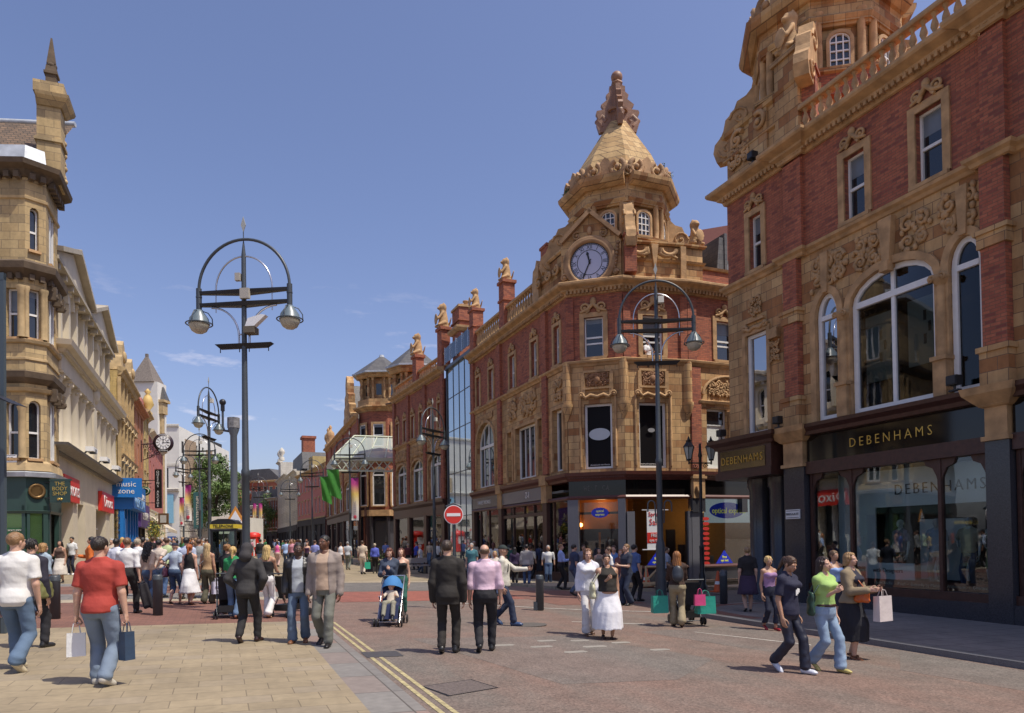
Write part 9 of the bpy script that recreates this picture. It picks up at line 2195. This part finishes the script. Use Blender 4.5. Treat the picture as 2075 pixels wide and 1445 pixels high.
# ---- middle distance
MID = [('woman in a bright pink top and pale pink trousers walking away down the middle', 562, 46, 0, True, 'vest', (.72, .12, .36), (.58, .40, .36), 'short', 'black', 1.64),
 ('man in a pale blue shirt and jeans walking away beside the pink top', 579, 44, 5, False, 'shirt', (.36, .50, .76), DEN2, 'short', 'black', 1.76),
 ('man in a black jacket and blue jeans walking away right of the nearest lamp post', 527, 42, 0, False, 'jacket', K_, (.12, .2, .36), 'short', 'black', 1.78),
 ('woman in a purple vest top between the two men facing us', 622, 45, 185, True, 'straps', (.06, .02, .06), K_, 'long', 'auburn', 1.64),
 ('man in a lavender blue shirt just left of the tall man in taupe', 638, 40, 10, False, 'shirt', (.25, .28, .58), K_, 'short', 'brown', 1.76),
 ('woman in a white vest top and black shorts walking away', 690, 41, 0, True, 'vest', W_, K_, 'bun', 'brown', 1.66),
 ('old man in a pale grey shirt and grey trousers walking away', 704, 43, 0, False, 'shirt', (.46, .48, .50), (.17, .18, .15), 'fluffy', 'grey', 1.70),
 ('man in a beige shirt and cream trousers walking away with a green bag', 734, 37.5, 5, False, 'shirt', (.55, .45, .34), (.58, .50, .40), 'short', 'brown', 1.78),
 ('white haired woman in a royal blue anorak walking away', 759, 38.5, 0, True, 'jacket', (.09, .12, .48), K_, 'fluffy', (.5, .42, .3), 1.64),
 ('person in a blue top by the arcade entrance behind the royal blue anorak', 781, 52, 0, False, 'shirt', (.16, .22, .50), K_, 'short', 'brown', 1.74),
 ('man in a royal blue top near the dark shop pillar right of the pushchair', 843, 44, 250, False, 'shirt', (.03, .06, .42), K_, 'short', 'black', 1.76),
 ('person in a white t-shirt sitting area by the bench left of the black suit', 851, 40, 90, False, 'tee', (.62, .64, .66), DEN2, 'short', 'grey', 1.60),
 ('older woman in dark red standing behind the auburn haired woman', 826, 46, 180, True, 'jacket', (.10, .02, .025), K_, 'fluffy', 'grey', 1.62),
 ('grey haired man in a teal jumper between the suit and the pink shirt', 955, 30, 190, False, 'shirt', (.05, .16, .19), DEN2, 'fluffy', 'grey', 1.74),
 ('girl in dark purple by the shop window right of the man in the cap', 1042, 30, 0, True, 'jacket', (.03, .015, .05), K_, 'long', 'black', 1.60),
 ('person in a pale grey hooded jacket and jeans walking away past the bench', 1066, 29.5, 5, False, 'jacket', (.36, .34, .31), DEN2, 'short', 'black', 1.72),
 ('child in a dark green t-shirt beyond the man in the cap', 1034, 36, 0, False, 'tee', (.03, .10, .07), K_, 'short', 'black', 1.66),
 ('blonde child half hidden beside the man in the cap', 1002, 24, 180, True, 'tee', (.5, .45, .4), DEN, 'bob', 'blonde', 1.50),
 ('man in a pale shirt seen through the opticians doorway crowd', 1182, 29, 180, False, 'shirt', (.20, .2, .24), K_, 'short', 'brown', 1.74),
 ('pale shirted man by the foot of the black lamp post behind the ginger hair', 1350, 27, 90, False, 'tee', (.3, .34, .42), K_, 'short', 'brown', 1.70),
 ('woman in a pale shirt and white skirt walking away in the left crowd', 388, 30, 0, True, 'shirt', (.62, .6, .55), W_, 'short', 'brown', 1.64),
 ('woman in a yellow top in the left crowd behind the coat carrier', 268, 24, 0, True, 'tee', (.62, .42, .05), K_, 'long', 'black', 1.64),
 ('white haired old man in a beige jacket by the blue shopfront', 226, 30, 180, False, 'jacket', (.45, .38, .3), (.2, .18, .15), 'fluffy', 'grey', 1.72)]
for lb, px, Y, hd_, fe, tp, tc_, bc_, hr, hc_, H_ in MID:
 o = person(lb, px, Y, hd_, H_, 1.04, fe, .07, 1 if px % 2 else -1, ('down', 'down'), tp, tc_, hem=.54 if fe else .50, sleeve=1 if tp == 'jacket' else .45, bot='shorts' if 'shorts' in lb else 'trousers', bc=bc_, hair=hr, hc=hc_, skin='pale' if px % 3 else 'tan')
 if 'green bag' in lb: paper_bag(o[1][1], 'green carrier bag in the hand of the man in the beige shirt', (.02, .34, .20), .3, .36, .12)
a = F2[3]; q = Vector((F2[0], F2[1], 0))+Vector((math.cos(a), math.sin(a), 0))*1.15+Vector((-math.sin(a), math.cos(a), 0))*.05
person('person in a white shirt at the open upper window of the clock tower building', 0, 30.4, 150, 1.6, 1.0, False, 0, 1, ('elbow', 'elbow'), 'shirt', W_, hem=.5, bc=K_, hc='brown', pos=(q.x, q.y+.1), z=8.75)
for u, tc_, fe, lb, bt, bc_ in ((-13.9, (.20, .18, .24), False, 'shop dummy in a dark checked shirt behind the store window', 'trousers', K_), (-12.85, (.30, .40, .50), False, 'shop dummy in a striped blue jumper behind the store window', 'trousers', (.3, .3, .28)), (-12.0, (.42, .38, .28), False, 'shop dummy in a beige shirt and jeans behind the store window', 'trousers', DEN2), (-11.35, (.20, .24, .12), True, 'shop dummy in a green dress at the right of the store window', 'skirt', (.20, .26, .12))):
 p = Dp(u, .75, .40); person(lb, 0, 19, 255 if u < -13 else 240, 1.82, 1.0, fe, .02, 1, ('down', 'hip'), 'shirt' if not fe else 'vest', tc_, hem=.5, sleeve=.45, bot=bt, bc=bc_, bhem=.3 if fe else None, hair='none', skin='plastic', pos=(p.x, p.y), z=.40, cat='mannequin', grp='shop dummies in the store window')
# ---- the far crowd: small figures, one mesh each, copied with their own clothes
def small_person(fem, stride, seed):
 H = 1.72 if not fem else 1.63; g0 = (-.42, -.45, 0); g1 = (.42, .45, 1.8); h = .034; pcs = []
 def fig(fn, k):
  g = G(g0, g1, h); fn(g); V, Q = g.mesh(); pcs.append((V, Q, k))
 w_ = .9 if fem else 1.05
 A = [np.array((s*.09, s*stride, .07+max(0, -s*stride)*.4)) for s in (-1, 1)]; hp = [np.array((s*.085, 0, .86)) for s in (-1, 1)]; kn = [ik(a, b, .43, .41, (0, 1, 0))[0] for a, b in zip(hp, A)]
 def legs(g):
  for a, b, c in zip(hp, kn, A): g.add(g.cone(a, b, .10, .075), .03); g.add(g.cone(b, c, .075, .065), .02)
  g.add(g.ell((0, 0, .9), (.17*w_, .13, .12)), .05)
 def topf(g):
  g.add(g.stack([(.92, 0, 0, .155*w_, .115), (1.06, 0, 0, .14*w_, .11), (1.30, 0, .01, .19*w_, .13), (1.41, 0, 0, .15*w_, .08), (1.46, 0, 0, .07, .06)]));
  for s in (-1, 1): g.add(g.cone((s*.20*w_, 0, 1.38), (s*.25*w_, -.02, 1.10), .062, .05), .03)
 def skin(g):
  g.add(g.ell((0, .01, 1.60), (.085, .10, .125))); g.add(g.cone((0, 0, 1.42), (0, 0, 1.55), .055, .05))
  for s in (-1, 1): g.add(g.cone((s*.25*w_, -.02, 1.12), (s*.26*w_, .05+.06*s*stride, .86), .043, .04))
 def hairf(g):
  g.add(g.ell((0, -.02, 1.63), (.095, .11, .12)));
  if fem: g.add(g.cone((0, -.06, 1.6), (0, -.09, 1.38), .08, .05), .04)
  g.cut((g.Y-.055)*.8+(1.60-g.Z)*.5)
 def shoes(g):
  for a in A: g.add(g.ell((a[0], a[1]+.04, max(.04, a[2]-.03)), (.055, .13, .045)))
 fig(skin, 0); fig(hairf, 1); fig(topf, 2); fig(legs, 3); fig(shoes, 4)
 return sculpt('person', pcs, [cloth(SK['pale'], 'skin'), cloth(HR['brown'], 'hair'), cloth(W_), cloth(K_), cloth(K_, 'leather')])
TOPS = [('white', W_), ('white', (.62, .62, .6)), ('black', K_), ('navy', (.03, .04, .09)), ('red', (.50, .04, .03)), ('pale blue', (.36, .46, .66)), ('beige', (.50, .42, .32)), ('pink', (.6, .28, .34)), ('grey', (.25, .25, .26)), ('green', (.05, .2, .08)), ('blue', (.06, .12, .38)), ('cream', (.6, .56, .45)), ('orange', (.55, .18, .04)), ('brown', (.14, .07, .04))]
BOTS = [('dark', K_), ('jeans blue', DEN), ('dark', (.03, .03, .04)), ('jeans blue', DEN2), ('khaki', (.25, .2, .13)), ('grey', (.16, .16, .16)), ('white', W_)]
rnd = random.Random(21); VAR = [small_person(f_, s_, 0) for f_, s_ in ((False, .22), (True, .2), (False, -.18), (True, -.12), (False, .05), (True, .04))]
crowd = []; used = 0
def zone(px, Y):
 if px < 255: return 'by the blue music shopfront'
 if px < 300: return 'near the purple shop sign' if Y < 75 else 'far left below the pink fronts'
 if px < 345: return 'under the arcade sign' if Y < 75 else 'below the pale blue banner'
 if px < 400: return 'below the pink banners' if Y < 80 else 'before the white stone block'
 if px < 440: return 'below the green tree' if Y < 80 else 'far beneath the green tree'
 if px < 500: return 'beyond the telephone kiosk'
 if px < 540: return 'below the two small distant banners' if Y > 60 else 'right of the nearest lamp post'
 if px < 590: return 'at the far end of the street' if Y > 75 else 'in the middle of the street'
 if px < 640: return 'before the pale stone terrace' if Y > 65 else 'left of the tall man in taupe'
 if px < 720: return 'under the green flags'
 if px < 800: return 'by the arcade entrance'
 return 'by the right hand shop windows'
spots = []
for i in range(600):
 if len(spots) >= 135: break
 s_ = rnd.uniform(26, 125); n_ = rnd.uniform(-5.3, 9.5) if rnd.random() < .55 else rnd.uniform(-5.2, 0.5); p = sn(s_, n_)
 if s_ > 92: n_ += (s_-92)*.02
 px = CX+F_PX*p.x/p.y
 if px < 215 or (px > 640 and rnd.random() < .6) or (640 < px < 830 and p.y < 46) or (430 < px < 640 and p.y < 34): continue
 if any((p.x-a)**2+(p.y-b)**2 < .55 for a, b in spots): continue
 spots.append((p.x, p.y))
for px, Y in ((870, 50), (885, 42), (960, 40), (985, 38), (1000, 36), (1075, 33.5), (1095, 34), (1110, 31)): spots.append(((px-CX)/F_PX*Y, Y))
recs = []
for i, (x, y) in enumerate(spots):
 v = i % 6; o = VAR[v] if i < 6 else VAR[v].copy()
 if i >= 6: C.objects.link(o)
 o.location = (x, y, gz(x, y)+.01); away = rnd.random() < .62; o.rotation_euler = (0, 0, R(-21+(0 if away else 180)+rnd.uniform(-25, 25))); sc = rnd.uniform(.95, 1.06); o.scale = (sc, sc, sc)
 tn, tc_ = rnd.choice(TOPS); bn, bc_ = rnd.choice(BOTS); sk = rnd.choice(['pale', 'pale', 'tan', 'tan', 'brown']); hk = rnd.choice(list(HR) if v % 2 else ['black', 'brown', 'brown', 'sandy', 'grey'])
 for k, m_ in enumerate((cloth(SK[sk], 'skin'), cloth(HR[hk], 'hair'), cloth(tc_), cloth(bc_, 'denim' if 'jeans' in bn else 'cloth'))): o.material_slots[k].link = 'OBJECT'; o.material_slots[k].material = m_
 px = CX+F_PX*x/y; base = f"{'woman' if v % 2 else 'man'} in {tn} top {'walking away' if away else 'facing us'} {zone(px, y)}"; recs.append((base, px, o))
by = {}
for b_, px, o in recs: by.setdefault(b_, []).append((px, o))
OR = ['leftmost', 'second from left', 'third from left', 'fourth from left', 'fifth from left', 'sixth from left', 'seventh from left', 'eighth from left', 'ninth from left']
for b_, l_ in by.items():
 l_.sort(key=lambda q: q[0])
 for k, (px, o) in enumerate(l_): tag(o, b_ if len(l_) == 1 else f"{OR[min(k, 8)]} {b_}", 'person', 'shoppers in the distant crowd')
